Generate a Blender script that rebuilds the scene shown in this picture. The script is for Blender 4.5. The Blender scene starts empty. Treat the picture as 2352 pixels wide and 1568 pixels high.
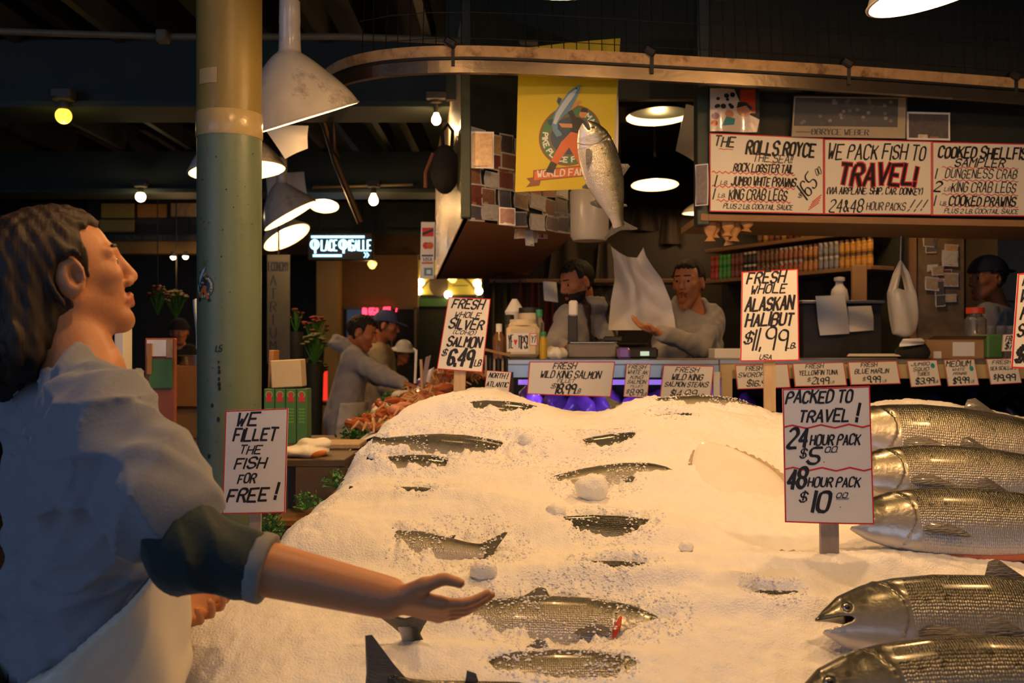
import bpy, math, random
import numpy as np
from mathutils import Vector, Matrix, noise as mnoise

random.seed(7); np.random.seed(7)
SC = bpy.context.scene
COL = SC.collection
F_PX = 2352 * 35.0 / 36.0
CAM_Z, HOR = 1.5, 800.0
# ------------------------------------------------------------------ camera
cam_d = bpy.data.cameras.new('camera'); cam = bpy.data.objects.new('camera', cam_d); COL.objects.link(cam)
cam.location = (0, 0, CAM_Z); cam.rotation_euler = (math.pi / 2, 0, 0)
cam_d.lens = 35; cam_d.sensor_width = 36; cam_d.shift_y = (HOR - 784) / 2352.0
cam_d.clip_start = 0.05; cam_d.clip_end = 100
cam_d.dof.use_dof = True; cam_d.dof.focus_distance = 2.75; cam_d.dof.aperture_fstop = 4.8
SC.camera = cam
# ------------------------------------------------------------------ world, daylight, exposure
w = bpy.data.worlds.new('world'); SC.world = w; w.use_nodes = True
bg = w.node_tree.nodes['Background']; bg.inputs[0].default_value = (0.42, 0.62, 1.0, 1); bg.inputs[1].default_value = 0.016
def area(name, loc, target, size, energy, color):
    l = bpy.data.lights.new(name, 'AREA'); l.shape = 'RECTANGLE'; l.size, l.size_y = size; l.energy = energy; l.color = color
    o = bpy.data.objects.new(name, l); COL.objects.link(o); o.location = loc
    o.rotation_euler = (Vector(target) - Vector(loc)).to_track_quat('-Z', 'Y').to_euler(); return o
area('street_daylight', (-5.5, -2.2, 2.3), (-0.5, 2.2, 1.1), (4.5, 2.6), 62, (0.42, 0.60, 1.0))
area('entrance_daylight', (0.6, -4.5, 2.0), (0.5, 3.0, 1.2), (4.0, 2.2), 42, (0.60, 0.74, 1.0))
SC.view_settings.view_transform = 'Standard'; SC.view_settings.look = 'None'
SC.view_settings.gamma = 1.0; SC.view_settings.use_curve_mapping = False
SC.view_settings.exposure = 0.0
SC.cycles.use_denoising = True; SC.cycles.max_bounces = 7; SC.cycles.diffuse_bounces = 3; SC.cycles.glossy_bounces = 3
SC.cycles.caustics_reflective = False; SC.cycles.caustics_refractive = False; SC.cycles.sample_clamp_indirect = 4.0
WARM = (1.0, 0.55, 0.215)

# ------------------------------------------------------------------ helpers
def P(px, py, Y):
    return Vector(((px - 1176) / F_PX * Y, Y, CAM_Z - (py - HOR) / F_PX * Y))
def S(px, Y):
    return px / F_PX * Y
def tag(o, label=None, cat=None, group=None, kind=None):
    if label: o['label'] = label
    if cat: o['category'] = cat
    if group: o['group'] = group
    if kind: o['kind'] = kind
    return o
def empty(name, loc=(0, 0, 0), rot=(0, 0, 0), label=None, cat=None, group=None):
    o = bpy.data.objects.new(name, None); COL.objects.link(o); o.location = loc; o.rotation_euler = rot
    o.empty_display_size = 0.05
    return tag(o, label, cat, group)
def copy_tree(o, parent=None):
    c = o.copy(); COL.objects.link(c); c.parent = parent
    for ch in list(o.children): copy_tree(ch, c)
    return c
MATS = {}
def mat(name, color, rough=0.6, metal=0.0, var=0.12, vscale=12.0, bump=0.1, bscale=60.0, emit=None, estr=0.0, alpha=1.0,
        trans=0.0, attr=False, coat=0.0, stretch=None, ior=1.45, sheen=0.0):
    if name in MATS: return MATS[name]
    m = bpy.data.materials.new(name); m.use_nodes = True; nt = m.node_tree; b = nt.nodes['Principled BSDF']
    b.inputs['Roughness'].default_value = rough; b.inputs['Metallic'].default_value = metal; b.inputs['IOR'].default_value = ior
    b.inputs['Transmission Weight'].default_value = trans; b.inputs['Alpha'].default_value = alpha
    b.inputs['Coat Weight'].default_value = coat; b.inputs['Sheen Weight'].default_value = sheen
    tc = nt.nodes.new('ShaderNodeTexCoord'); src = tc.outputs['Object']
    if stretch:
        mp = nt.nodes.new('ShaderNodeMapping'); mp.inputs['Scale'].default_value = stretch
        nt.links.new(src, mp.inputs[0]); src = mp.outputs[0]
    n1 = nt.nodes.new('ShaderNodeTexNoise'); n1.inputs['Scale'].default_value = vscale; n1.inputs['Detail'].default_value = 4
    nt.links.new(src, n1.inputs['Vector'])
    mx = nt.nodes.new('ShaderNodeMix'); mx.data_type = 'RGBA'
    c = np.array(color)
    mx.inputs['A'].default_value = (*(c * (1 - var)), 1); mx.inputs['B'].default_value = (*np.minimum(c * (1 + var), 1), 1)
    nt.links.new(n1.outputs['Fac'], mx.inputs['Factor'])
    out = mx.outputs['Result']
    if attr:
        at = nt.nodes.new('ShaderNodeAttribute'); at.attribute_name = 'tint'
        m2 = nt.nodes.new('ShaderNodeMix'); m2.data_type = 'RGBA'; m2.blend_type = 'MULTIPLY'; m2.inputs['Factor'].default_value = 1
        nt.links.new(out, m2.inputs['A']); nt.links.new(at.outputs['Color'], m2.inputs['B']); out = m2.outputs['Result']
    nt.links.new(out, b.inputs['Base Color'])
    if bump:
        n2 = nt.nodes.new('ShaderNodeTexNoise'); n2.inputs['Scale'].default_value = bscale; n2.inputs['Detail'].default_value = 3
        nt.links.new(src, n2.inputs['Vector'])
        bp = nt.nodes.new('ShaderNodeBump'); bp.inputs['Strength'].default_value = bump; bp.inputs['Distance'].default_value = 0.01
        nt.links.new(n2.outputs['Fac'], bp.inputs['Height']); nt.links.new(bp.outputs[0], b.inputs['Normal'])
    if emit:
        b.inputs['Emission Color'].default_value = (*emit, 1); b.inputs['Emission Strength'].default_value = estr
    MATS[name] = m
    return m

def link_mesh(name, me, mats, parent=None, loc=(0, 0, 0), smooth=True):
    for m in (mats if isinstance(mats, (list, tuple)) else [mats]): me.materials.append(m)
    if smooth: me.polygons.foreach_set('use_smooth', [True] * len(me.polygons))
    o = bpy.data.objects.new(name, me); COL.objects.link(o); o.location = loc
    if parent: o.parent = parent
    return o

class MB:
    """collects shapes, then links them as one mesh"""
    def __init__(s): s.v = []; s.f = []; s.m = []
    def add(s, vs, fs, mi=0):
        b = len(s.v); s.v += [tuple(v) for v in vs]; s.f += [tuple(i + b for i in f) for f in fs]; s.m += [mi] * len(fs); return s
    def box(s, c, d, mi=0, rot=None, bev=0.0):
        x, y, z = d[0] / 2, d[1] / 2, d[2] / 2
        e = min(bev, x * .9, y * .9, z * .9)
        R = rot if rot is not None else Matrix.Identity(3); c = Vector(c)
        if e <= 0:
            vs = [(sx * x, sy * y, sz * z) for sx in (-1, 1) for sy in (-1, 1) for sz in (-1, 1)]
            fs = [(0, 1, 3, 2), (4, 6, 7, 5), (0, 4, 5, 1), (2, 3, 7, 6), (0, 2, 6, 4), (1, 5, 7, 3)]
        else:
            vs = []; idx = {}
            for sx in (-1, 1):
                for sy in (-1, 1):
                    for sz in (-1, 1):
                        for k in range(3):
                            q = [sx * (x - e), sy * (y - e), sz * (z - e)]; q[k] = (sx * x, sy * y, sz * z)[k]
                            idx[(sx, sy, sz, k)] = len(vs); vs.append(q)
            fs = []
            for k in range(3):
                a, b = [(1, 2), (2, 0), (0, 1)][k]
                for sg in (-1, 1):
                    r = []
                    for (p, q) in ((-1, -1), (1, -1), (1, 1), (-1, 1)):
                        t = [0, 0, 0]; t[k] = sg; t[a] = p; t[b] = q; r.append(idx[(*t, k)])
                    fs.append(tuple(r if sg > 0 else r[::-1]))
            for k in range(3):
                a, b = [(1, 2), (2, 0), (0, 1)][k]
                for sa in (-1, 1):
                    for sb in (-1, 1):
                        t0 = [0, 0, 0]; t0[a] = sa; t0[b] = sb; t1 = list(t0); t0[k] = -1; t1[k] = 1
                        r = [idx[(*t0, a)], idx[(*t1, a)], idx[(*t1, b)], idx[(*t0, b)]]
                        fs.append(tuple(r if sa * sb < 0 else r[::-1]))
            for sx in (-1, 1):
                for sy in (-1, 1):
                    for sz in (-1, 1):
                        r = [idx[(sx, sy, sz, k)] for k in range(3)]; fs.append(tuple(r if sx * sy * sz > 0 else r[::-1]))
        return s.add([c + R @ Vector(v) for v in vs], fs, mi)
    def tube(s, pts, r, n=10, mi=0, cap=True):
        pts = [Vector(p) for p in pts]; k = len(pts); rs = r if isinstance(r, (list, tuple)) else [r] * k
        vs = []; ref = None
        for i, p in enumerate(pts):
            t = (pts[min(i + 1, k - 1)] - pts[max(i - 1, 0)]).normalized()
            if ref is None: ref = Vector((0, 0, 1)) if abs(t.z) < 0.9 else Vector((1, 0, 0))
            u = (ref - t * ref.dot(t)).normalized(); ref = u; vv = t.cross(u)
            for j in range(n):
                a = 2 * math.pi * j / n; vs.append(p + (u * math.cos(a) + vv * math.sin(a)) * rs[i])
        fs = [(i * n + j, i * n + (j + 1) % n, (i + 1) * n + (j + 1) % n, (i + 1) * n + j) for i in range(k - 1) for j in range(n)]
        if cap: fs += [tuple(range(n))[::-1], tuple((k - 1) * n + j for j in range(n))]
        return s.add(vs, fs, mi)
    def lathe(s, prof, n=32, c=(0, 0, 0), mi=0, cap=False, R=None, mis=None):
        c = Vector(c); R = R or Matrix.Identity(3)
        vs = [c + R @ Vector((r * math.cos(2 * math.pi * j / n), r * math.sin(2 * math.pi * j / n), z)) for r, z in prof for j in range(n)]
        for i in range(len(prof) - 1):
            pass
        b = len(s.v); s.v += [tuple(v) for v in vs]
        for i in range(len(prof) - 1):
            for j in range(n):
                s.f.append((b + i * n + j, b + i * n + (j + 1) % n, b + (i + 1) * n + (j + 1) % n, b + (i + 1) * n + j)); s.m.append(mis[i] if mis else mi)
        if cap:
            s.f.append(tuple(b + j for j in range(n))[::-1]); s.m.append(mis[0] if mis else mi)
            s.f.append(tuple(b + (len(prof) - 1) * n + j for j in range(n))); s.m.append(mis[-1] if mis else mi)
        return s
    def grid(s, fn, nu, nv, mi=0, thick=None):
        vs = [fn(i / nu, j / nv) for j in range(nv + 1) for i in range(nu + 1)]
        fs = [(j * (nu + 1) + i, j * (nu + 1) + i + 1, (j + 1) * (nu + 1) + i + 1, (j + 1) * (nu + 1) + i) for j in range(nv) for i in range(nu)]
        s.add(vs, fs, mi)
        if thick is not None:
            t = Vector(thick); k = (nu + 1) * (nv + 1)
            s.add([Vector(v) + t for v in vs], [f[::-1] for f in fs], mi)
            b = len(s.v) - 2 * k
            rim = [i for i in range(nu + 1)] + [(j + 1) * (nu + 1) + nu for j in range(nv)] + [nv * (nu + 1) + i for i in range(nu - 1, -1, -1)] + [j * (nu + 1) for j in range(nv - 1, -1, -1)]
            for a, c in zip(rim, rim[1:]): s.f.append((b + c, b + a, b + a + k, b + c + k)); s.m.append(mi)
        return s
    def prism(s, poly, dz, R=None, c=(0, 0, 0), mi=0):
        R = R or Matrix.Identity(3); c = Vector(c); n = len(poly)
        vs = [c + R @ Vector((x, y, z)) for z in (0, dz) for x, y in poly]
        return s.add(vs, [tuple(range(n))[::-1], tuple(range(n, 2 * n))] + [(i, (i + 1) % n, n + (i + 1) % n, n + i) for i in range(n)], mi)
    def build(s, name, mats, parent=None, loc=(0, 0, 0), smooth=False, off=None):
        me = bpy.data.meshes.new(name)
        v = s.v if off is None else [tuple(Vector(q) - Vector(off)) for q in s.v]
        me.from_pydata(v, [], s.f)
        o = link_mesh(name, me, mats, parent, loc, smooth)
        me.polygons.foreach_set('material_index', s.m)
        if smooth:
            try: me.set_sharp_from_angle(angle=math.radians(40))
            except Exception: pass
        me.update(); return o
def Rz(a): return Matrix.Rotation(a, 3, 'Z')
def Rx(a): return Matrix.Rotation(a, 3, 'X')
def Ry(a): return Matrix.Rotation(a, 3, 'Y')
def struct(o): o['kind'] = 'structure'; return o

# ------------------------------------------------------------------ implicit surfaces (organic shapes)
def sdf_mesh(f, lo, hi, h):
    lo = np.array(lo, float); hi = np.array(hi, float); B = 8
    nb = np.maximum(np.ceil((hi - lo) / h / B).astype(int), 1); n = nb * B
    V = np.full(n, 1.0, np.float32)
    bi = np.stack(np.meshgrid(*[np.arange(k) for k in nb], indexing='ij'), -1).reshape(-1, 3)
    cen = lo + (bi * B + (B - 1) / 2) * h
    d = f(cen); act = np.abs(d) < h * B * 1.25
    for k in np.nonzero(~act & (d < 0))[0]:
        a = bi[k] * B; V[a[0]:a[0] + B, a[1]:a[1] + B, a[2]:a[2] + B] = -1
    ab = bi[act]
    loc = np.stack(np.meshgrid(*[np.arange(B)] * 3, indexing='ij'), -1).reshape(-1, 3)
    for s in range(0, len(ab), 1500):
        idx = (ab[s:s + 1500, None, :] * B + loc[None]).reshape(-1, 3)
        V[idx[:, 0], idx[:, 1], idx[:, 2]] = f(lo + idx * h)
    ins = V < 0
    c = [ins[i:n[0] - 1 + i, j:n[1] - 1 + j, k:n[2] - 1 + k] for i in (0, 1) for j in (0, 1) for k in (0, 1)]
    cnt = sum(x.astype(np.int8) for x in c); mixed = (cnt > 0) & (cnt < 8)
    cells = np.argwhere(mixed); cid = np.full(mixed.shape, -1, np.int64); cid[mixed] = np.arange(len(cells))
    acc = np.zeros((len(cells), 3)); num = np.zeros(len(cells))
    off = [(0, 0, 0), (0, 0, 1), (0, 1, 0), (0, 1, 1), (1, 0, 0), (1, 0, 1), (1, 1, 0), (1, 1, 1)]
    vals = [V[cells[:, 0] + o[0], cells[:, 1] + o[1], cells[:, 2] + o[2]] for o in off]
    for a in range(8):
        for b in range(a + 1, 8):
            if sum(abs(off[a][k] - off[b][k]) for k in range(3)) != 1: continue
            x = (vals[a] < 0) != (vals[b] < 0); t = vals[a] / (vals[a] - vals[b] + 1e-12)
            p = np.array(off[a]) + t[:, None] * (np.array(off[b]) - np.array(off[a]))
            acc[x] += p[x]; num[x] += 1
    verts = lo + (cells + acc / num[:, None]) * h
    quads = []
    for ax in range(3):
        u, v = [(1, 2), (2, 0), (0, 1)][ax]
        sl0 = [slice(None)] * 3; sl1 = [slice(None)] * 3; sl0[ax] = slice(0, -1); sl1[ax] = slice(1, None)
        A, C = ins[tuple(sl0)], ins[tuple(sl1)]
        e = np.argwhere(A != C)
        e = e[(e[:, u] > 0) & (e[:, v] > 0) & (e[:, u] < n[u] - 1) & (e[:, v] < n[v] - 1)]
        flip = ~A[e[:, 0], e[:, 1], e[:, 2]]
        def g(du, dv):
            q = e.copy(); q[:, u] -= du; q[:, v] -= dv; return cid[q[:, 0], q[:, 1], q[:, 2]]
        q = np.stack([g(1, 1), g(0, 1), g(0, 0), g(1, 0)], 1); q[flip] = q[flip][:, ::-1]
        quads.append(q)
    return verts, np.concatenate(quads)
def np_obj(name, verts, quads, m, parent=None, loc=(0, 0, 0), tint=None, smooth=True, attrs=None):
    me = bpy.data.meshes.new(name); nv, nf = len(verts), len(quads); k = quads.shape[1]
    me.vertices.add(nv); me.vertices.foreach_set('co', (verts - np.array(loc)).astype(np.float32).ravel())
    me.loops.add(nf * k); me.loops.foreach_set('vertex_index', quads.astype(np.int32).ravel())
    me.polygons.add(nf); me.polygons.foreach_set('loop_start', np.arange(0, nf * k, k, dtype=np.int32))
    me.update(calc_edges=True); me.validate()
    if tint is not None:
        a = me.attributes.new('tint', 'FLOAT_COLOR', 'POINT'); a.data.foreach_set('color', np.c_[tint, np.ones(nv)].astype(np.float32).ravel())
    for nm, vals in (attrs or {}).items():
        a = me.attributes.new(nm, 'FLOAT_VECTOR', 'POINT'); a.data.foreach_set('vector', vals.astype(np.float32).ravel())
    o = link_mesh(name, me, m, parent, (0, 0, 0) if parent else loc, smooth)
    return o
def rcone(p, a, b, ra, rb):
    a = np.asarray(a, float); b = np.asarray(b, float); ab = b - a; t = np.clip(((p - a) @ ab) / max(ab @ ab, 1e-9), 0, 1)
    return np.linalg.norm(p - a - t[:, None] * ab, axis=1) - (ra + t * (rb - ra))
def ell(p, c, r, R=None):
    q = p - np.asarray(c, float)
    if R is not None: q = q @ R
    r = np.asarray(r, float); k0 = np.linalg.norm(q / r, axis=1); k1 = np.linalg.norm(q / r ** 2, axis=1) + 1e-9
    return k0 * (k0 - 1) / k1
def smin(a, b, k):
    h = np.clip(0.5 + 0.5 * (b - a) / k, 0, 1); return b + (a - b) * h - k * h * (1 - h)
def smax(a, b, k): return -smin(-a, -b, k)
def frame(fwd, up=(0, 0, 1)):
    f = np.array(fwd, float); f /= np.linalg.norm(f); u = np.array(up, float); l = np.cross(u, f); l /= np.linalg.norm(l)
    return np.stack([f, l, np.cross(f, l)], 1)

# ------------------------------------------------------------------ hand lettering
GLY = {'A': '002640 1232', 'B': '00063645443303 3342413000', 'C': '4536160501103041', 'D': '00062645412000', 'E': '46060040 0333', 'F': '460600 0333',
 'G': '45361605011030414323', 'H': '0006 4046 0343', 'I': '1016', 'J': '4641301001', 'K': '0006 4602 1440', 'L': '060040', 'M': '0006234640',
 'N': '00064046', 'O': '100105163645413010', 'P': '00063645443303', 'Q': '100105163645413010 2240', 'R': '00063645443303 2340',
 'S': '45361605041333424130100 1'.replace(' ', ''), 'T': '2026 0646', 'U': '060110304146', 'V': '062046', 'W': '0610233046', 'X': '0046 0640',
 'Y': '062346 2320', 'Z': '06460040', '0': '100105163645413010', '1': '1016', '2': '0516364544010040', '3': '05163645443313 3342413010 01'.replace(' 01', '01'),
 '4': '36023242 3630'.replace('36023242 3630', '3602 0242 3630'), '5': '460603334241301001', '6': '45361605011030414233130 2'.replace(' ', ''),
 '7': '064610', '8': '13040516364544331302011030414233', '9': '443313040516364540', '!': '1612 1011', '.': '1011', ',': '1100', ':': '1011 1314',
 '$': '45361605041333424130100 1 2127'.replace('0 1 ', '01 '), '(': '26151120', ')': '06151100', '&': '400516252402011020 2042'.replace(' 2042', '42'),
 "'": '1614', '*': '200304152435443320'.replace('24', '24'), '@': '100105163645413010 3424153 2'.replace(' 3424153 2', ' 34241334'), '-': '0343',
 '#': '1016 3036 0242 0444', '>': '063300 164310', '+': '1115 0333', 'n': '0004 021434 3430'.replace('021434 3430', '03143430'), 'g': '3414030110313 4'.replace(' ', '') + '3414', 'i': '1014 1516'}
GLY['g'] = '34140301103134 34301000'
CURVY = set('BCDGJOPQRSU0235689&@*ng')
def chaikin(p, n=2):
    for _ in range(n):
        q = [p[0]]
        for a, b in zip(p, p[1:]):
            q.append((a[0] * .75 + b[0] * .25, a[1] * .75 + b[1] * .25)); q.append((a[0] * .25 + b[0] * .75, a[1] * .25 + b[1] * .75))
        q.append(p[-1]); p = q
    return p
def text_paths(text, rng, jit=0.12, gap=1.5, slant=0.22):
    """polylines of a line of lettering, in units of 6 per capital height"""
    x = 0.0; out = []
    for ch in text:
        if ch == ' ': x += 2.6; continue
        g = GLY.get(ch, GLY.get(ch.upper(), '1016')); mxx = max(int(c) for s in g.split() for c in s[0::2]); mnx = min(int(c) for s in g.split() for c in s[0::2])
        dy = rng.uniform(-jit, jit) * 2; sc = 1 + rng.uniform(-jit, jit) * .6
        for s in g.split():
            p = [((int(s[i]) - mnx) * sc + rng.uniform(-jit, jit), int(s[i + 1]) * sc + dy + rng.uniform(-jit, jit)) for i in range(0, len(s) - 1, 2)]
            if ch in CURVY: p = chaikin(p, 2)
            out.append([(x + a + slant * b, b) for a, b in p])
        x += (mxx - mnx) * sc + gap
    return out, x - gap
class Flat:
    """flat artwork in (u, v), mapped into place on its surface; each layer is raised a hair above the last"""
    def __init__(s): s.p = []
    def poly(s, pts, mi, layer=1): s.p.append((list(pts), mi, layer)); return s
    def rect(s, x0, y0, x1, y1, mi, layer=1, n=1):
        for i in range(n):
            a, b = x0 + (x1 - x0) * i / n, x0 + (x1 - x0) * (i + 1) / n; s.poly([(a, y0), (b, y0), (b, y1), (a, y1)], mi, layer)
        return s
    def disc(s, c, r, mi, layer=1, n=28, ry=None):
        return s.poly([(c[0] + r * math.cos(2 * math.pi * i / n), c[1] + (ry or r) * math.sin(2 * math.pi * i / n)) for i in range(n)], mi, layer)
    def ring(s, c, r0, r1, mi, layer=1, n=40):
        for i in range(n):
            a, b = 2 * math.pi * i / n, 2 * math.pi * (i + 1) / n
            s.poly([(c[0] + r * math.cos(t), c[1] + r * math.sin(t)) for r, t in ((r0, a), (r1, a), (r1, b), (r0, b))], mi, layer)
        return s
    def stroke(s, path, w, mi, layer=2, pen=None, wmin=0.35):
        for k, (a, b) in enumerate(zip(path, path[1:])):
            dx, dy = b[0] - a[0], b[1] - a[1]; L = math.hypot(dx, dy)
            if L < 1e-7: continue
            ww = w if pen is None else w * (wmin + (1 - wmin) * abs(math.sin(math.atan2(dy, dx) - pen)))
            nx, ny = -dy / L * ww / 2, dx / L * ww / 2; ex, ey = dx / L * ww * .3, dy / L * ww * .3
            s.poly([(a[0] - ex + nx, a[1] - ey + ny), (a[0] - ex - nx, a[1] - ey - ny), (b[0] + ex - nx, b[1] + ey - ny), (b[0] + ex + nx, b[1] + ey + ny)], mi, layer + 0.05 * (k % 3))
        return s
    def text(s, t, cx, cy, hgt, width, mi, wt=0.13, layer=2, seed=0, pen=0.6, slant=0.30, jit=0.14, f=None, wmin=.45):
        ps, tw = text_paths(t, random.Random(hash_s(t) + seed), jit=jit, slant=slant); ys = hgt / 6; xs = (width / tw) if width and tw > 1.5 else ys * .8
        for p in ps:
            q = [(cx + (a - tw / 2 - slant * 3) * xs, cy + (b - 3) * ys) for a, b in p]
            if f: q = [f(*z) for z in q]
            s.stroke(q, wt * hgt, mi, layer, pen, wmin)
        return s
    def wave(s, x0, x1, y, amp, n, w, mi, layer=2):
        return s.stroke([(x0 + (x1 - x0) * i / (n * 4), y + amp * math.sin(i * math.pi / 2)) for i in range(n * 4 + 1)], w, mi, layer)
    def into(s, mb, fm, sw=None):
        if sw:   # cut wide pieces into upright strips so that they follow a curved surface
            def clip(p, x, sg):
                o = []
                for a, b in zip(p, p[1:] + p[:1]):
                    ia, ib = sg * (a[0] - x) <= 1e-9, sg * (b[0] - x) <= 1e-9
                    if ia: o.append(a)
                    if ia != ib and abs(b[0] - a[0]) > 1e-9: t = (x - a[0]) / (b[0] - a[0]); o.append((x, a[1] + t * (b[1] - a[1])))
                return o
            q = []
            for pts, mi, layer in s.p:
                x0, x1 = min(a for a, _ in pts), max(a for a, _ in pts); n = max(1, math.ceil((x1 - x0) / sw))
                for i in range(n):
                    r = clip(pts, x0 + (x1 - x0) * (i + 1) / n, 1) if n > 1 else pts
                    r = clip(r, x0 + (x1 - x0) * i / n, -1) if n > 1 and r else r
                    if len(r) > 2: q.append((r, mi, layer))
            s.p = q
        for pts, mi, layer in s.p: mb.add([fm(u, v, layer) for u, v in pts], [tuple(range(len(pts)))], mi)
        return mb
def hash_s(t): return sum((i + 1) * ord(c) for i, c in enumerate(t))
# ------------------------------------------------------------------ materials
m_floor = mat('wet concrete', (.05, .045, .04), .35, var=.3, vscale=4)
m_ceil = mat('dark green ceiling paint', (.030, .040, .030), .7, var=.25, vscale=3)
m_beam = mat('green beam paint', (.026, .038, .030), .6, var=.2, vscale=5)
m_joist = mat('joist timber', (.035, .032, .022), .7, var=.3, vscale=8)
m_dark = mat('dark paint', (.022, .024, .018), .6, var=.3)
m_greenwall = mat('dark green panel', (.032, .045, .034), .55, var=.2, vscale=6)
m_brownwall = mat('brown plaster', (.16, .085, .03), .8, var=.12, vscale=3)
m_tanpost = mat('tan painted post', (.30, .20, .07), .7, var=.12, vscale=4)
m_soffit = mat('brown soffit board', (.36, .18, .10), .6, var=.15, vscale=5)
m_pipe = mat('painted conduit', (.16, .13, .07), .5, var=.2)
m_steel = mat('brushed steel', (.52, .50, .47), .32, 1.0, var=.1, vscale=30, bump=.05, stretch=(1, 30, 30))
m_bsteel = mat('blue tinged steel', (.40, .50, .58), .35, .9, var=.1, vscale=20, bump=.04)
m_rusty = mat('worn tan metal', (.60, .38, .18), .42, .25, var=.35, vscale=25, bump=.15, bscale=40)
m_black = mat('black rubber', (.012, .012, .012), .5)
m_colgreen = mat('column green paint', (.135, .185, .120), .38, var=.14, vscale=5, bump=.12, bscale=35)
m_colochre = mat('column ochre tone', (.26, .19, .05), .42, var=.22, vscale=7, bump=.14, bscale=35)  # ochre above the tape, with the lamp's yellow put into the colour
m_tape = mat('masking tape', (.45, .34, .16), .25, var=.2, vscale=20, bump=.1)
m_enamel = mat('chipped white enamel', (.68, .64, .58), .22, var=.24, vscale=9, bump=.06, bscale=30, coat=.3)
m_enamelin = mat('enamel inside', (.90, .86, .78), .5, var=.02, bump=0)
m_enameldk = mat('dark green enamel', (.018, .022, .016), .2, var=.1, coat=.3)
m_bulb = mat('lit warm bulb', (1, .9, .7), .4, var=0, bump=0, emit=(1, .70, .36), estr=14)
m_bulby = mat('lit yellow bulb', (1, .8, .2), .4, var=0, bump=0, emit=(1, .62, .05), estr=2.0)
m_sock = mat('bulb socket', (.10, .09, .07), .4)
m_paper = mat('sign card', (.80, .78, .76), .42, var=.03, vscale=6, bump=.03)
m_papery = mat('warm sign card', (.80, .76, .66), .45, var=.03, vscale=6, bump=.03)
m_ink = mat('black marker', (.012, .012, .016), .5, var=.05, bump=0)
m_red = mat('red marker', (.62, .03, .04), .5, var=.1, bump=0)
m_teal = mat('teal marker', (.02, .30, .34), .5, bump=0)
m_wood = mat('raw pine stake', (.46, .33, .20), .7, var=.25, vscale=10, bump=.2, stretch=(6, 6, 1))
m_greywood = mat('weathered stake', (.34, .28, .23), .75, var=.35, vscale=14, bump=.3, stretch=(6, 6, 1))
m_shelf = mat('shelf board', (.30, .17, .08), .6, var=.25, vscale=6, stretch=(1, 8, 8))
m_white = mat('white plastic', (.74, .72, .70), .4, var=.04)
m_bag = mat('thin plastic bag', (.72, .68, .62), .3, var=.08, trans=.25, bump=.25, bscale=18)
m_clear = mat('clear plastic', (.9, .9, .9), .08, var=0, trans=.9, bump=.05, ior=1.2)
m_card = mat('brown cardboard', (.36, .21, .10), .75, var=.12, vscale=8)
m_crate = mat('wooden crate board', (.38, .18, .06), .65, var=.3, vscale=7, stretch=(1, 1, 10))
m_cab = mat('brown cabinet', (.10, .065, .035), .6, var=.2, vscale=5)
m_green = mat('green carton', (.06, .17, .05), .5, var=.12)
m_leaf = mat('green leaf', (.05, .19, .03), .5, var=.4, vscale=20)
m_skin = mat('skin', (.52, .225, .10), .48, var=.06, vscale=20, bump=.08, bscale=140, attr=True)
m_hair = mat('dark brown hair', (.020, .010, .006), .62, var=.6, vscale=60, bump=.4, bscale=90, stretch=(1, 1, .12))
m_hairbl = mat('black hair', (.010, .007, .005), .7, var=.4, vscale=60, bump=.3, bscale=90)
m_eyew = mat('eye white', (.75, .72, .68), .15, var=0, bump=0)
m_iris = mat('dark iris', (.03, .018, .010), .1, var=0, bump=0)
m_teeth = mat('teeth', (.75, .70, .60), .3, bump=0)
m_ltshirt = mat('grey blue shirt cotton', (.205, .225, .275), .9, var=.07, vscale=7, bump=.12, bscale=180, sheen=.2)
m_dksleeve = mat('dark green undersleeve', (.008, .022, .024), .85, var=.25, vscale=9, bump=.2, bscale=120, sheen=.1)
m_cuff = mat('grey cuff', (.22, .22, .22), .9)
m_apron = mat('white rubber apron', (.62, .57, .48), .42, var=.08, vscale=5, bump=.1, bscale=20)
m_hoody = mat('grey hoodie fleece', (.34, .32, .31), .95, var=.08, vscale=7, bump=.12, bscale=160, sheen=.3)
m_hoodyw = mat('light grey hoodie fleece', (.42, .39, .36), .95, var=.08, vscale=7, bump=.12, bscale=160, sheen=.3)
m_coat = mat('beige raincoat', (.45, .36, .20), .8, var=.1, vscale=5)
m_blackcl = mat('black cloth', (.010, .010, .011), .9)
m_navy = mat('navy cloth', (.010, .018, .045), .85)
m_bluecap = mat('blue cap cloth', (.035, .055, .16), .85)
m_trous = mat('dark trousers', (.10, .10, .10), .9)
m_jean = mat('grey work trousers', (.30, .29, .28), .9)
m_strap = mat('dark brown strap', (.04, .02, .012), .6)

def grime(m, lo, hi, color, scale=6.0, detail=9):
    nt = m.node_tree; b = nt.nodes['Principled BSDF']; src = b.inputs['Base Color'].links[0].from_socket
    tc = nt.nodes.new('ShaderNodeTexCoord'); n = nt.nodes.new('ShaderNodeTexNoise'); n.inputs['Scale'].default_value = scale; n.inputs['Detail'].default_value = detail; n.inputs['Roughness'].default_value = .72
    nt.links.new(tc.outputs['Object'], n.inputs['Vector']); r = nt.nodes.new('ShaderNodeMapRange'); r.inputs[1].default_value = lo; r.inputs[2].default_value = hi; nt.links.new(n.outputs['Fac'], r.inputs[0])
    x = nt.nodes.new('ShaderNodeMix'); x.data_type = 'RGBA'; x.inputs['B'].default_value = (*color, 1); nt.links.new(r.outputs[0], x.inputs['Factor']); nt.links.new(src, x.inputs['A']); nt.links.new(x.outputs['Result'], b.inputs['Base Color'])
grime(m_enamel, .55, .72, (.20, .15, .10), 7); grime(m_colochre, .60, .74, (.10, .06, .02), 9); grime(m_colgreen, .62, .74, (.07, .075, .04), 9); grime(m_rusty, .52, .70, (.16, .07, .03), 11)
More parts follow.
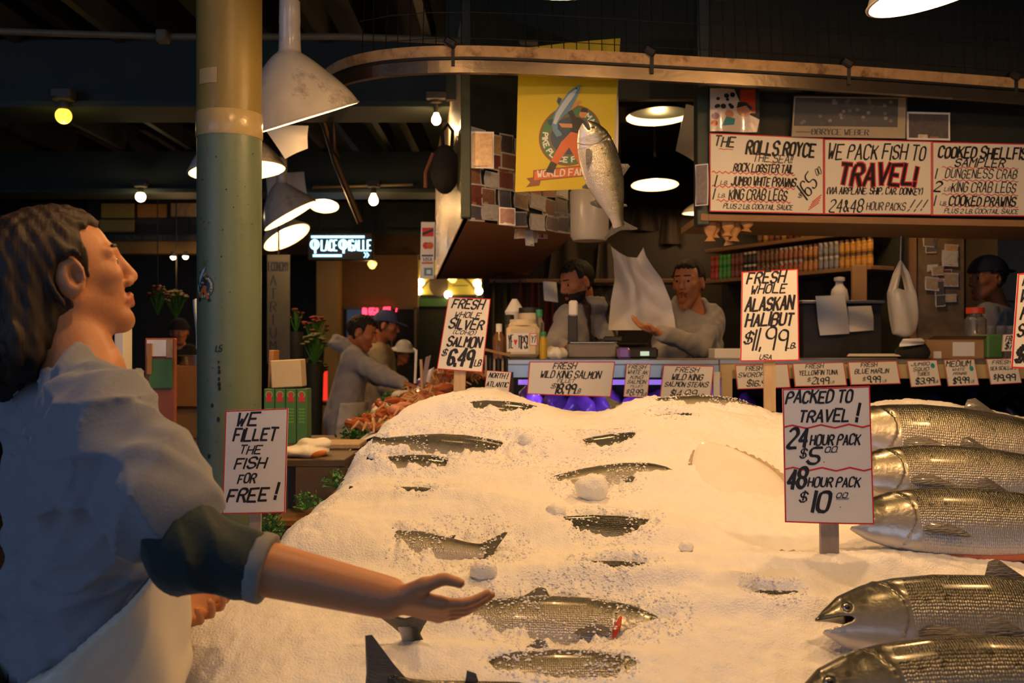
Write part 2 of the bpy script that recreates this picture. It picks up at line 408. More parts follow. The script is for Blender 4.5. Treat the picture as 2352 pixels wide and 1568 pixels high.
m_railsteel = mat('dull rail steel', (.24, .19, .14), .30, .9, var=.25, vscale=12, bump=.08)

# ------------------------------------------------------------------ shell
struct(MB().box((0, 5, -.05), (26, 24, .1)).build('floor', m_floor))
struct(MB().box((0, 7.5, 3.98), (26, 17, .1)).build('ceiling', m_ceil))
struct(MB().box((0, 15.6, 2), (26, .2, 4.2)).build('wall_back', m_dark))
struct(MB().box((5.2, 7.0, 2), (.2, 17, 4.2)).build('wall_right', m_greenwall))
struct(MB().box((-11, 7.0, 2), (.2, 17, 4.2)).build('wall_left', m_dark))
for k, (yy, z0, z1, th) in enumerate(((6.15, 2.98, 3.36, .3), (9.35, 2.97, 3.32, .3), (12.4, 2.95, 3.3, .3))):
    struct(MB().box((-4.2, yy, (z0 + z1) / 2), (13, th, z1 - z0)).box((-4.2, yy, z0 - .02), (13, th + .12, .035)).build('trim_%d' % (k + 1), m_beam))
j = MB()
for i in range(18): j.box((-10.3 + i * .62, 8.2, 3.72), (.07, 14, .34))
struct(j.build('trim_4', m_joist))
j = MB()
for i in range(6): j.box((-2.6 + i * .62 - 1, 8, 3.42), (.05, 12, .16))
struct(j.build('trim_5', m_joist))
# conduit with a junction box, running across under the ceiling
cnd = empty('conduit', P(700, 88, 4.9), label='painted conduit pipe crossing under the dark ceiling, behind the green column', cat='pipe')
b = MB(); b.tube([P(-300, 62, 4.9) - cnd.location, P(372, 84, 4.9) - cnd.location, P(800, 84, 4.9) - cnd.location, P(1235, 100, 4.9) - cnd.location], .017, 10); b.build('pipe_run', m_pipe, cnd, smooth=True)
MB().box(P(374, 84, 4.88) - cnd.location, (.055, .06, .06), bev=.006).build('junction_box', m_pipe, cnd)

# green market column
CX, CY, CR = P(527, 800, 3.4).x, 3.4, .108
zc = P(0, 318, 3.4).z
col = empty('market_column', (CX, CY, 0), label='round green iron column with ochre upper half behind the throwing man', cat='column'); col['kind'] = 'thing'
shaft = MB().lathe([(CR + .05, 0), (CR + .05, .12), (CR * .97, .16), (CR * .985, 1.2), (CR, zc)], 48, mi=0)
MB().lathe([(CR, zc), (CR * 1.02, 3.3), (CR * 1.03, 3.92)], 48).build('upper_shaft', m_colochre, col, smooth=True)
MB().lathe([(CR + .001, zc - .004), (CR + .003, zc), (CR + .003, P(0, 266, 3.4).z), (CR + .001, P(0, 264, 3.4).z)], 48).build('tape_band', m_tape, col, smooth=True)
def on_col(u, z, lift=.0015):
    a = -math.pi / 2 + u / CR; return Vector(((CR + lift) * math.cos(a), (CR + lift) * math.sin(a), z))
b = MB(); b.grid(lambda s, t: on_col(-.085 + s * .075, P(0, 208 - t * 34, 3.4).z, .002), 8, 2); b.build('tape_scrap', m_tape, col, smooth=True)
fl = Flat()
fl.text('L5', -.004, 0, .02, .02, 1, .2)
for k, (yy, r) in enumerate(((830, .004), (842, .005), (852, .006), (868, .005), (880, .007), (889, .006), (927, .006), (958, .007), (1040, .006))):
    fl.disc(((-.005, -.004, -.003, -.004, -.003, -.002, -.028, -.006, -.04)[k], P(0, yy, 3.4).z - 1.5), r * .8, 1, n=9, ry=r * 1.3)
for k in range(26):
    r_ = random.Random(k); fl.disc((r_.uniform(-.1, .13), r_.uniform(-.2, .7)), r_.uniform(.001, .0028), 1, n=7)
fl.into(shaft, lambda u, v, l: on_col(u, v + 1.5, .0012)).build('lower_shaft', [m_colgreen, m_ink], col, smooth=True)

# ------------------------------------------------------------------ lamps
def point(name, loc, power, color=WARM, r=.03):
    l = bpy.data.lights.new(name, 'POINT'); l.energy = power; l.color = color; l.shadow_soft_size = r
    o = bpy.data.objects.new(name, l); COL.objects.link(o); o.location = loc; return o
def shade_lamp(rim, R, tx, ty, outer, power, label, neck_h=.13, group='enamel shade lamps', neck_r=.043, dome=.21, inner=None, cord=True):
    """angled reflector: vertical neck, bell whose mouth is tilted; rim is the centre of the mouth"""
    t = empty('pendant_lamp', rim, label=label, cat='lamp', group=group)
    A = Ry(-math.radians(ty)) @ Rx(math.radians(tx)); nx = A @ Vector((0, 0, 1))
    top = Vector((nx.x * dome * .5, nx.y * dome * .5, dome)) * (R / .235)
    nr = neck_r * R / .235; n = 48; rings = []
    K = 16
    for i in range(K + 1):
        s = i / K; r = nr * 1.05 + (R - nr * 1.05) * (math.sin(s * math.pi / 2) ** .75 * .62 + s ** 1.15 * .38)
        c = top * (1 - s); B = Ry(-math.radians(ty * s)) @ Rx(math.radians(tx * s)); rings.append((c, r, B))
    def rg(rs):
        vs = [c + B @ Vector((r * math.cos(2 * math.pi * j / n), r * math.sin(2 * math.pi * j / n), 0)) for c, r, B in rs for j in range(n)]
        fs = [(i * n + j, (i + 1) * n + j, (i + 1) * n + (j + 1) % n, i * n + (j + 1) % n) for i in range(len(rs) - 1) for j in range(n)]
        return vs, fs
    c, r, B = rings[-1]
    lip = [(c + B @ Vector((0, 0, dz)), r + dr, B) for dz, dr in ((-.002, .005), (-.006, .004), (-.007, 0))]
    b = MB(); vs, fs = rg(rings + lip); b.add(vs, fs, 0)
    inn = [(c + B @ Vector((0, 0, -.003)), r - .004, B) for c, r, B in rings]
    vs, fs = rg([(lip[-1][0], lip[-1][1] - .004, lip[-1][2])] + inn[::-1]); b.add(vs, fs, 1)
    b.build('lamp_shade', [outer, inner or m_enamelin], t, smooth=True)
    k = R / .235
    nk = MB(); nk.lathe([(nr * 1.15, top.z - .01 * k), (nr * 1.12, top.z), (nr, top.z + .005), (nr * .93, top.z + neck_h * .55 * k), (nr * .96, top.z + neck_h * .56 * k), (nr * .92, top.z + neck_h * k), (nr * .6, top.z + neck_h * 1.05 * k), (.012, top.z + neck_h * 1.06 * k)], 28, c=(top.x, top.y, 0)); nk.build('neck', outer, t, smooth=True)
    if cord: MB().tube([(top.x, top.y, top.z + neck_h * k), (top.x, top.y, 3.95 - rim.z)], .009, 8).build('cord', m_pipe, t, smooth=True)
    bc = nx * (.075 * k)
    bb = MB(); bb.lathe([(.0, -.05 * k), (.018 * k, -.047 * k), (.033 * k, -.03 * k), (.036 * k, -.01 * k), (.028 * k, .02 * k), (.016 * k, .045 * k)], 20, c=bc); bb.build('bulb', m_bulb, t, smooth=True)
    point('lamp_light', rim + nx * (.02 * k) - nx * 0.0, power, r=.05)
    return t
LP = 28
shade_lamp(P(690, 272, 3.9), .236, 15, 17, m_enamel, LP, 'large chipped white enamel lamp hanging beside the column top', dome=.245, neck_h=.20)
shade_lamp(P(545, 390, 4.9), .235, -1, 6, m_enamel, LP * .6, 'white enamel lamp mostly hidden behind the green column', dome=.2)
shade_lamp(P(666, 494, 7.6), .225, 6, 30, m_enamel, LP * .6, 'white enamel lamp with long neck and steeply tilted mouth', dome=.25, neck_h=.2)
shade_lamp(P(658, 544, 9.0), .225, -9, 29, m_enamel, LP * .5, 'tilted enamel lamp lowest of the row beside the column', dome=.2)
shade_lamp(P(745, 472, 10.4), .152, -20, 2, m_enameldk, LP * .4, 'small bright lamp facing forward above the blue neon sign', dome=.14)
shade_lamp(P(1296, -58, 2.95), .20, 0, 0, m_enamel, LP * 1.25, 'glowing lamp at the very top above the yellow banner', dome=.2)
shade_lamp(P(2152, -24, 2.95), .20, 0, 12, m_enamel, LP * 1.35, 'large glowing lamp at the top above the three price boards', dome=.2)
shade_lamp(P(1512, 265, 6.1), .20, -4, 2, m_enameldk, LP * 1.1, 'dark lamp with wide glowing mouth, partly behind pinned papers', dome=.13)
shade_lamp(P(1504, 423, 7.9), .19, -6, 0, m_enameldk, LP * .4, 'dark lamp with glowing mouth hanging above the shouting catcher', dome=.13)
shade_lamp(P(1425, 467, 9.2), .188, -1, 0, m_enameldk, LP * .3, 'dark lamp half hidden behind the flying fish tail', dome=.13)
shade_lamp(P(1616, 488, 8.4), .18, 2, 0, m_enamel, LP * .4, 'pale lamp half hidden behind the left price board', dome=.13)
shade_lamp(Vector((2.0, 5.55, 2.62)), .18, 0, 0, m_enameldk, LP * .45, 'assumed unseen lamp behind the sign fascia')  # assumed from the lit interior; added out of view to light counter and shelf
# row of lamps carried on outside the frame, added to light the ice evenly
shade_lamp(Vector((-.22, 1.70, 3.0)), .20, 0, 0, m_enamel, LP * 1.5, 'added unseen white enamel lamp above the near ice')
shade_lamp(Vector((1.15, 1.75, 3.0)), .20, 0, 0, m_enamel, LP * 1.6, 'added unseen white enamel lamp above the near salmon')
shade_lamp(Vector((1.9, 2.3, 3.0)), .20, 0, 0, m_enamel, LP * 1.1, 'added unseen white enamel lamp above the far end of the ice')

def bare_bulb(px, py, Y, r, m, power, label, globe=True, color=WARM):
    c = P(px, py, Y); t = empty('bare_bulb', c, label=label, cat='light bulb', group='bare bulbs under the beams')
    prof = [(r * math.sin(math.pi * i / 14), -r * math.cos(math.pi * i / 14)) for i in range(12)] if globe else \
        [(r * x, r * z) for x, z in ((0, -1.15), (.45, -1.08), (.85, -.7), (1, -.2), (.9, .3), (.6, .9), (.42, 1.4))]
    MB().lathe(prof, 24).build('glass_bulb', m, t, smooth=True)
    zt = prof[-1][1]
    MB().lathe([(r * .55, zt - .004), (r * .58, zt + .03), (r * .5, zt + .05), (r * 1.3, zt + .055), (r * 1.3, zt + .075), (.004, zt + .08)], 20).build('socket', m_sock, t, smooth=True)
    MB().box((0, 0, zt + .095), (.12, .09, .05), bev=.006).build('ceiling_box', m_sock, t)
    point('bulb_light', c + Vector((0, 0, -r - .03)), power, color)
bare_bulb(146, 266, 5.9, .047, m_bulby, 1.2, 'yellow globe bulb hanging from the dark beam, upper left', True, (1, .7, .15))
bare_bulb(323, 452, 9.05, .045, m_bulb, 2.5, 'white glowing globe bulb left of the green column', True, (1, .8, .5))
bare_bulb(858, 459, 9.05, .043, m_bulb, 4, 'bare bulb hanging above the blue neon sign', False)
bare_bulb(1002, 274, 5.95, .029, m_bulb, 5, 'bare bulb beside the steel edged corner of the stall', False)
for (px, py, Y, k) in ((858, 427, 9.1, 0), (1002, 243, 6.0, 1)):
    tag(MB().tube([P(px - 140, py + 2, Y), P(px + 90, py - 4, Y)], .016, 8).build('conduit', m_pipe, smooth=True), ('horizontal conduit carrying the bare bulb above the blue neon sign', 'horizontal conduit carrying the bare bulb by the stall corner')[k], 'pipe')
# ------------------------------------------------------------------ hand written signs
def sign(label, px, Y, lines, card=None, waves=(), stake=None, bow=.004, border=.020, cat='sign', name='price_sign', group=None, thick=.003, extra=None, stake_mat=None, bmat=None, wt=.22):
    """px: corners tl, tr, br, bl in the photograph; lines: (text, cx, cy from the top, height, width, weight, ink)"""
    Ys = Y if isinstance(Y, (list, tuple)) else [Y] * 4
    C = [P(p[0], p[1], y) for p, y in zip(px, Ys)]; cen = sum(C, Vector()) / 4
    W = ((C[1] - C[0]).length + (C[2] - C[3]).length) / 2; Hh = ((C[3] - C[0]).length + (C[2] - C[1]).length) / 2
    nrm = (C[1] - C[0]).cross(C[3] - C[0]).normalized()
    if nrm.y > 0: nrm = -nrm
    t = empty(name, cen, label=label, cat=cat, group=group)
    def fm(u, v, l):
        a, b = u / W, v / Hh
        p = (C[3] * (1 - a) + C[2] * a) * (1 - b) + (C[0] * (1 - a) + C[1] * a) * b - cen
        return p + nrm * (bow * math.sin(math.pi * min(max(a, 0), 1)) + l * .0006)
    mb = MB(); mb.grid(lambda s, q: fm(s * W, q * Hh, 0), 12, 2, 0, thick=tuple(-nrm * thick))
    fl = Flat(); bw = border * (W + Hh) / 2
    if border:
        fl.rect(0, 0, W, bw, 2, .6, 12); fl.rect(0, Hh - bw, W, Hh, 2, .6, 12); fl.rect(0, 0, bw, Hh, 2, .6); fl.rect(W - bw, 0, W, Hh, 2, .6)
    for ln in lines:
        tx, cx, cy, h, wd = ln[:5]; k = ln[5] if len(ln) > 5 else wt; ink = ln[6] if len(ln) > 6 else 1; rot = ln[7] if len(ln) > 7 else 0
        f = None
        if rot:
            ca, sa = math.cos(rot), math.sin(rot); ox, oy = cx * W, (1 - cy) * Hh
            f = lambda a, b, ca=ca, sa=sa, ox=ox, oy=oy: (ox + (a - ox) * ca - (b - oy) * sa, oy + (a - ox) * sa + (b - oy) * ca)
        fl.text(tx, cx * W, (1 - cy) * Hh, h * Hh, wd * W if wd else None, ink, k, 1.2 if ink == 1 else 1.0, f=f)
    for (x0, x1, cy, amp, n, wd) in waves: fl.wave(x0 * W, x1 * W, (1 - cy) * Hh, amp * Hh, n, wd * Hh, 2, .8)
    if extra: extra(fl, W, Hh)
    fl.into(mb, fm)
    mb.build('sign_card', [card or m_paper, m_ink, bmat or m_red, m_teal], t)
    if stake:
        x, yt, yb, wpx, rx = stake; y0 = Ys[0] + .012
        a = P(x, yt, y0) - cen; b = P(x + rx, yb, y0) - cen; wd = S(wpx, y0)
        mid = (a + b) / 2; rot = Matrix.Rotation(math.atan2(a.x - b.x, a.z - b.z), 3, 'Y')
        MB().box(mid, (wd, .012, (a - b).length), rot=rot, bev=.0015).build('stake', stake_mat or m_wood, t)
    return t
def tapes(fl, W, Hh):
    pass
sign('white sign reading packed to travel with 24 and 48 hour prices', [(1797, 893), (1998, 886), (2008, 1204), (1803, 1199)], 2.42,
     [('PACKED TO', .42, .065, .085, .74), ('TRAVEL', .47, .205, .085, .56), ('!', .85, .19, .125, .05), ('24', .165, .37, .135, .2), ('HOUR PACK', .585, .385, .07, .56),
      ('$', .22, .485, .06, .06), ('5', .34, .505, .11, .12), ('00', .53, .455, .04, .13), ('.', .45, .535, .03, None), ('48', .145, .67, .14, .19), ('HOUR PACK', .56, .695, .065, .58),
      ('$', .21, .81, .065, .07), ('10', .41, .845, .14, .17), ('00', .64, .79, .035, .12), ('.', .62, .865, .03, None)],
     waves=((.02, .98, .285, .012, 3, .012), (.02, .98, .60, .012, 3, .012)), stake=(1902, 1060, 1372, 43, 4), stake_mat=m_greywood, border=.012, bow=.006,
     extra=lambda f, W, h: (f.rect(.47 * W, h * .525, .60 * W, h * .529, 1, 1.2), f.rect(.57 * W, h * .187, .72 * W, h * .191, 1, 1.2), f.rect(.57 * W, h * .178, .71 * W, h * .181, 1, 1.2)))
sign('white sign on a stake offering to fillet the fish for free', [(518, 943), (662, 937), (655, 1177), (510, 1180)], 2.55,
     [('WE', .37, .09, .12, .33), ('FILLET', .50, .24, .115, .68), ('THE', .43, .385, .075, .34), ('FISH', .44, .515, .10, .48), ('FOR', .39, .66, .085, .27), ('FREE', .41, .82, .125, .62), ('!', .86, .79, .15, .07)],
     stake=(588, 1100, 1275, 28, -3), border=.014, bow=.004, stake_mat=m_greywood)
sign('white sign for fresh whole silver coho salmon at 6.49', [(1030, 682), (1127, 686), (1108, 855), (1003, 847)], 3.72,
     [('FRESH', .5, .085, .12, .72), ('WHOLE', .52, .235, .075, .58), ('SILVER', .52, .36, .13, .76), ('(COHO)', .5, .475, .055, .5), ('SALMON', .53, .605, .13, .74), ('$', .12, .77, .08, .09), ('6.49', .50, .825, .22, .52), ('LB', .88, .88, .08, .13)],
     card=m_papery, stake=(1058, 800, 905, 27, -3), border=.014)
sign('white sign for fresh whole halibut at 11.99', [(1704, 624), (1833, 617), (1836, 828), (1700, 830)], 3.62,
     [('FRESH', .44, .075, .12, .66), ('WHOLE', .48, .205, .095, .60), ('ALASKAN', .5, .365, .14, .82), ('HALIBUT', .5, .54, .135, .80), ('$', .14, .745, .11, .12), ('11.99', .52, .765, .23, .56, .11), ('LB.', .86, .83, .065, .17), ('USA', .43, .955, .05, .2)],
     card=m_papery, stake=(1766, 720, 945, 27, 2), border=.016)
sign('white sign cut off by the edge of the frame', [(2338, 628), (2440, 618), (2440, 850), (2322, 845)], 3.3,
     [('FRESH', .5, .08, .1, .72), ('WILD', .5, .24, .12, .8), ('KING', .45, .42, .12, .6), ('SALMON', .5, .6, .12, .8), ('$12.99', .5, .85, .16, .8)], card=m_papery, stake=(2380, 700, 990, 27, 0), border=.022)
CY_ = 4.66
sign('wide white sign for fresh wild king salmon fillet', [(1216, 830), (1413, 830), (1403, 912), (1210, 905)], CY_ - .03,
     [('FRESH', .42, .13, .17, .26), ('WILD KING SALMON', .5, .385, .2, .70, .2), ('FILLET', .45, .57, .10, .2), ('$', .31, .73, .12, .05), ('18.99', .46, .80, .28, .22), ('LB', .60, .86, .12, .06)], border=.016, group='price signs along the counter')
sign('narrow white sign for fresh white king salmon', [(1439, 835), (1495, 836), (1487, 913), (1432, 911)], CY_ - .03,
     [('FRESH', .45, .09, .11, .7), ('WHITE AK', .5, .25, .11, .82, .2), ('KING', .48, .40, .10, .5), ('SALMON', .5, .54, .10, .75), ('FILLET', .5, .67, .06, .5), ('$', .16, .84, .1, .1), ('8.99', .52, .85, .19, .5, .16), ('LB', .88, .90, .08, .12)], group='price signs along the counter')
sign('white sign for fresh wild king salmon steaks', [(1524, 838), (1640, 840), (1632, 918), (1515, 915)], CY_ - .03,
     [('FRESH', .48, .13, .14, .45), ('WILD KING', .5, .34, .18, .6), ('SALMON STEAKS', .5, .56, .14, .84), ('$', .24, .83, .16, .06), ('14.99', .50, .84, .22, .42, .15), ('LB', .8, .89, .1, .1)], group='price signs along the counter')
sign('small white sign for north atlantic fish, behind the ice ridge', [(1118, 850), (1175, 854), (1167, 918), (1110, 914)], 4.0,
     [('NORTH', .45, .16, .17, .62), ('!', .86, .16, .2, .06), ('ATLANTIC', .5, .48, .16, .85), ('COD', .55, .78, .15, .4)], stake=(1140, 880, 985, 10, 0), group='price signs along the counter')
yel = dict(card=m_papery, group='price signs along the counter', border=.022)
sign('cream sign for fresh swordfish, partly behind a stake', [(1688, 838), (1810, 835), (1816, 890), (1694, 894)], CY_, [('FRESH', .35, .15, .17, .3), ('SWORDFISH', .38, .42, .17, .66), ('$16.99', .42, .77, .24, .46)], **yel)
sign('cream sign for fresh yellowfin tuna', [(1820, 834), (1938, 831), (1946, 885), (1826, 888)], CY_, [('FRESH', .42, .14, .17, .34), ('YELLOWFIN TUNA', .48, .42, .19, .74), ('$', .28, .72, .14, .05), ('21.99', .5, .78, .27, .32), ('LB', .72, .84, .1, .07)], **yel)
sign('cream sign for fresh blue marlin', [(1947, 831), (2060, 828), (2069, 881), (1954, 884)], CY_, [('FRESH', .42, .14, .17, .32), ('BLUE MARLIN', .46, .42, .19, .68), ('$', .28, .76, .14, .05), ('9.99', .47, .79, .26, .26), ('LB', .68, .86, .1, .07)], **yel)
dot = lambda x, y: (lambda f, W, h: f.disc((x * W, y * h), .07 * W, 3, 1, ry=.1 * h))
sign('cream sign for jumbo squid tubes with teal dot', [(2083, 828), (2152, 826), (2162, 885), (2093, 889)], CY_, [('JUMBO', .42, .14, .13, .6), ('SQUID', .42, .34, .13, .5), ('TUBES', .46, .52, .12, .4), ('$3.99', .48, .79, .22, .6), ('LB', .86, .84, .09, .1)], extra=dot(.82, .78), **yel)
sign('cream sign for medium white prawns with teal dot', [(2168, 826), (2238, 824), (2249, 884), (2178, 887)], CY_, [('MEDIUM', .45, .16, .2, .78), ('WHITE', .42, .38, .10, .4), ('PRAWNS', .44, .53, .10, .42), ('$9.99', .44, .80, .22, .5), ('LB', .8, .85, .09, .1)], extra=dot(.84, .64), **yel)
sign('cream sign for fresh sea scallops', [(2265, 824), (2335, 822), (2347, 879), (2276, 883)], CY_, [('FRESH', .48, .14, .14, .6), ('SEA SCALLOPS', .5, .38, .13, .84), ('$', .17, .72, .16, .08), ('19.99', .54, .75, .26, .56)], **yel)
sign('small cream sign standing on the green tub', [(2304, 768), (2350, 766), (2352, 806), (2301, 807)], 4.76, [('FRESH', .5, .25, .3, .7), ('$7.99', .5, .7, .35, .7)], card=m_papery, group='price signs along the counter')

# the three boards pinned to the right fascia
def fy(px): return 4.42 + (px - 1625) / 727 * .24
def board(label, px, lines, **k):
    return sign(label, px, [fy(p[0]) - .012 for p in px], lines, card=m_papery, name='price_board', cat='sign', bow=.003, border=.011, group='three big price boards', **k)
board('left price board listing lobster tail, prawns and crab legs', [(1630, 305), (1892, 317), (1892, 492), (1630, 486)],
      [('THE', .13, .105, .12, .17), ('ROLLS ROYCE', .62, .165, .17, .60), ('THE SEA!!', .55, .295, .10, .34, .16), ('ROCK LOBSTER TAIL', .47, .425, .10, .52), ('1', .055, .60, .15, .02, .16), ('LB.', .125, .625, .05, .06),
       ('JUMBO WHITE PRAWNS', .47, .60, .105, .56), ('1', .04, .765, .14, .02, .16), ('LB.', .105, .79, .05, .06), ('KING CRAB LEGS', .42, .77, .13, .5, .17), ('PLUS 2 LB. COCKTAIL SAUCE', .42, .925, .06, .6), ('$', .79, .76, .06, .03), ('165', .855, .63, .2, .16, .12, 1, .9), ('00', .95, .44, .09, .05, .14, 1, .5)],
      waves=((.02, .74, .497, .014, 14, .012), (.02, .74, .675, .014, 14, .012), (.06, .70, .855, .014, 13, .012), (.08, .2, .2, .004, 2, .010), (.36, .5, .255, .005, 2, .01), (.5, .62, .345, .006, 2, .01)),
      extra=lambda f, W, h: [f.stroke([(W * (.86 + k * .012), h * (.05 + k * .035)), (W * (.955 + k * .008), h * (.15 + k * .035))], .012 * h, 2, .8) for k in range(4)])
board('middle price board reading we pack fish to travel', [(1893, 319), (2140, 324), (2140, 494), (1893, 492)],
      [('WE PACK FISH TO', .49, .165, .19, .90, .15), ('TRAVEL!', .5, .465, .27, .70, .34, 2), ('TRAVEL!', .5, .465, .27, .70, .20, 1), ('(VIA AIRPLANE, SHIP, CAR, DONKEY)', .47, .685, .085, .88), ('24&48', .205, .885, .17, .30, .14), ('HOUR PACKS', .57, .89, .10, .36, .16), ('!!!', .87, .87, .15, .12, .16)])
board('cooked shellfish sampler price board, cut by the frame', [(2141, 325), (2420, 332), (2420, 498), (2141, 495)],
      [('COOKED SHELLFISH', .44, .14, .15, .77), ('SAMPLER', .39, .275, .11, .40), ('1', .035, .425, .14, .02, .16), ('DUNGENESS CRAB', .40, .425, .12, .58, .15), ('2', .05, .605, .14, .05), ('LB', .125, .64, .05, .05), ('KING CRAB LEGS', .42, .61, .13, .52, .15), ('1', .025, .79, .14, .02, .16), ('LB.', .09, .83, .05, .05), ('COOKED PRAWNS', .41, .80, .12, .54), ('PLUS 2 LB. COCKTAIL SAUCE', .40, .935, .06, .6)],
      waves=((.08, .7, .345, .012, 12, .011), (.08, .7, .52, .012, 12, .011), (.08, .7, .71, .012, 12, .011), (.08, .7, .87, .012, 12, .011), (.1, .3, .2, .004, 2, .01)))
# ------------------------------------------------------------------ the iced fish display
YR = 3.70
PROF = [(940, 900), (1000, 897), (1060, 893), (1140, 890), (1180, 905), (1230, 922), (1290, 940), (1340, 946), (1390, 944), (1440, 934), (1490, 925), (1550, 919), (1620, 923), (1700, 936), (1790, 946), (1900, 938), (2000, 927), (2080, 919), (2160, 924), (2250, 938), (2352, 960), (2600, 985)]
PX = [p[0] for p in PROF]; PY = [p[1] for p in PROF]
LE = [(1.5, -.50), (1.85, -.56), (1.95, -.62), (2.08, -.72), (2.18, -.78), (2.35, -.70), (2.51, -.62), (2.75, -.585), (3.17, -.485), (3.78, -.29), (4.2, -.2)]
def nz(x, y, s, seed=0.0):
    return np.array([mnoise.noise((a * s, b * s, seed)) for a, b in zip(x, y)])
MOUNDS = []   # (x, y, rx, ry, amp)
EXPO = []     # exposed fish patches: (x, y, ru, rv, angle, fish half length, shift along the fish, half width)
def ice_base(x, y):
    b = .85 + .26 * (y - 1.94)
    zr = CAM_Z - (np.interp(1176 + x / y * F_PX, PX, PY) - HOR) / F_PX * YR
    t = np.clip((y - 2.95) / (YR - 2.95), 0, 1); t = t * t * (3 - 2 * t)
    b = b * (1 - t) + zr * t
    b = b - np.clip(y - YR - .03, 0, 1) * 2.2
    for (mx, my, rx, ry, am) in MOUNDS: b = b + am * np.exp(-((x - mx) / rx) ** 2 - ((y - my) / ry) ** 2)
    return b
def ice_at(px, py):
    """where the photographed ice point lies in space"""
    lo, hi = 1.3, 3.75
    ys = np.linspace(lo, hi, 400); xs = (px - 1176) / F_PX * ys
    z = CAM_Z - (py - HOR) / F_PX * ys; g = z - ice_base(xs, ys)
    k = np.nonzero(g < 0)[0]; k = k[0] if len(k) else 399
    return Vector((xs[k], ys[k], float(ice_base(xs[k:k + 1], ys[k:k + 1])[0])))
for (px, py, rx, ry, am) in ((1365, 1140, .05, .05, .0), (2060, 1300, .30, .07, .03), (1250, 1010, .35, .06, .018), (1000, 960, .25, .06, .02), (1100, 1180, .3, .07, .022), (850, 1190, .25, .1, .02), (1620, 1060, .12, .14, .02), (1640, 1300, .25, .08, .02), (1300, 1360, .3, .05, .025),
                             (700, 1480, .22, .1, .02), (1650, 1450, .2, .12, .015), (2150, 960, .4, .05, .01), (1900, 1010, .2, .1, .02), (480, 1430, .15, .1, .02), (1000, 1350, .2, .06, .02)):
    q = ice_at(px, py); MOUNDS.append((q.x, q.y, rx, ry, am))

# ---- salmon: one body, copied
def fish_h(x):   # half height and centre line along a fish of length 1
    return np.interp(x, [0, .02, .06, .12, .2, .3, .42, .55, .68, .78, .86, .90, .93], [.010, .030, .061, .084, .102, .113, .115, .106, .082, .058, .040, .036, .038])
def fish_t(x):
    return np.interp(x, [0, .02, .06, .12, .2, .3, .42, .55, .68, .78, .86, .91, .94], [.008, .018, .034, .048, .056, .060, .060, .054, .042, .030, .019, .013, .008])
def fish_c(x):
    return np.interp(x, [0, .06, .15, .3, .5, .8, .94], [-.012, -.006, 0, 0, -.002, .004, .004])
def fish_sdf(p, open_mouth=True):
    x, y, z = p[:, 0], p[:, 1], p[:, 2]; xc = np.clip(x, 0.004, .94)
    h, t, c = fish_h(xc), fish_t(xc), fish_c(xc)
    k = np.sqrt(((z - c) / h) ** 2 + (y / t) ** 2); d = (k - 1) * np.minimum(h, t)
    d = np.maximum(d, np.maximum(x - .945, -x) * .9)
    # gill cover ridge and groove
    gx = .205 - 1.1 * (z + .0) ** 2 / .1 * .55
    gd = np.abs(x - gx); d = d + .0045 * np.exp(-(np.clip(x - gx, 0, 1) / .008)) * (x > gx) * (np.abs(z) < .085)
    d = d - .0016 * np.exp(-(np.clip(gx - x, 0, 1) / .02) ** 2) * (x < gx)
    if open_mouth:
        d = smax(d, -ell(p, (.018, 0, -.017), (.080, .06, .0125), np.array(Matrix.Rotation(math.radians(-8), 3, 'Y'))), .004)
    for s in (-1, 1):
        d = smax(d, -ell(p, (.070, s * .036, .018), (.011, .010, .011)), .004)
    return d
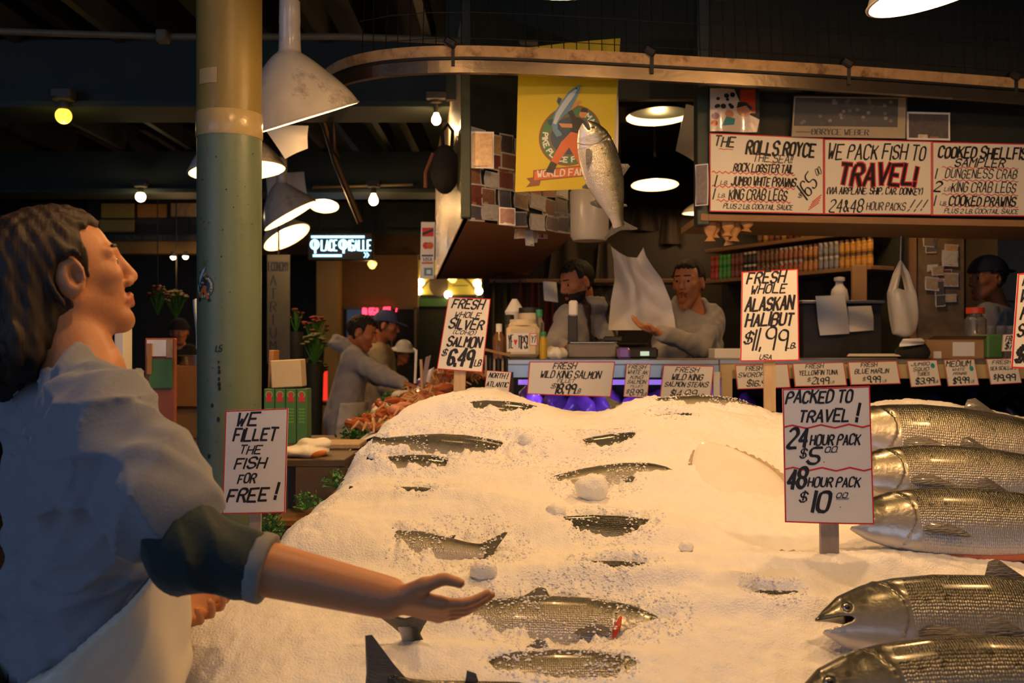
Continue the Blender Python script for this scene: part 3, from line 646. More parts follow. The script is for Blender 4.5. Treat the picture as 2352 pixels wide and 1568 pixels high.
def salmon_mat():
    m = bpy.data.materials.new('salmon skin'); m.use_nodes = True; nt = m.node_tree; N = nt.nodes; L = nt.links; b = N['Principled BSDF']
    at = N.new('ShaderNodeAttribute'); at.attribute_name = 'fish'
    sx = N.new('ShaderNodeSeparateXYZ'); L.new(at.outputs['Vector'], sx.inputs[0])
    tc = N.new('ShaderNodeTexCoord')
    ns = N.new('ShaderNodeTexNoise'); ns.inputs['Scale'].default_value = 14; ns.inputs['Detail'].default_value = 5; L.new(tc.outputs['Object'], ns.inputs[0])
    ad = N.new('ShaderNodeMath'); ad.operation = 'MULTIPLY_ADD'; ad.inputs[1].default_value = .35; L.new(ns.outputs['Fac'], ad.inputs[0]); L.new(sx.outputs['Y'], ad.inputs[2])
    mr = N.new('ShaderNodeMapRange'); mr.inputs[1].default_value = -.85; mr.inputs[2].default_value = 1.2; L.new(ad.outputs[0], mr.inputs[0])
    cr = N.new('ShaderNodeValToRGB'); L.new(mr.outputs[0], cr.inputs[0]); e = cr.color_ramp.elements
    e[0].position = 0.0; e[0].color = (.62, .58, .56, 1); e[1].position = 1.0; e[1].color = (.022, .026, .022, 1)
    for pos, c in ((.28, (.50, .47, .44)), (.48, (.36, .34, .29)), (.64, (.20, .19, .14)), (.76, (.05, .052, .036)), (.9, (.018, .020, .016))):
        q = e.new(pos); q.color = (*c, 1)
    vo = N.new('ShaderNodeTexVoronoi'); vo.inputs['Scale'].default_value = 26; L.new(tc.outputs['Object'], vo.inputs['Vector'])
    lt = N.new('ShaderNodeMath'); lt.operation = 'LESS_THAN'; lt.inputs[1].default_value = .20; L.new(vo.outputs['Distance'], lt.inputs[0])
    gt = N.new('ShaderNodeMath'); gt.operation = 'GREATER_THAN'; gt.inputs[1].default_value = .18; L.new(sx.outputs['Y'], gt.inputs[0])
    ml = N.new('ShaderNodeMath'); ml.operation = 'MULTIPLY'; L.new(lt.outputs[0], ml.inputs[0]); L.new(gt.outputs[0], ml.inputs[1])
    mx = N.new('ShaderNodeMix'); mx.data_type = 'RGBA'; mx.inputs['B'].default_value = (.02, .02, .015, 1)
    m8 = N.new('ShaderNodeMath'); m8.operation = 'MULTIPLY'; m8.inputs[1].default_value = .7; L.new(ml.outputs[0], m8.inputs[0]); L.new(m8.outputs[0], mx.inputs['Factor']); L.new(cr.outputs[0], mx.inputs['A'])
    mo_ = N.new('ShaderNodeMix'); mo_.data_type = 'RGBA'; mo_.inputs['B'].default_value = (.012, .008, .006, 1); L.new(sx.outputs['Z'], mo_.inputs['Factor']); L.new(mx.outputs['Result'], mo_.inputs['A']); L.new(mo_.outputs['Result'], b.inputs['Base Color'])
    # scales
    mp = N.new('ShaderNodeMapping'); mp.inputs['Scale'].default_value = (165, 13, 1); L.new(at.outputs['Vector'], mp.inputs[0])
    sv = N.new('ShaderNodeTexVoronoi'); sv.inputs['Scale'].default_value = 1; sv.inputs['Randomness'].default_value = .35; L.new(mp.outputs[0], sv.inputs['Vector'])
    bd = N.new('ShaderNodeMath'); bd.operation = 'GREATER_THAN'; bd.inputs[1].default_value = .215; L.new(sx.outputs['X'], bd.inputs[0])
    hm = N.new('ShaderNodeMath'); hm.operation = 'MULTIPLY'; L.new(sv.outputs['Distance'], hm.inputs[0]); L.new(bd.outputs[0], hm.inputs[1])
    bp = N.new('ShaderNodeBump'); bp.inputs['Strength'].default_value = .55; bp.inputs['Distance'].default_value = .004; bp.invert = True; L.new(hm.outputs[0], bp.inputs['Height'])
    n2 = N.new('ShaderNodeTexNoise'); n2.inputs['Scale'].default_value = 45; L.new(tc.outputs['Object'], n2.inputs[0])
    b2 = N.new('ShaderNodeBump'); b2.inputs['Strength'].default_value = .25; b2.inputs['Distance'].default_value = .006; L.new(n2.outputs['Fac'], b2.inputs['Height']); L.new(bp.outputs[0], b2.inputs['Normal'])
    L.new(b2.outputs[0], b.inputs['Normal'])
    b.inputs['Metallic'].default_value = .45; b.inputs['Roughness'].default_value = .33; b.inputs['Coat Weight'].default_value = .4; b.inputs['Coat Roughness'].default_value = .12
    return m
m_fish = salmon_mat()
m_fin = mat('dark grey fin', (.075, .072, .068), .35, var=.3, vscale=18, bump=.5, bscale=50, stretch=(1, 1, 5), coat=.3)
m_gill = mat('raw red gill', (.50, .055, .03), .3, var=.3, vscale=30, bump=.3)
m_cut = mat('cut salmon belly', (.62, .17, .08), .35, var=.25, vscale=25, bump=.2)
v_, q_ = sdf_mesh(lambda p: fish_sdf(p), (-.02, -.075, -.135), (.96, .075, .135), .0042)
att = np.c_[v_[:, 0], (v_[:, 2] - fish_c(v_[:, 0])) / fish_h(np.clip(v_[:, 0], 0, .94)), (ell(v_, (.018, 0, -.017), (.080, .06, .0125), np.array(Matrix.Rotation(math.radians(-8), 3, 'Y'))) < .0012) * (v_[:, 0] < .12) * 1.0]
def fin(pts, th, mid=None):
    """a fin: outline (x, z) with a lens shaped section"""
    mb = MB(); n = len(pts); cx = sum(p[0] for p in pts) / n; cz = sum(p[1] for p in pts) / n
    vs = [(x, 0, z) for x, z in pts] + [(cx + (x - cx) * .55, sy * th, cz + (z - cz) * .55) for sy in (-1, 1) for x, z in pts]
    fs = []
    for k, sg in ((1, 1), (2, -1)):
        for i in range(n):
            f = (i, (i + 1) % n, k * n + (i + 1) % n, k * n + i); fs.append(f if sg > 0 else f[::-1])
        r = tuple(k * n + i for i in range(n)); fs.append(r if sg > 0 else r[::-1])
    return mb.add(vs, fs)
def make_salmon():
    t = empty('salmon')
    body = np_obj('body', v_, q_, m_fish, t, attrs={'fish': att})
    b = fin([(.90, .034), (.94, .06), (1.0, .105), (1.012, .10), (.985, .03), (.978, .004), (.985, -.024), (1.012, -.092), (1.0, -.098), (.94, -.052), (.90, -.026)], .005); b.build('tail_fin', m_fin, t, smooth=True)
    b = fin([(.43, .108), (.45, .150), (.475, .158), (.52, .120), (.55, .098)], .004); b.build('dorsal_fin', m_fin, t, smooth=True)
    b = fin([(.76, .060), (.775, .080), (.795, .082), (.79, .058)], .003); b.build('adipose_fin', m_fin, t, smooth=True)
    b = fin([(.66, -.080), (.665, -.120), (.69, -.118), (.735, -.082), (.75, -.060)], .004); b.build('anal_fin', m_fin, t, smooth=True)
    b = fin([(.50, -.100), (.515, -.135), (.535, -.138), (.56, -.098)], .004); b.build('pelvic_fin', m_fin, t, smooth=True)
    for s in (-1, 1):
        b = MB(); k = 14
        pts = [(0, .012), (.03, .022), (.07, .020), (.11, .006), (.135, -.016), (.12, -.020), (.07, -.018), (.02, -.014), (0, -.010)]
        f = fin(pts, .003); R = Matrix.Rotation(math.radians(7), 3, 'Y') @ Matrix.Rotation(s * math.radians(10), 3, 'Z')
        f.v = [tuple(R @ Vector((x, y, z)) + Vector((.222, s * .052, -.045))) for x, y, z in f.v]; f.build('pectoral_fin', m_fin, t, smooth=True)
        e = MB(); e.lathe([(0.0001, .004), (.004, .0034), (.0066, .0018)], 14, mi=1); e.lathe([(.0066, .0018), (.0095, -.001), (.0095, -.005)], 14, mi=0)
        R = Matrix.Rotation(-s * math.pi / 2, 3, 'X'); e.v = [tuple(R @ Vector(q) + Vector((.070, s * (.0345), .018))) for q in e.v]; e.build('eye', [m_steel, m_black], body, smooth=True)
    return t
proto = make_salmon()
first = [True]
def salmon(label, c, L, head_right=False, tilt=50, turn=0, s0=.5, group='salmon lying on the ice', extra=None, R=None, dive=0):
    """c: the point of the fish (at fraction s0 along it) that is placed; tilt: how far its back is raised; turn: degrees in the plane of the ice"""
    t = proto if first[0] else copy_tree(proto); first[0] = False
    if R is None:
        a = math.radians(tilt); e3 = Vector((0, math.cos(a), math.sin(a))); e1 = Vector((-1 if head_right else 1, 0, 0))
        n = Vector((0, -math.sin(a), math.cos(a))); e1 = Matrix.Rotation(math.radians(turn), 3, n) @ e1; e3 = Matrix.Rotation(math.radians(turn), 3, n) @ e3
        e1, n = (e1 * math.cos(dive) + n * math.sin(dive)).normalized(), n
        R = Matrix((e1, e3.cross(e1), e3)).transposed()
    t.rotation_euler = R.to_euler(); t.scale = (L, L, L); t.location = Vector(c) - R @ Vector((s0 * L, 0, 0))
    t['label'] = label; t['category'] = 'fish'; t['group'] = group
    bpy.context.view_layer.update()
    return t, R
def child_of(t, mb, name, m):   # mb in the fish's own unit space
    return mb.build(name, m, t, smooth=True)
def belly_cut(t, side):
    b = MB(); k = 20
    b.tube([(.27 + .42 * i / k, side * .012, -np.interp(.27 + .42 * i / k, [0, .2, .3, .42, .55, .68, .78], [0, .097, .111, .115, .107, .081, .055]) - .002) for i in range(k + 1)], [.004 + .007 * math.sin(math.pi * i / k) for i in range(k + 1)], 8)
    child_of(t, b, 'belly_cut', m_cut)
def gill(t):
    b = MB(); rr = random.Random(3)
    b.tube([(.215 - .004 * i, s_ * (.050 + .004 * math.sin(i * .5)), -.07 + .012 * i) for i in range(9) for s_ in (1,)], [.004, .008, .011, .012, .012, .011, .009, .007, .003], 8); b.tube([(.215 - .004 * i, -(.050 + .004 * math.sin(i * .5)), -.07 + .012 * i) for i in range(9)], [.004, .008, .011, .012, .012, .011, .009, .007, .003], 8)
    child_of(t, b, 'red_gill', m_gill)
# whole salmon lined up on the right
def on_ice(px, py, up=.0):
    q = ice_at(px, py); return q + Vector((0, -math.sin(.26), math.cos(.26))) * up
t, R_ = salmon('whole silver salmon with its mouth open below the travel sign', P(1872, 1420, 2.06), .86, tilt=58, turn=-1, s0=0.0)
t, R_ = salmon('salmon at the bottom edge of the frame, back just showing', P(1822, 1600, 1.72), .84, tilt=55, turn=2, s0=0.0)
t, R_ = salmon('salmon with red cut belly lying behind the foremost whole salmon', P(1938, 1190, 2.48), .80, tilt=58, turn=-2, s0=0.0); belly_cut(t, -.6)
t, R_ = salmon('salmon between the cut belly salmon and the iced one', P(1925, 1085, 2.70), .80, tilt=55, turn=-2, s0=0.0)
t, R_ = salmon('iced salmon at the back, partly snowed under, below scallops sign', P(1890, 985, 3.02), 1.0, tilt=58, turn=-6, s0=0.0); belly_cut(t, -.6)
# salmon buried in the ice: (px, py, patch rx, ry (px), length, head right?, fraction shown, turn, lift, label)
BUR = [
 (1310, 1432, 200, 48, .62, True, .36, -3, .020, 'silver salmon with hooked jaw dug into the near ice, scales showing', 1),
 (1060, 1268, 125, 46, .62, False, .84, -12, .030, 'buried salmon whose silver side and dark tail show', 2),
 (1405, 1215, 85, 26, .55, True, .45, -6, .012, 'patch of dark speckled salmon back right of the tailed one', 0),
 (1405, 1318, 85, 17, .55, True, .45, -4, .006, 'dark speckled back almost covered, above the hooked jaw salmon', 0),
 (1362, 1104, 88, 28, .52, True, .5, 8, .016, 'pinkish salmon side showing above the round ice lump', 0),
 (1035, 1022, 165, 24, .54, True, .48, -7, .012, 'long salmon half iced near the upper left slope', 0),
 (960, 1068, 75, 13, .36, True, .5, -6, .012, 'dark salmon back at the left edge of the ice', 0),
 (975, 1140, 48, 12, .5, True, .5, -10, .004, 'faint dark back showing through ice at mid left', 0),
 (1385, 1019, 65, 10, .5, True, .5, 5, .004, 'faint olive back far up the ice slope', 0),
 (1590, 931, 90, 12, .55, True, .45, -2, .010, 'dark salmon with orange gill lying along the back ridge', 1),
 (1545, 966, 48, 6, .5, True, .5, 0, .003, 'thin dark fish back just under the ridge', 0),
 (1290, 1560, 130, 22, .62, True, .40, -1, .018, 'salmon with red gill at the bottom edge of the frame', 1),
 (1775, 1383, 55, 14, .5, True, .5, -3, .004, 'faint grey back beside the stake of the travel sign', 0),
 (1130, 935, 70, 12, .5, True, .5, -6, .002, 'faint back under the ice near the coho sign', 0),
]
for (px, py, rx, ry, L, hr, s0, turn, lift, lab, gl) in BUR:
    q = ice_at(px, py); g = 1 / math.sin(.26 + (py - HOR) / F_PX)   # foreshortening of the slope
    EXPO.append((q.x, q.y, S(rx, q.y), S(ry, q.y) * g * .9, math.radians(turn if not hr else turn), L / 2, (.5 - s0) * L * (-1 if hr else 1), .12 * L))
    nrm = Vector((0, -math.sin(.30), math.cos(.30)))
    up_ = gl == 0 and 'pinkish' not in lab
    t, R_ = salmon(lab, q + (nrm * (lift + .014 - .100 * L) if up_ else nrm * (lift - .045 * L)), L, hr, tilt=84 if up_ else 42, turn=turn, s0=s0, group='salmon buried in the ice', dive=.22 if gl == 2 else 0)
    if gl == 1: gill(t)
    if up_ or 'pinkish' in lab:
        for ch in list(t.children):
            if ch.name.split('.')[0] in ('dorsal_fin', 'adipose_fin', 'tail_fin', 'anal_fin', 'pelvic_fin'): bpy.data.objects.remove(ch)
# big tail fin standing up out of the ice by the bottom edge
q = ice_at(770, 1568)
f_ = Vector((.80, .25, -.28)).normalized(); e3 = Vector((-.10, -.15, .95)); e3 = (e3 - f_ * e3.dot(f_)).normalized(); e1 = -f_
t, R_ = salmon('black tail fin standing out of the ice at the bottom', P(812, 1575, 1.80), .95, s0=1.0, R=Matrix((e1, e3.cross(e1), e3)).transposed(), group='salmon buried in the ice')
q = ice_at(925, 1500)
f_ = Vector((.20, .45, -.80)).normalized(); e3 = Vector((.9, -.3, .1)); e3 = (e3 - f_ * e3.dot(f_)).normalized(); e1 = -f_
t, R_ = salmon('dark fish tail standing in the hollow below the hand', q + Vector((0, -.02, .085)), .62, s0=1.0, R=Matrix((e1, e3.cross(e1), e3)).transposed(), group='salmon buried in the ice')
# the thrown fish, in the air between the two men
e1 = Vector((.30, .25, -.92)).normalized(); e3 = Vector((.90, -.1, .25)); e3 = (e3 - e1 * e3.dot(e1)).normalized()
t, R_ = salmon('thrown salmon flying head up in front of the yellow banner', P(1350, 275, 3.5), .47, s0=0.0, R=Matrix((e1, e3.cross(e1), e3)).transposed(), group='thrown fish'); t.scale = (.42, .52, .62)

# ---- halibut
m_hal = mat('halibut white side', (.90, .87, .82), .22, var=.06, vscale=10, bump=.08, bscale=60, coat=.4)
m_halfin = mat('halibut fin edge', (.42, .33, .26), .4, var=.3, vscale=20, bump=.3)
def halibut(label, c, L, ang, tilt):
    t = empty('halibut', c, label=label, cat='fish', group='pale halibut on the ice')
    R = Matrix.Rotation(tilt, 3, 'X') @ Rz(ang)
    w = lambda s: .26 * math.sin(math.pi * min(1, max(0, s)) ** .85) ** .8 + .025
    b = MB()
    def fn(u, v, sg, k=1.0):
        a = (v - .5) * 2; x = (u - .5) * L; y = a * w(u) * L * k; z = sg * .045 * L * math.sqrt(max(0, 1 - a * a)) * math.sin(math.pi * u) ** .5
        return R @ Vector((x, y, z))
    b.grid(lambda u, v: fn(u, v, 1), 24, 14); b.grid(lambda u, v: fn(1 - u, v, -1), 24, 14); b.build('body', m_hal, t, smooth=True)
    b = MB()
    for sg in (-1, 1):
        b.grid(lambda u, v: R @ Vector(((u * .8 + .1 - .5) * L, sg * (w(u * .8 + .1) * L * (.97 + v * .17)), .004 * math.sin(u * 90) * v)), 40, 2, thick=tuple(R @ Vector((0, 0, -.004))))
    b.build('fringe_fin', m_halfin, t, smooth=True)
    b = MB(); b.prism([(-.5 * L, .02 * L), (-.64 * L, .12 * L), (-.61 * L, 0), (-.64 * L, -.12 * L), (-.5 * L, -.02 * L)], .012, R=R); b.build('tail_fin', m_halfin, t)
    return t
halibut('pale halibut under the halibut sign, one fin edge showing', on_ice(1690, 1095, .0), .44, math.radians(105), math.radians(24))
halibut('pale halibut half iced left of the travel sign stake', on_ice(1760, 1330, -.012), .40, math.radians(35), math.radians(22))

# ---- the ice itself
def ice_height(x, y):
    b = ice_base(x, y)
    for (ex, ey, ru, rv, an, hl, sh, hw) in EXPO:
        m = (np.abs(x - ex) < hl * 1.9) & (np.abs(y - ey) < max(hw * 3, hl * abs(math.sin(an)) + hw * 3))
        if not m.any(): continue
        u = (x[m] - ex) * math.cos(an) + (y[m] - ey) * math.sin(an); v = -(x[m] - ex) * math.sin(an) + (y[m] - ey) * math.cos(an)
        w_ = nz(x[m], y[m], 22, 3.0) * .4 + nz(x[m], y[m], 60, 5.0) * .3 + nz(x[m], y[m], 120, 8.0) * .15
        E = 1 / (1 + np.exp(6 * (np.sqrt((u / ru) ** 2 + (v / rv) ** 2) - 1 + w_)))
        C = np.exp(-((u - sh) / (hl * 1.05)) ** 4 - (v / (hw * 1.25)) ** 4)
        b[m] += .036 * C * (1 - E) - .012 * E
    b = b + .012 * nz(x, y, 4.5, 1.0) + .007 * nz(x, y, 11, 2.0) + .0045 * nz(x, y, 34, 7.0) + .003 * nz(x, y, 95, 9.0) + .0016 * nz(x, y, 210, 4.0)
    le = np.interp(y, [a for a, _ in LE], [c for _, c in LE]) + .02 * nz(x * 0, y, 9, 6.0)
    b = b - np.clip(le - x, 0, 1) * 2.0 - .05 * np.exp(-np.clip(x - le, 0, 9) / .05)
    return b
gx = np.concatenate([np.arange(-1.1, 1.35, .0065), np.arange(1.35, 2.56, .012)]); gy = np.arange(1.5, 3.96, .0075)
X_, Y_ = np.meshgrid(gx, gy, indexing='ij'); x_, y_ = X_.ravel(), Y_.ravel()
le = np.interp(y_, [a for a, _ in LE], [c for _, c in LE])
keep = (x_ > le - .10) & (np.abs(x_) < y_ * .62 + .55)
z_ = np.full(x_.shape, -9.0); z_[keep] = ice_height(x_[keep], y_[keep])
ny = len(gy); I = np.arange(len(x_)).reshape(len(gx), ny); K = keep.reshape(len(gx), ny)
ok = K[:-1, :-1] & K[1:, :-1] & K[1:, 1:] & K[:-1, 1:]
q4 = np.stack([I[:-1, :-1], I[1:, :-1], I[1:, 1:], I[:-1, 1:]], -1)[ok]
used = np.unique(q4); mp_ = np.full(len(x_), -1); mp_[used] = np.arange(len(used))
m_ice = mat('crushed ice', (.92, .91, .90), .45, var=.05, vscale=30, bump=.45, bscale=200)
o = np_obj('crushed_ice', np.c_[x_, y_, z_][used], mp_[q4], m_ice); o['kind'] = 'stuff'; o['label'] = 'sloping heap of crushed ice covering the whole fish stand'; o['category'] = 'ice'
# loose lumps
for k, (px, py, r, lab) in enumerate(((1362, 1145, .042, 'largest round lump of ice, in front of the pinkish salmon'), (1275, 1190, .024, 'small lump of ice left of the largest lump'), (860, 1058, .017, 'lump of ice lying on the dark back at the left edge'),
                                     (1210, 1025, .026, 'smooth lump of ice far up the slope'), (1110, 1330, .026, 'lump of ice beside the dark tail and the hand'), (1575, 1265, .016, 'tiny lump of ice right of the speckled back'))):
    q = ice_at(px, py); rr = random.Random(k); b = MB()
    b.grid(lambda u, v: Vector((math.cos(2 * math.pi * u) * math.sin(math.pi * v) * r * 1.15, math.sin(2 * math.pi * u) * math.sin(math.pi * v) * r, math.cos(math.pi * v) * r * .9)) *
           (1 + .22 * mnoise.noise((math.cos(2 * math.pi * u) * math.sin(math.pi * v) * 1.6 + k, math.sin(2 * math.pi * u) * math.sin(math.pi * v) * 1.6, math.cos(math.pi * v) * 1.6))), 24, 14)
    o = b.build('ice_lump', m_ice, None, loc=q + Vector((0, -.01, r * .75)), smooth=True); tag(o, lab, 'ice', 'loose lumps of ice')
# stand under the ice
b = MB(); n = 24
ys = np.linspace(1.6, 3.9, n); lx = np.interp(ys, [a for a, _ in LE], [c for _, c in LE]) - .055
top = [(lx[i], ys[i], .85 + .26 * (min(ys[i], YR) - 1.94) - .10 - max(0, ys[i] - YR) * 1.6) for i in range(n)]
vs = [v for a in top for v in (a, (a[0], a[1], 0), (2.5, a[1], a[2]), (2.5, a[1], 0))]
fs = []
for i in range(n - 1):
    a, c = i * 4, i * 4 + 4; fs += [(a, a + 1, c + 1, c), (a, c, c + 2, a + 2), (a + 2, c + 2, c + 3, a + 3)]
fs += [(0, 2, 3, 1), ((n - 1) * 4, (n - 1) * 4 + 1, (n - 1) * 4 + 3, (n - 1) * 4 + 2)]
b.add(vs, fs); tag(b.build('fish_stand', m_cab), 'brown slanted stand that carries the crushed ice and salmon', 'stand')

# loose grains of ice sprinkled over the half buried fish
bpy.context.view_layer.update(); dg = bpy.context.evaluated_depsgraph_get(); rr = random.Random(77); gv = []; gf = []
OCT = [(1, 0, 0), (-1, 0, 0), (0, 1, 0), (0, -1, 0), (0, 0, 1), (0, 0, -1)]; OF = [(0, 2, 4), (2, 1, 4), (1, 3, 4), (3, 0, 4), (2, 0, 5), (1, 2, 5), (3, 1, 5), (0, 3, 5)]
def grain(p, s):
    b_ = len(gv); gv.extend([(p[0] + a * s * rr.uniform(.6, 1.3), p[1] + b * s * rr.uniform(.6, 1.3), p[2] + c * s * rr.uniform(.5, 1)) for a, b, c in OCT]); gf.extend([tuple(i + b_ for i in f) for f in OF])
for (ex, ey, ru, rv, an, hl, sh, hw) in EXPO:
    for k in range(int(2600 * ru * (rv + .03) / .03) + 60):
        a, r = rr.uniform(0, 6.283), rr.uniform(.35, 1.45); u, v = ru * r * math.cos(a), (rv + .02) * r * math.sin(a)
        if rr.random() > .25 + .7 * min(1, r / 1.1) ** 2: continue
        p = (ex + u * math.cos(an) - v * math.sin(an), ey + u * math.sin(an) + v * math.cos(an), 2.0); h_, loc_ = SC.ray_cast(dg, p, (0, 0, -1), distance=1.6)[:2]
        if h_: grain(loc_, rr.uniform(.0018, .0048))
me = bpy.data.meshes.new('ice_grains'); me.from_pydata(gv, [], gf); o = link_mesh('ice_grains', me, m_ice, smooth=False); tag(o, 'loose ice grains sprinkled over the half buried salmon', 'ice', None, 'stuff')
# ------------------------------------------------------------------ the stall around the fish
def boxpx(name, label, cat, r, Y, depth, m, group=None, zb=None, bev=.004, yaw=0):
    a, c = P(r[0], r[1], Y), P(r[2], r[3], Y); z0 = zb if zb is not None else c.z
    o = MB().box((0, 0, (a.z - z0) / 2), (c.x - a.x, depth, a.z - z0), rot=Rz(yaw), bev=bev).build(name, m, None, ((a.x + c.x) / 2, Y + depth / 2, z0))
    return tag(o, label, cat, group)
def lathepx(name, label, cat, px, yb, Y, prof, mats, mis=None, group=None, zb=None, n=20, cap=False):
    c = P(px, yb, Y); c.z = zb if zb is not None else c.z
    return tag(MB().lathe([(S(r, Y), S(z, Y)) for r, z in prof], n, mis=mis, cap=cap).build(name, mats, None, c, smooth=True), label, cat, group)
# overhead rail with its curved end
RP = [(716, 215, 4.75), (728, 190, 4.50), (748, 168, 4.30), (780, 148, 4.16), (840, 131, 4.06), (920, 121, 4.00), (1030, 116, 3.98), (1150, 118, 4.0), (1300, 125, 4.03), (1450, 133, 4.07), (1600, 142, 4.12), (1750, 150, 4.16), (1900, 159, 4.21), (2050, 169, 4.27), (2200, 180, 4.33), (2352, 192, 4.40), (2500, 204, 4.46)]
def interp_path(pts, n):
    t = np.arange(len(pts)); q = np.linspace(0, len(pts) - 1, n); p = np.array([tuple(a) for a in pts])
    for _ in range(1): out = np.c_[[np.interp(q, t, p[:, k]) for k in range(3)]].T
    k = np.ones(5) / 5; pad = np.pad(out, ((2, 2), (0, 0)), 'edge'); return np.c_[[np.convolve(pad[:, i], k, 'valid') for i in range(3)]].T
rp = interp_path([P(*p) for p in RP], 70)
rail = empty('canopy_rail', tuple(rp[0]), label='curved double metal rail running above the whole fish stall', cat='rail')
def strip(z0, z1, dy, th):
    b = MB(); o_ = Vector(rp[0]); n = len(rp); vs = []
    for p in rp:
        for (yy, zz) in ((dy, z0), (dy, z1), (dy + th, z1), (dy + th, z0)): vs.append((p[0] - o_.x, p[1] - o_.y + yy, p[2] - o_.z + zz))
    fs = [(i * 4 + k, i * 4 + 4 + k, i * 4 + 4 + (k + 1) % 4, i * 4 + (k + 1) % 4) for i in range(n - 1) for k in range(4)] + [(0, 1, 2, 3), tuple(4 * (n - 1) + k for k in (3, 2, 1, 0))]
    return b.add(vs, fs)
strip(-.022, .022, 0, .03).build('upper_strip', m_rusty, rail)
strip(-.034, -.024, -.006, .05).build('shadow_strip', m_black, rail)  # solid black strip standing in for the shade between the two strips
strip(-.085, -.036, .004, .03).build('lower_strip', m_railsteel, rail)
for k in (26, 40, 53, 64): MB().box(Vector(rp[k]) - Vector(rp[0]) + Vector((0, .0, .03)), (.05, .05, .03), rot=Ry(.5), bev=.006).box(Vector(rp[k]) - Vector(rp[0]) + Vector((.01, .0, -.02)), (.014, .012, .08)).build('clamp', m_black, rail)
for k in range(20): pass
# hood panel and wire grid above the rail
struct(MB().box((2.4, 5.3, 3.38), (5.5, .05, 1.12)).build('wall_front', mat('dark glossy hood', (.055, .060, .040), .32, .3, var=.25, vscale=4, bump=.05)))
g = MB()
for i in range(66):
    x = -.62 + i * .052; k = min(int((x + 1.0) / 4.0 * 50) + 12, 69); rr = random.Random(i)
    dx = rr.uniform(-.006, .006); zb = float(np.interp(x, rp[:, 0][np.argsort(rp[:, 0])], rp[:, 2][np.argsort(rp[:, 0])])) + .0
    yb = float(np.interp(x, rp[:, 0][np.argsort(rp[:, 0])], rp[:, 1][np.argsort(rp[:, 0])])) + .02
    g.tube([(x, yb, zb - .01), (x + dx, yb + .05, zb + .25), (x - dx, yb + .1, zb + .75)], .0022, 5)
for k in range(6):
    g.tube([(p[0], p[1] + .03 + k * .012, p[2] + .06 + k * .11) for p in rp[16::4]], .0018, 5)
tag(g.build('wire_grid', mat('rusty wire', (.028, .022, .015), .5, .5)), 'thin wire grid standing on the canopy rail', 'wire grid')
# overhead corner with pinned photographs
F0, F1, F2, F3 = (-.223, 4.6), (-.66, 8.6), (.325, 5.2), (.10, 8.6)
cor = empty('overhead_cabinet', (F0[0], F0[1], 2.1), label='green edged overhead cabinet corner covered in pinned photographs', cat='cabinet')
def wallq(p, q, z0, z1, th, m, name, base):
    b = MB(); p = Vector((*p, 0)); q = Vector((*q, 0)); n = (q - p).cross(Vector((0, 0, 1))).normalized() * th; o_ = Vector(base)
    vs = [a + Vector((0, 0, z)) - o_ for a in (p, q, q - n, p - n) for z in (z0, z1)]
    return b.add(vs, [(0, 2, 3, 1), (2, 4, 5, 3), (4, 6, 7, 5), (6, 0, 1, 7), (0, 6, 4, 2), (1, 3, 5, 7)]).build(name, m, cor)
m_corr = mat('corrugated shiny metal', (.55, .50, .45), .18, 1.0, var=.1, vscale=3, bump=.6, bscale=16, stretch=(14, 14, .4))
wallq(F1, F0, 2.1, 2.62, .02, m_corr, 'corrugated_panel', cor.location); wallq(F1, F0, 2.62, 3.1, .02, mat('cream panel', (.50, .42, .30), .4), 'cream_panel', cor.location)
wallq(F0, F2, 2.1, 3.1, .02, m_greenwall, 'photo_panel', cor.location)
MB().box((.012, -.012, .5), (.045, .045, 1.0), bev=.004).build('corner_post', m_greenwall, cor)
b = MB(); b.prism([(x - F0[0], y - F0[1]) for x, y in (F0, F2, F3, F1)], .012); b.build('soffit', m_soffit, cor)
# photographs on it
PAL = [(.50, .36, .26), (.22, .11, .07), (.42, .18, .10), (.62, .58, .52), (.08, .07, .07), (.16, .13, .11), (.34, .26, .18), (.10, .10, .14), (.46, .30, .16), (.17, .05, .04)]
pm = [mat('photo tone %s' % 'abcdefghij'[k], tuple(min(1, x * 1.5) for x in c), .3, var=.5, vscale=60, bump=0) for k, c in enumerate(PAL)]
def photo(label, cen, ux, uz, w, h, seed, group=None, cat='photograph', frame_m=0, name='photo_print', basei=None):
    rr = random.Random(seed); mb = MB(); ux = Vector(ux).normalized(); n = ux.cross(Vector(uz)).normalized(); uz = Vector(uz).normalized()
    if n.y > 0: n = -n
    bow = rr.uniform(.002, .010)
    def fm(u, v, l): return ux * (u - w / 2) + uz * (v - h / 2) + n * (.002 + l * .0006 + bow * (2 * v / h - 1) ** 2)
    mb.grid(lambda s, t: fm(s * w, t * h, 0), 2, 4, 10, thick=tuple(-n * .001))
    fl = Flat(); m_ = .07 * min(w, h); base = rr.randrange(10) if basei is None else basei
    fl.rect(m_, m_, w - m_, h - m_, base, 1)
    for k in range(rr.randrange(2, 4)):
        cx = w * rr.uniform(.25, .75); hh = h * rr.uniform(.35, .6); hw = w * rr.uniform(.10, .2)
        fl.poly([(cx - hw, m_), (cx + hw, m_), (cx + hw * .8, hh), (cx - hw * .8, hh)], rr.randrange(10), 1.5 + k * .2); fl.disc((cx, min(hh + h * .1, h - m_ * 2)), min(w, h) * .12, rr.choice((0, 2, 6)), 2 + k * .2, n=10)
    fl.into(mb, fm); o = mb.build(name, pm + [m_paper], None, cen); return tag(o, label, cat, group)
d_ = Vector((F2[0] - F0[0], F2[1] - F0[1], 0)); Lp = d_.length; d_.normalize(); nn = Vector((d_.y, -d_.x, 0))
rr = random.Random(5); k = 0
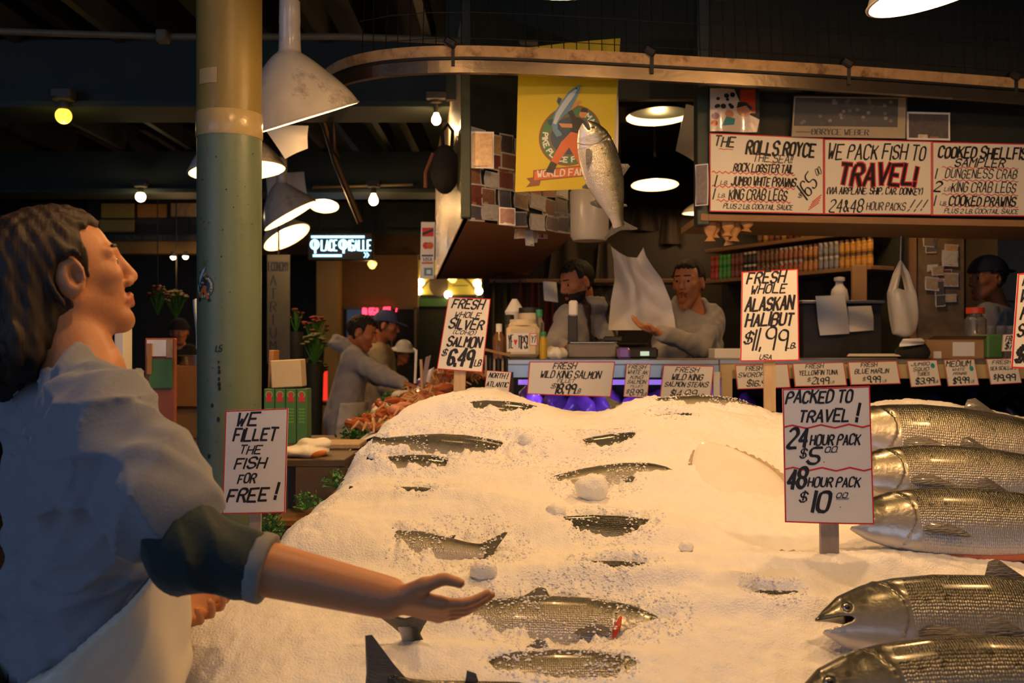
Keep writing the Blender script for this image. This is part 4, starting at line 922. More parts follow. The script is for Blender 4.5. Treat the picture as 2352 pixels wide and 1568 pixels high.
for row in range(5):
    for c_ in range(8):
        w_, h_ = rr.uniform(.09, .125), rr.uniform(.075, .11); s_ = .06 + c_ * .108 + rr.uniform(-.02, .02)
        if s_ > Lp - .05: continue
        p = Vector((*F0, 2.135 + row * .085 + rr.uniform(-.01, .01))) + d_ * s_ + nn * (.004 + .003 * ((row + c_) % 3) + k * .0002)
        a = rr.uniform(-.1, .1); ux = d_ * math.cos(a) + Vector((0, 0, 1)) * math.sin(a); uz = Vector((0, 0, 1)) * math.cos(a) - d_ * math.sin(a)
        photo('small colour photograph pinned in the crowded collage on the overhead cabinet', p, ux, uz, w_, h_, 100 + k, 'collage photographs'); k += 1
photo('small white framed print hanging lowest in the photo collage', P(1165, 497, 4.55), (1, 0, -.08), (0, 0, 1), .075, .08, 4)
photo('pale printed notice at the upper left of the photo collage', P(1107, 345, 4.6), (1, .1, 0), (0, 0, 1), .11, .17, 12)
for k, (px, y0, y1, w_, ang) in enumerate(((1197, 440, 560, 20, .1), (1214, 470, 575, 16, -.05), (1230, 450, 570, 14, .12), (1246, 440, 560, 18, 0), (1262, 450, 520, 18, -.1))):
    c = P(px, (y0 + y1) / 2, 5.0 + k * .08)
    photo(('curled photograph strip hanging under the yellow banner, %s' % ('first', 'second', 'third', 'fourth', 'fifth')[k]), c, (1, .3, ang), (ang, 0, 1), S(w_, c.y) * 1.3, S(y1 - y0, c.y) * .8, 40 + k, 'hanging photograph strips')
# the right fascia with the big boards, the pictures above it
fas = empty('sign_fascia', (P(1608, 0, 4.45).x, 4.45, 2.1), label='dark green fascia that carries the three price boards', cat='fascia')
x0 = fas.location.x
b = MB(); e1 = P(2560, 0, 4.75).x - x0
b.add([(0, 0, 0), (e1, .30, 0), (e1, .36, 0), (0, .06, 0), (0, 0, 1.0), (e1, .30, 1.0), (e1, .36, 1.0), (0, .06, 1.0)], [(0, 3, 2, 1), (4, 5, 6, 7), (0, 1, 5, 4), (1, 2, 6, 5), (2, 3, 7, 6), (3, 0, 4, 7)]); b.build('fascia_panel', m_dark, fas)
MB().box((.012, .03, .48), (.055, .09, 1.06), bev=.004).build('end_post', m_greenwall, fas)
b = MB(); b.add([(0, -.02, -.03), (e1, .28, -.03), (e1, .8, -.03), (0, .5, -.03), (0, -.02, 0), (e1, .28, 0), (e1, .8, 0), (0, .5, 0)], [(0, 3, 2, 1), (4, 5, 6, 7), (0, 1, 5, 4), (1, 2, 6, 5), (2, 3, 7, 6), (3, 0, 4, 7)]); b.build('lower_lip', m_shelf, fas)
def poster():
    Y = 4.42; w_, h_ = S(118, Y), S(102, Y); fl = Flat(); mb = MB(); fm = lambda u, v, l: Vector(((u - .5) * w_, .1 * (u - .5) * w_ - .004 - l * .0005 - .006 * math.sin(u * 7), (v - .5) * h_))
    mb.grid(lambda s, q: fm(s, q, 0), 8, 8, 0, thick=(0, .001, 0)); rr = random.Random(4)
    fl.poly([(.02, .02), (.62, .02), (.66, .6), (.5, .98), (.02, .98)], 1, 1); fl.rect(.62, .45, .92, .98, 2, 1.2)
    for k in range(11): fl.disc((rr.uniform(.08, .5), rr.uniform(.55, .92)), rr.uniform(.03, .06), 3, 1.6, 9)
    fl.poly([(.28, .02), (.95, .02), (1.0, .3), (.8, .42), (.4, .34)], 1, 2); fl.disc((.70, .52), .15, 4, 2.2, 18); fl.poly([(.55, .56), (.58, .70), (.74, .70), (.86, .58), (.84, .5), (.74, .62)], 3, 2.5); fl.poly([(.24, .14), (.5, .18), (.52, .32), (.34, .36)], 5, 2.4); fl.disc((.40, .42), .09, 4, 2.3, 14); fl.disc((.12, .36), .08, 6, 2.2, 12); fl.disc((.1, .2), .07, 2, 2.2, 12)
    fl.into(mb, fm, .02); tag(mb.build('poster', [m_dark, mat('poster white', (.62, .52, .44), .2, coat=.6), mat('poster red', (.42, .05, .02), .2, coat=.6), m_ink, mat('poster skin', (.48, .22, .12), .2, coat=.6), mat('poster teal', (.06, .25, .26), .2, coat=.6), mat('poster violet', (.24, .12, .22), .2, coat=.6)], None, P(1686, 254, Y), smooth=True), 'glossy poster of a child beside red cloth, above the left price board', 'poster')
poster()
# newspaper page in plastic, with a credit line
def newspaper():
    Y = 4.46; C = [P(1824, 222, Y), P(2080, 225, Y + .08), P(2078, 318, Y + .08), P(1818, 314, Y)]; cen = sum(C, Vector()) / 4; t = empty('newspaper_page', cen, label='newspaper page with dark photograph in wrinkled plastic, above the middle price board', cat='newspaper')
    fl = Flat(); mb = MB(); rr = random.Random(2)
    def fm(u, v, l):
        p = (C[3] * (1 - u) + C[2] * u) * (1 - v) + (C[0] * (1 - u) + C[1] * u) * v - cen; return p + Vector((0, -.004 - l * .0006, 0))
    mb.grid(lambda s, t_: fm(s, t_, 0), 4, 2, 0, thick=(0, .001, 0))
    fl.rect(.01, .27, .93, .97, 5, 1)
    for k in range(34): fl.disc((rr.uniform(.05, .9), rr.uniform(.33, .92)), .018, 2 + k % 3, 1.5, n=7, ry=.045)
    fl.text('@BRYCE WEBER', .42, .13, .14, .50, 1, .10, 2, slant=0, jit=.03); fl.rect(.03, .10, .16, .14, 3, 1.5)
    fl.into(mb, fm); mb.build('page', [mat('newsprint', (.40, .31, .17), .7), m_ink, pm[5], mat('newsprint tone', (.16, .12, .08), .6), mat('newsprint dark tone', (.05, .04, .03), .6), mat('newsprint black', (.018, .014, .010), .5)], t)
    b = MB(); b.grid(lambda u, v: fm(u * 1.02 - .01, v * 1.04 - .02, 6) + Vector((0, -.006 * mnoise.noise((u * 9, v * 4, .3)) - .004, 0)), 40, 14); b.build('plastic_sleeve', mat('plastic sleeve', (.9, .9, .9), .06, var=0, bump=.5, bscale=30, alpha=.12, coat=1), t, smooth=True)
newspaper()
photo('dark group photograph right of the newspaper page', P(2132, 290, 4.58), (1, .1, 0), (0, 0, 1), S(104, 4.58), S(64, 4.58), 31, basei=4)
photo('narrow black and white picture on the edge of the left price board', P(1613, 425, 4.4), (.8, -.5, 0), (0, 0, 1), .06, S(95, 4.4), 35, basei=5)
def paper(label, pts, Y, m=None, dep=(0, 0, 0, 0), cat='paper', name='paper_sheet', bow=.015, group=None):
    C = [P(p[0], p[1], Y + d) for p, d in zip(pts, dep)]; cen = sum(C, Vector()) / 4; b = MB()
    b.grid(lambda u, v: (C[3] * (1 - u) + C[2] * u) * (1 - v) + (C[0] * (1 - u) + C[1] * u) * v - cen + Vector((0, -bow * math.sin(math.pi * u) + bow * .6 * math.sin(5 * v + 2 * u), 0)), 8, 8, thick=(0, .0012, 0))
    return tag(b.build(name, m or m_papery, None, cen, smooth=True), label, cat, group)
paper('sheet of paper hanging over the mouth of the dark lamp', [(1575, 240), (1606, 250), (1604, 376), (1552, 346)], 5.2, dep=(.1, 0, 0, -.1))
paper('narrow pale sheet pinned left of the sign fascia post', [(1596, 236), (1612, 240), (1610, 374), (1598, 372)], 4.9)
paper('white sheet hanging behind the right edge of the yellow banner', [(1404, 175), (1420, 172), (1420, 378), (1388, 376)], 4.27, m_paper)
paper('pinkish price sheet hanging behind the big chipped lamp', [(606, 292), (708, 288), (706, 340), (655, 365)], 4.6, m_papery)
paper('printed sheet pinned behind the tilted lamp with long neck', [(612, 402), (698, 394), (705, 448), (614, 462)], 8.2, m_papery)
# white dispenser hanging behind the fish
b = MB(); b.lathe([(0.001, -S(62, 4.9)), (S(38, 4.9), -S(61, 4.9)), (S(44, 4.9), -S(50, 4.9)), (S(45, 4.9), S(50, 4.9)), (S(38, 4.9), S(64, 4.9)), (.001, S(66, 4.9))], 24); tag(b.build('bag_roll', m_bag, None, P(1354, 492, 4.9), smooth=True), 'white plastic roll of bags hanging behind the flying fish', 'bag roll')
# black backpack on the corner
bp = empty('backpack', P(1022, 380, 5.2), label='black backpack hanging on the stall corner below the bare bulb', cat='bag')
v, q = sdf_mesh(lambda p: smin(ell(p, (0, 0, -.02), (.075, .06, .13)), ell(p, (.0, -.04, -.06), (.05, .04, .07)), .03), (-.1, -.1, -.17), (.1, .1, .14), .008); np_obj('pack_body', v, q, m_blackcl, bp)
MB().tube([(-.01, 0, .10), (-.015, 0, .18), (.015, 0, .215), (.04, 0, .18), (.035, 0, .09)], .010, 8).build('strap', m_blackcl, bp, smooth=True)
MB().tube([(-.06, -.02, .06), (-.10, -.02, -.04), (-.10, -.02, -.12)], .010, 8).build('strap', mat('red brown strap', (.16, .05, .03), .8), bp, smooth=True)

# yellow banner with the emblem
m_yel = mat('yellow vinyl', (.56, .44, .012), .5, var=.05, vscale=4, bump=.05)
EM = [m_yel, mat('emblem green', (.04, .16, .06), .5, bump=0), mat('emblem blue', (.09, .22, .36), .5, bump=0), mat('emblem pale', (.42, .52, .60), .5, bump=0), mat('emblem orange', (.58, .13, .035), .5, bump=0), mat('emblem black', (.014, .014, .018), .5, bump=0), mat('emblem brown', (.20, .07, .03), .5, bump=0), mat('emblem white', (.70, .72, .70), .5, bump=0), mat('emblem skin', (.52, .24, .10), .5, bump=0), mat('emblem dark blue', (.012, .05, .10), .5, bump=0)]
def emblem(fl, c, s, rng=True):
    """round badge with a thrown fish and a fishmonger; c centre of the ring, s its radius"""
    T = lambda x, y: (c[0] + x * s, c[1] + y * s)
    fl.disc(c, s * 1.06, 6, 1, 44); fl.disc(c, s, 1, 1.3, 44); fl.disc(c, s * .70, 6, 1.6, 40); fl.disc(c, s * .66, 9, 1.9, 40)
    def arc(t, a0, a1, hgt):
        ps, tw = text_paths(t, random.Random(1), jit=0, slant=0)
        for p in ps:
            fl.stroke([(c[0] + (s * .85 + (b - 3) / 6 * hgt) * math.cos(a0 + (a1 - a0) * a / tw), c[1] + (s * .85 + (b - 3) / 6 * hgt) * math.sin(a0 + (a1 - a0) * a / tw)) for a, b in p], s * .045, 7, 2.4)
    def arcb(t, a0, a1, hgt):
        ps, tw = text_paths(t, random.Random(1), jit=0, slant=0)
        for p in ps:
            fl.stroke([(c[0] + (s * .85 - (b - 3) / 6 * hgt) * math.cos(a0 + (a1 - a0) * a / tw), c[1] + (s * .85 - (b - 3) / 6 * hgt) * math.sin(a0 + (a1 - a0) * a / tw)) for a, b in p], s * .045, 7, 2.4)
    arcb('PIKE PLACE', math.radians(170), math.radians(266), s * .17); arcb('FISH', math.radians(276), math.radians(312), s * .17); arc('MARKET', math.radians(52), math.radians(-30), s * .17)
    # trousers, shirt, arms, head
    fl.poly([T(.02, .12), T(.36, .02), T(.30, -.35), T(.62, -1.02), T(.40, -1.12), T(-.02, -.42), T(-.40, -.98), T(-.62, -.86), T(-.30, -.22)], 4, 3)
    fl.poly([T(-.62, -.86), T(-.40, -.98), T(-.52, -1.30), T(-.80, -1.24)], 5, 3.2); fl.poly([T(.40, -1.12), T(.62, -1.02), T(.80, -1.24), T(.55, -1.34)], 5, 3.2)
    fl.poly([T(.0, .14), T(.34, .04), T(.44, .50), T(.22, .62), T(.02, .50)], 5, 3.4)
    fl.poly([T(.05, .48), T(.20, .56), T(.02, .90), T(-.12, .82)], 5, 3.6); fl.poly([T(-.12, .82), T(.02, .90), T(.34, 1.12), T(.28, 1.22), T(-.06, 1.0)], 8, 3.7)
    fl.poly([T(.05, .40), T(.06, .26), T(-.30, .30), T(-.42, .46), T(-.30, .44)], 8, 3.6); fl.disc(T(.40, .72), s * .13, 8, 3.8, 16); fl.poly([T(.30, .80), T(.56, .76), T(.54, .90), T(.36, .94)], 5, 4)
    # fish leaping off the ring
    out = [(.28, 1.72), (.12, 1.70), (-.12, 1.52), (-.34, 1.22), (-.56, .84), (-.66, .48), (-.60, .20), (-.46, -.02), (-.28, .02), (-.30, .10), (-.44, .26), (-.44, .46), (-.30, .66), (-.04, .88), (.10, 1.16), (.22, 1.44)]
    fl.poly([T(*p) for p in out], 2, 4.2); fl.poly([T(*p) for p in [(.20, 1.66), (-.08, 1.48), (-.30, 1.18), (-.52, .80), (-.60, .46), (-.50, .42), (-.36, .72), (-.14, 1.06), (.06, 1.36)]], 3, 4.5)
    fl.poly([T(*p) for p in [(-.34, 1.30), (-.46, 1.38), (-.50, 1.22), (-.42, 1.08)]], 9, 4.6); fl.poly([T(*p) for p in [(-.60, .62), (-.80, .60), (-.74, .42), (-.64, .40)]], 9, 4.6); fl.disc(T(.14, 1.62), s * .03, 5, 4.8, 8)
def banner():
    Y = 4.22; C = [P(1192, 112, Y), P(1425, 88, Y), P(1404, 433, Y), P(1183, 441, Y)]; cen = sum(C, Vector()) / 4
    t = empty('banner', cen, label='yellow vinyl banner with round fish thrower emblem behind the flying fish', cat='banner'); W, H = .44, .68
    def fm(u, v, l):
        a, b_ = u / W, v / H
        return (C[3] * (1 - a) + C[2] * a) * (1 - b_) + (C[0] * (1 - a) + C[1] * a) * b_ - cen + Vector((0, -.012 * math.sin(a * 3.1) - l * .0007, 0))
    mb = MB(); mb.grid(lambda s, q: fm(s * W, q * H, 0), 14, 4, 0, thick=(0, .0015, 0)); fl = Flat()
    emblem(fl, (.240, .250), .132)
    fl.poly([(.05, .02), (.11, .025), (.12, .07), (.05, .062), (.068, .042)], 6, 1.2); fl.poly([(.08, .046), (.41, .064), (.41, .116), (.08, .098)], 6, 1.4); fl.poly([(.085, .051), (.405, .069), (.405, .111), (.085, .093)], 4, 1.6)
    fl.text('WORLD FAMOUS', .245, .080, .030, .29, 7, .2, 2.4, slant=0, jit=0)
    fl.into(mb, fm, .03); mb.build('banner_sheet', EM, t)
banner()
fl = Flat(); emblem(fl, (0, 0), .038)
pc = P(488, 655, 3.4)
o = fl.into(MB(), lambda u, v, l: on_col(u - .062, v + P(0, 662, 3.4).z, .0012 + l * .0003) + col.location, .006).build('sticker', EM); tag(o, 'small round fish thrower sticker stuck on the green column', 'sticker')

# ------------------------------------------------------------------ glass display cases and the counter
m_glass = mat('display glass', (.9, .95, .95), .03, var=0, bump=0, trans=1.0, ior=1.1)
m_cream = mat('cream counter paint', (.52, .40, .20), .45, var=.12, vscale=6)
m_purple = mat('purple wrap', (.22, .10, .42), .25, var=.3, vscale=14, bump=.3, bscale=25, coat=.3)
ZT = CAM_Z - 25 / F_PX * 4.66
cs = empty('display_case', (P(1166, 0, 4.66).x, 4.66, 0), label='steel and glass fish case lit violet, behind the ice ridge', cat='display case')
W1 = S(1652 - 1166, 4.66)
MB().box((W1 / 2, .36, ZT - .012), (W1, .72, .024), bev=.003).build('counter_top', m_steel, cs)
MB().box((W1 / 2, .012, ZT - .056), (W1, .024, .062), bev=.003).build('front_band', m_bsteel, cs)
MB().box((W1 / 2, .012, .45), (W1, .03, .9)).build('base_panel', m_bsteel, cs)
MB().box((W1 / 2, .010, 1.13), (W1 - .06, .006, .46)).build('glass_front', m_glass, cs)
MB().box((W1 - .014, .012, 1.13), (.030, .04, .52)).build('post', m_white, cs); MB().box((.014, .012, 1.13), (.026, .04, .52)).build('post', m_black, cs)
MB().box((W1 / 2, .66, .98), (W1, .03, .92)).build('back_panel', m_dark, cs); MB().box((W1 / 2, .34, .90), (W1 - .04, .62, .02)).build('case_floor', m_steel, cs)
b = MB(); b.tube([(.05, .10, ZT - .11), (W1 - .1, .10, ZT - .11)], .012, 10); b.build('violet_tube', mat('violet tube', (.6, .4, 1), .4, bump=0, var=0, emit=(.45, .22, 1), estr=.8), cs, smooth=True)
for k in range(3):
    point('case_light', Vector((P(1240 + k * 170, 0, 4.66).x, 4.85, 1.28)), .7, (.52, .30, 1), .006)
ds = empty('display_case', (P(1656, 0, 4.66).x, 4.70, 0), label='cream painted case that carries the cream price signs', cat='display case')
W2 = S(2560 - 1656, 4.7)
MB().box((W2 / 2, .36, ZT - .012), (W2, .72, .024), bev=.003).build('counter_top', m_steel, ds)
MB().box((W2 / 2, .012, ZT - .058), (W2, .03, .068), bev=.003).build('front_band', m_cream, ds)
MB().box((W2 / 2, .012, .45), (W2, .03, .9)).build('base_panel', m_cream, ds); MB().box((W2 / 2, .010, 1.13), (W2 - .06, .006, .44)).build('glass_front', m_glass, ds)
MB().box((.035, .012, 1.13), (.05, .04, .52)).build('post', m_cream, ds)
MB().box((W2 / 2, .66, .98), (W2, .03, .92)).build('back_panel', m_dark, ds); MB().box((W2 / 2, .34, .98), (W2 - .04, .62, .02)).build('case_floor', m_steel, ds)
rr = random.Random(9)
for k, (px, y, Y, w_, m) in enumerate(((1215, 905, 4.92, .16, m_purple), (1330, 925, 4.95, .2, m_purple), (1455, 930, 4.95, .2, m_purple), (1560, 925, 4.9, .14, mat('pink wrap', (.5, .08, .22), .3, bump=.2)), (2160, 925, 5.0, .2, m_purple), (2240, 915, 5.0, .2, m_purple), (2330, 925, 5.0, .2, m_purple), (1390, 915, 5.05, .22, m_purple), (1275, 920, 5.1, .2, m_purple), (1510, 918, 5.1, .2, m_purple), (1720, 925, 5.0, .18, m_purple))):
    base = .91 if px < 1650 else .99; top = P(px, y - 25, Y).z
    v, q = sdf_mesh(lambda p: ell(p, (0, 0, 0), (w_ / 2, .09, (top - base) / 2)) + .008 * np.sin(p[:, 0] * 70) * np.sin(p[:, 2] * 60), (-w_ / 2 - .03, -.13, -(top - base) / 2 - .03), (w_ / 2 + .03, .13, (top - base) / 2 + .03), .012)
    o = np_obj('wrapped_fillets', v, q, m, None, (0, 0, 0)); o.location = (P(px, 0, Y).x, Y, (top + base) / 2)
    tag(o, 'purple wrapped bundle in the fish cases, behind the counter price signs' if m is m_purple else 'pink wrapped bundle in the violet lit fish case', 'package', 'bundles in the fish cases')

# things on the steel counter
ZC = ZT
tj = empty('tip_jar', (P(1201, 0, 4.92).x, 4.92, ZC), label='square cream plastic tip jar with a heart on its label', cat='jar'); s1 = S(1, 4.92)
MB().box((0, 0, 40 * s1), (76 * s1, .15, 78 * s1), bev=.022).lathe([(34 * s1, 76 * s1), (30 * s1, 82 * s1), (30 * s1, 90 * s1)], 20).build('jar_body', mat('cream plastic', (.66, .55, .36), .35, bump=.05), tj, smooth=True)
fl = Flat(); fl.rect(0, 0, 48, 42, 0, 0); fl.text('YE', 8, 22, 28, 10, 1, .10, 1, slant=.1); fl.poly([(19, 14), (15, 24), (16, 29), (19, 26), (22, 29), (23, 24)], 2, 1); fl.text('TIPS!', 35.5, 22, 28, 21, 1, .10, 1, slant=.1)
fl.rect(51, 14, 68, 42, 2, 0); fl.rect(52.5, 15.5, 66.5, 40.5, 0, .5); fl.text('YI', 59, 29, 16, 9, 1, .14, 1)
fl.into(MB(), lambda u, v, l: Vector(((u - 36) * s1, -.0752 - l * .0006, (v + 16) * s1))).build('label', [m_paper, m_ink, m_red], tj)
onc = dict(zb=ZC)
lathepx('bottle', 'clear bottle with brown contents leaning left of the tip jar', 'bottle', 1146, 0, 4.95, [(.1, 0), (13, 0), (14, 10), (14, 48), (7, 62), (7, 80), (0.1, 81)], [mat('amber glass', (.30, .15, .07), .1, bump=0, trans=.4), m_white], [0, 0, 0, 0, 1, 1], **onc)
lathepx('spice_jar', 'small spice jar with black lid left of the tip jar', 'jar', 1170, 0, 5.06, [(.1, 0), (9, 0), (10, 4), (10, 78), (11, 78), (11, 100), (.1, 101)], [m_cab, m_black], [0, 0, 0, 1, 1, 1], **onc)
lathepx('food_tub', 'cream tub with black lid standing behind the tip jar', 'tub', 1216, 0, 5.10, [(.1, 0), (22, 0), (24, 8), (24, 104), (25, 104), (25, 116), (.1, 117)], [mat('cream plastic', (.66, .55, .36), .35), m_black], [0, 0, 0, 1, 1, 1], **onc)
lathepx('bottle', 'clear bottle with green cap behind the tip jar', 'bottle', 1238, 0, 5.06, [(.1, 0), (11, 0), (12, 5), (12, 80), (7, 92), (7, 96), (8, 96), (8, 112), (.1, 113)], [m_clear, mat('green cap', (.03, .25, .12), .4)], [0, 0, 0, 0, 0, 1, 1, 1], **onc)
lathepx('mustard_bottle', 'yellow bottle with green cap right of the tip jar', 'bottle', 1248, 0, 4.86, [(.1, 0), (8, 0), (9, 4), (9, 40), (6, 50), (6, 52), (7, 52), (7, 62), (.1, 63)], [mat('yellow bottle', (.55, .36, .02), .4), mat('green cap', (.03, .25, .12), .4)], [0, 0, 0, 0, 0, 1, 1, 1], **onc)
lathepx('paper_cone', 'rolled white paper cone sticking up behind the tip jar', 'paper', 1182, 0, 5.2, [(4, 0), (8, 60), (24, 106), (6, 136)], m_paper, n=9, **onc)
v, q = sdf_mesh(lambda p: ell(p, (0, 0, .03), (.065, .05, .036)) + .007 * np.sin(p[:, 0] * 90 + 20 * p[:, 2]) * np.cos(p[:, 1] * 80) + .012 * (p[:, 0] > 0.0) * p[:, 0] / .06, (-.09, -.08, -.01), (.09, .08, .09), .006)
o = np_obj('crumpled_towel', v, q, m_papery, None); o.location = (P(1278, 0, 4.9).x, 4.9, ZC - .005); tag(o, 'crumpled cream towel between the tip jar and the scale', 'towel')
sc = empty('weighing_scale', (P(1345, 0, 4.95).x, 4.95, ZC), label='grey counter scale with an upright display post in front of the bearded worker', cat='scale'); s1 = S(1, 4.95)
MB().box((15 * s1, .12, 17 * s1), (115 * s1, .26, 34 * s1), bev=.01).build('scale_body', mat('grey enamel', (.20, .17, .13), .4), sc)
MB().box((15 * s1, .12, 37 * s1), (105 * s1, .24, 5 * s1), bev=.004).build('pan', m_steel, sc)
MB().box((-29 * s1, .02, 60 * s1), (22 * s1, .02, 80 * s1), bev=.004).build('post', m_black, sc); MB().box((-28 * s1, .01, 116 * s1), (20 * s1, .03, 36 * s1), bev=.008).build('display_head', m_white, sc)
s2 = empty('weighing_scale', (P(1466, 0, 4.9).x, 4.9, ZC), label='black digital scale with green lit display in front of the catcher', cat='scale')
MB().box((0, .10, 13 * s1), (90 * s1, .22, 26 * s1), bev=.01).build('scale_body', m_black, s2); MB().lathe([(.001, 34 * s1), (36 * s1, 33 * s1), (38 * s1, 36 * s1), (30 * s1, 29 * s1), (.001, 26 * s1)], 28, c=(-8 * s1, .1, 0)).build('pan', m_steel, s2, smooth=True)
MB().box((14 * s1, -.0115, 12 * s1), (20 * s1, .004, 10 * s1)).build('display', mat('green display', (.4, .5, .4), .3, bump=0, emit=(.55, .75, .55), estr=.7), s2)
o = boxpx('wrapped_packet', 'purple packet lying left of the black digital scale', 'package', (1420, 798, 1448, 820), 4.8, .08, m_purple, zb=ZC, bev=.01)
lathepx('ribbon_knot', 'small red bow between the two scales', 'ribbon', 1412, 0, 4.82, [(.1, 24), (7, 26), (9, 34), (4, 42), (.1, 43)], m_red, **onc) if False else None
boxpx('scanner', 'dark handheld device lying on the grey counter scale', 'device', (1388, 772, 1430, 786), 5.0, .06, m_black, zb=ZC + 39.5 * s1, bev=.006)
boxpx('foam_tray', 'white foam tray on the counter right of the catcher', 'tray', (1642, 800, 1702, 818), 4.95, .16, m_papery, zb=ZC)
# things on the cream counter
cb = empty('cardboard_box', (P(2196, 0, 4.95).x, 4.95, ZC), label='low brown cardboard box with white shipping label on the counter', cat='box'); s1 = S(1, 4.95)
MB().box((0, .12, 22 * s1), (138 * s1, .26, 44 * s1), bev=.003).build('carton', m_card, cb); MB().box((15 * s1, -.011, 22 * s1), (50 * s1, .002, 32 * s1)).build('label', m_paper, cb); MB().box((-45 * s1, -.011, 9 * s1), (18 * s1, .002, 16 * s1)).build('label', m_paper, cb)
MB().add([(-69 * s1, -.01, 44 * s1), (69 * s1, -.01, 44 * s1), (60 * s1, -.05, 52 * s1), (-60 * s1, -.05, 52 * s1)], [(0, 1, 2, 3)]).build('flap', m_card, cb)
v, q = sdf_mesh(lambda p: smin(ell(p, (0, 0, .03), (.085, .06, .05)), ell(p, (.01, .01, .06), (.05, .04, .04)), .03), (-.11, -.09, -.03), (.11, .09, .12), .008)
o = np_obj('black_bag', v, q, m_blackcl, None); o.location = (P(2096, 0, 4.9).x, 4.9, ZC); tag(o, 'slumped black bag left of the cardboard box on the counter', 'bag')
paper('white paper crumpled on top of the slumped black bag', [(2072, 778), (2118, 776), (2124, 790), (2066, 796)], 4.83, m_paper)
boxpx('plastic_tub', 'dark green tub right of the cardboard box', 'tub', (2268, 768, 2306, 815), 4.9, .18, m_green, zb=ZC, bev=.008)
lathepx('plastic_jar', 'clear jar with red lid and green contents beside the capped worker', 'jar', 2240, 0, 5.25, [(.1, 0), (24, 0), (26, 6), (26, 46), (24, 50), (24, 88), (15, 98), (15, 102), (20, 102), (20, 116), (.1, 117)], [mat('lime paste', (.10, .42, .06), .4), m_clear, mat('red lid', (.6, .06, .02), .4)], [0, 0, 0, 1, 1, 1, 1, 2, 2, 2], zb=ZC)
for k in range(4): lathepx('clear_cup', 'clear plastic cup in the row before the capped worker', 'cup', 2275 + k * 23, 0, 5.3, [(.1, 0), (8, 0), (11, 74), (10, 74), (7.5, 2)], m_clear, group='clear plastic cups', zb=ZC)
paper('flat white sheet lying on the counter before the hanging papers', [(1950, 812), (2060, 812), (2070, 818), (1945, 818)], 4.78, m_papery, dep=(.15, .15, 0, 0), bow=.001)

# ------------------------------------------------------------------ inside the stall
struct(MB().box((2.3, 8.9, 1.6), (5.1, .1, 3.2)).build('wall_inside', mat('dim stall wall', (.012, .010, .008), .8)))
struct(MB().box((1.6, 6.9, .1), (4.6, 2.6, .2)).build('trim_9', m_cab))
A0, A1 = Vector((P(1628, 0, 7.35).x, 7.35, 0)), Vector((P(2012, 0, 6.0).x, 6.0, 0)); dS = (A1 - A0).normalized(); nS = Vector((dS.y, -dS.x, 0)); LS = (A1 - A0).length; aS = math.atan2(dS.y, dS.x)
if nS.y > 0: nS = -nS
un = empty('wall_shelf', A0 + Vector((0, 0, 2.0)), label='long wooden wall shelf unit full of jars behind the counter', cat='shelf')
for z in (0, .225, .47): MB().box(dS * LS / 2 - nS * .06 + Vector((0, 0, z - .012)), (LS, .20, .024), rot=Rz(aS), bev=.002).build('shelf_board', m_shelf, un)
MB().box(dS * LS / 2 - nS * .175 + Vector((0, 0, .1)), (LS + .1, .02, 1.9), rot=Rz(aS)).build('back_board', m_dark, un)
JC = [('red', (.42, .05, .03)), ('green', (.06, .30, .05)), ('dark red', (.20, .05, .03)), ('black lidded', (.03, .025, .02)), ('brown', (.16, .07, .03)), ('rust', (.30, .10, .04)), ('orange', (.42, .18, .05)), ('silver lidded', (.20, .20, .22)), ('amber', (.45, .22, .03))]
lidc = {'red': (.55, .04, .04), 'green': (.08, .5, .08), 'black lidded': (.62, .55, .45), 'silver lidded': (.62, .55, .48)}
def jar_kind(nm):
    c = dict(JC)[nm]; m = mat(nm + ' jar', c, .25, var=.35, vscale=40, bump=0, coat=.4); ml = mat(nm + ' lid', lidc.get(nm, tuple(.4 + .0 * x + x * .3 for x in c) if nm == 'rust' else (.16, .10, .06)), .35, bump=0)
    t = MB().lathe([(.001, 0), (.019, 0), (.021, .004), (.021, .064), (.017, .072)], 12).build('glass_jar', m, None, smooth=True); l = MB().lathe([(.019, .070), (.0195, .086), (.001, .087)], 12).build('lid', ml, t, smooth=True)
    lb = MB().lathe([(.0213, .016), (.0213, .052)], 12).build('label', mat('%s jar label' % nm, tuple(min(1, x * 1.25 + .04) for x in c), .6, var=.5, vscale=50, bump=0), t, smooth=True); return t
kinds = {}
order = ['red', 'red', 'green', 'green', 'green', 'dark red', 'dark red', 'dark red', 'black lidded', 'black lidded', 'black lidded'] + ['brown'] * 5 + ['rust'] * 5 + ['orange'] * 3 + ['silver lidded'] * 4 + ['amber'] * 6
cnt = {}
for tier in range(2):
    for i, nm in enumerate(order):
        s = .03 + (LS - .05) * (i + .5) / len(order); p = A0 + dS * s + nS * .0 + Vector((0, 0, 2.0005 + tier * .0885))
        if nm not in kinds: t = kinds[nm] = jar_kind(nm)
        else: t = copy_tree(kinds[nm])
        t.location = p; t.scale = (.87, .87, 1); t.rotation_euler = (0, 0, random.uniform(0, 6)); tag(t, '%s jar in the %s tier on the lower wall shelf' % (nm, ('bottom', 'upper')[tier]), 'jar', '%s jars, %s tier of the lower wall shelf' % (nm, ('bottom', 'upper')[tier]))
for i in range(15):
    nm = ['brown', 'amber', 'dark red'][i % 3]; t = copy_tree(kinds[nm]); t.location = A0 + dS * (.55 + i * .058) + Vector((0, 0, 2.2255)); t.scale = (1.15, 1.15, 1.2); tag(t, '%s jar on the upper wall shelf' % nm, 'jar', '%s jars on the upper wall shelf' % nm)
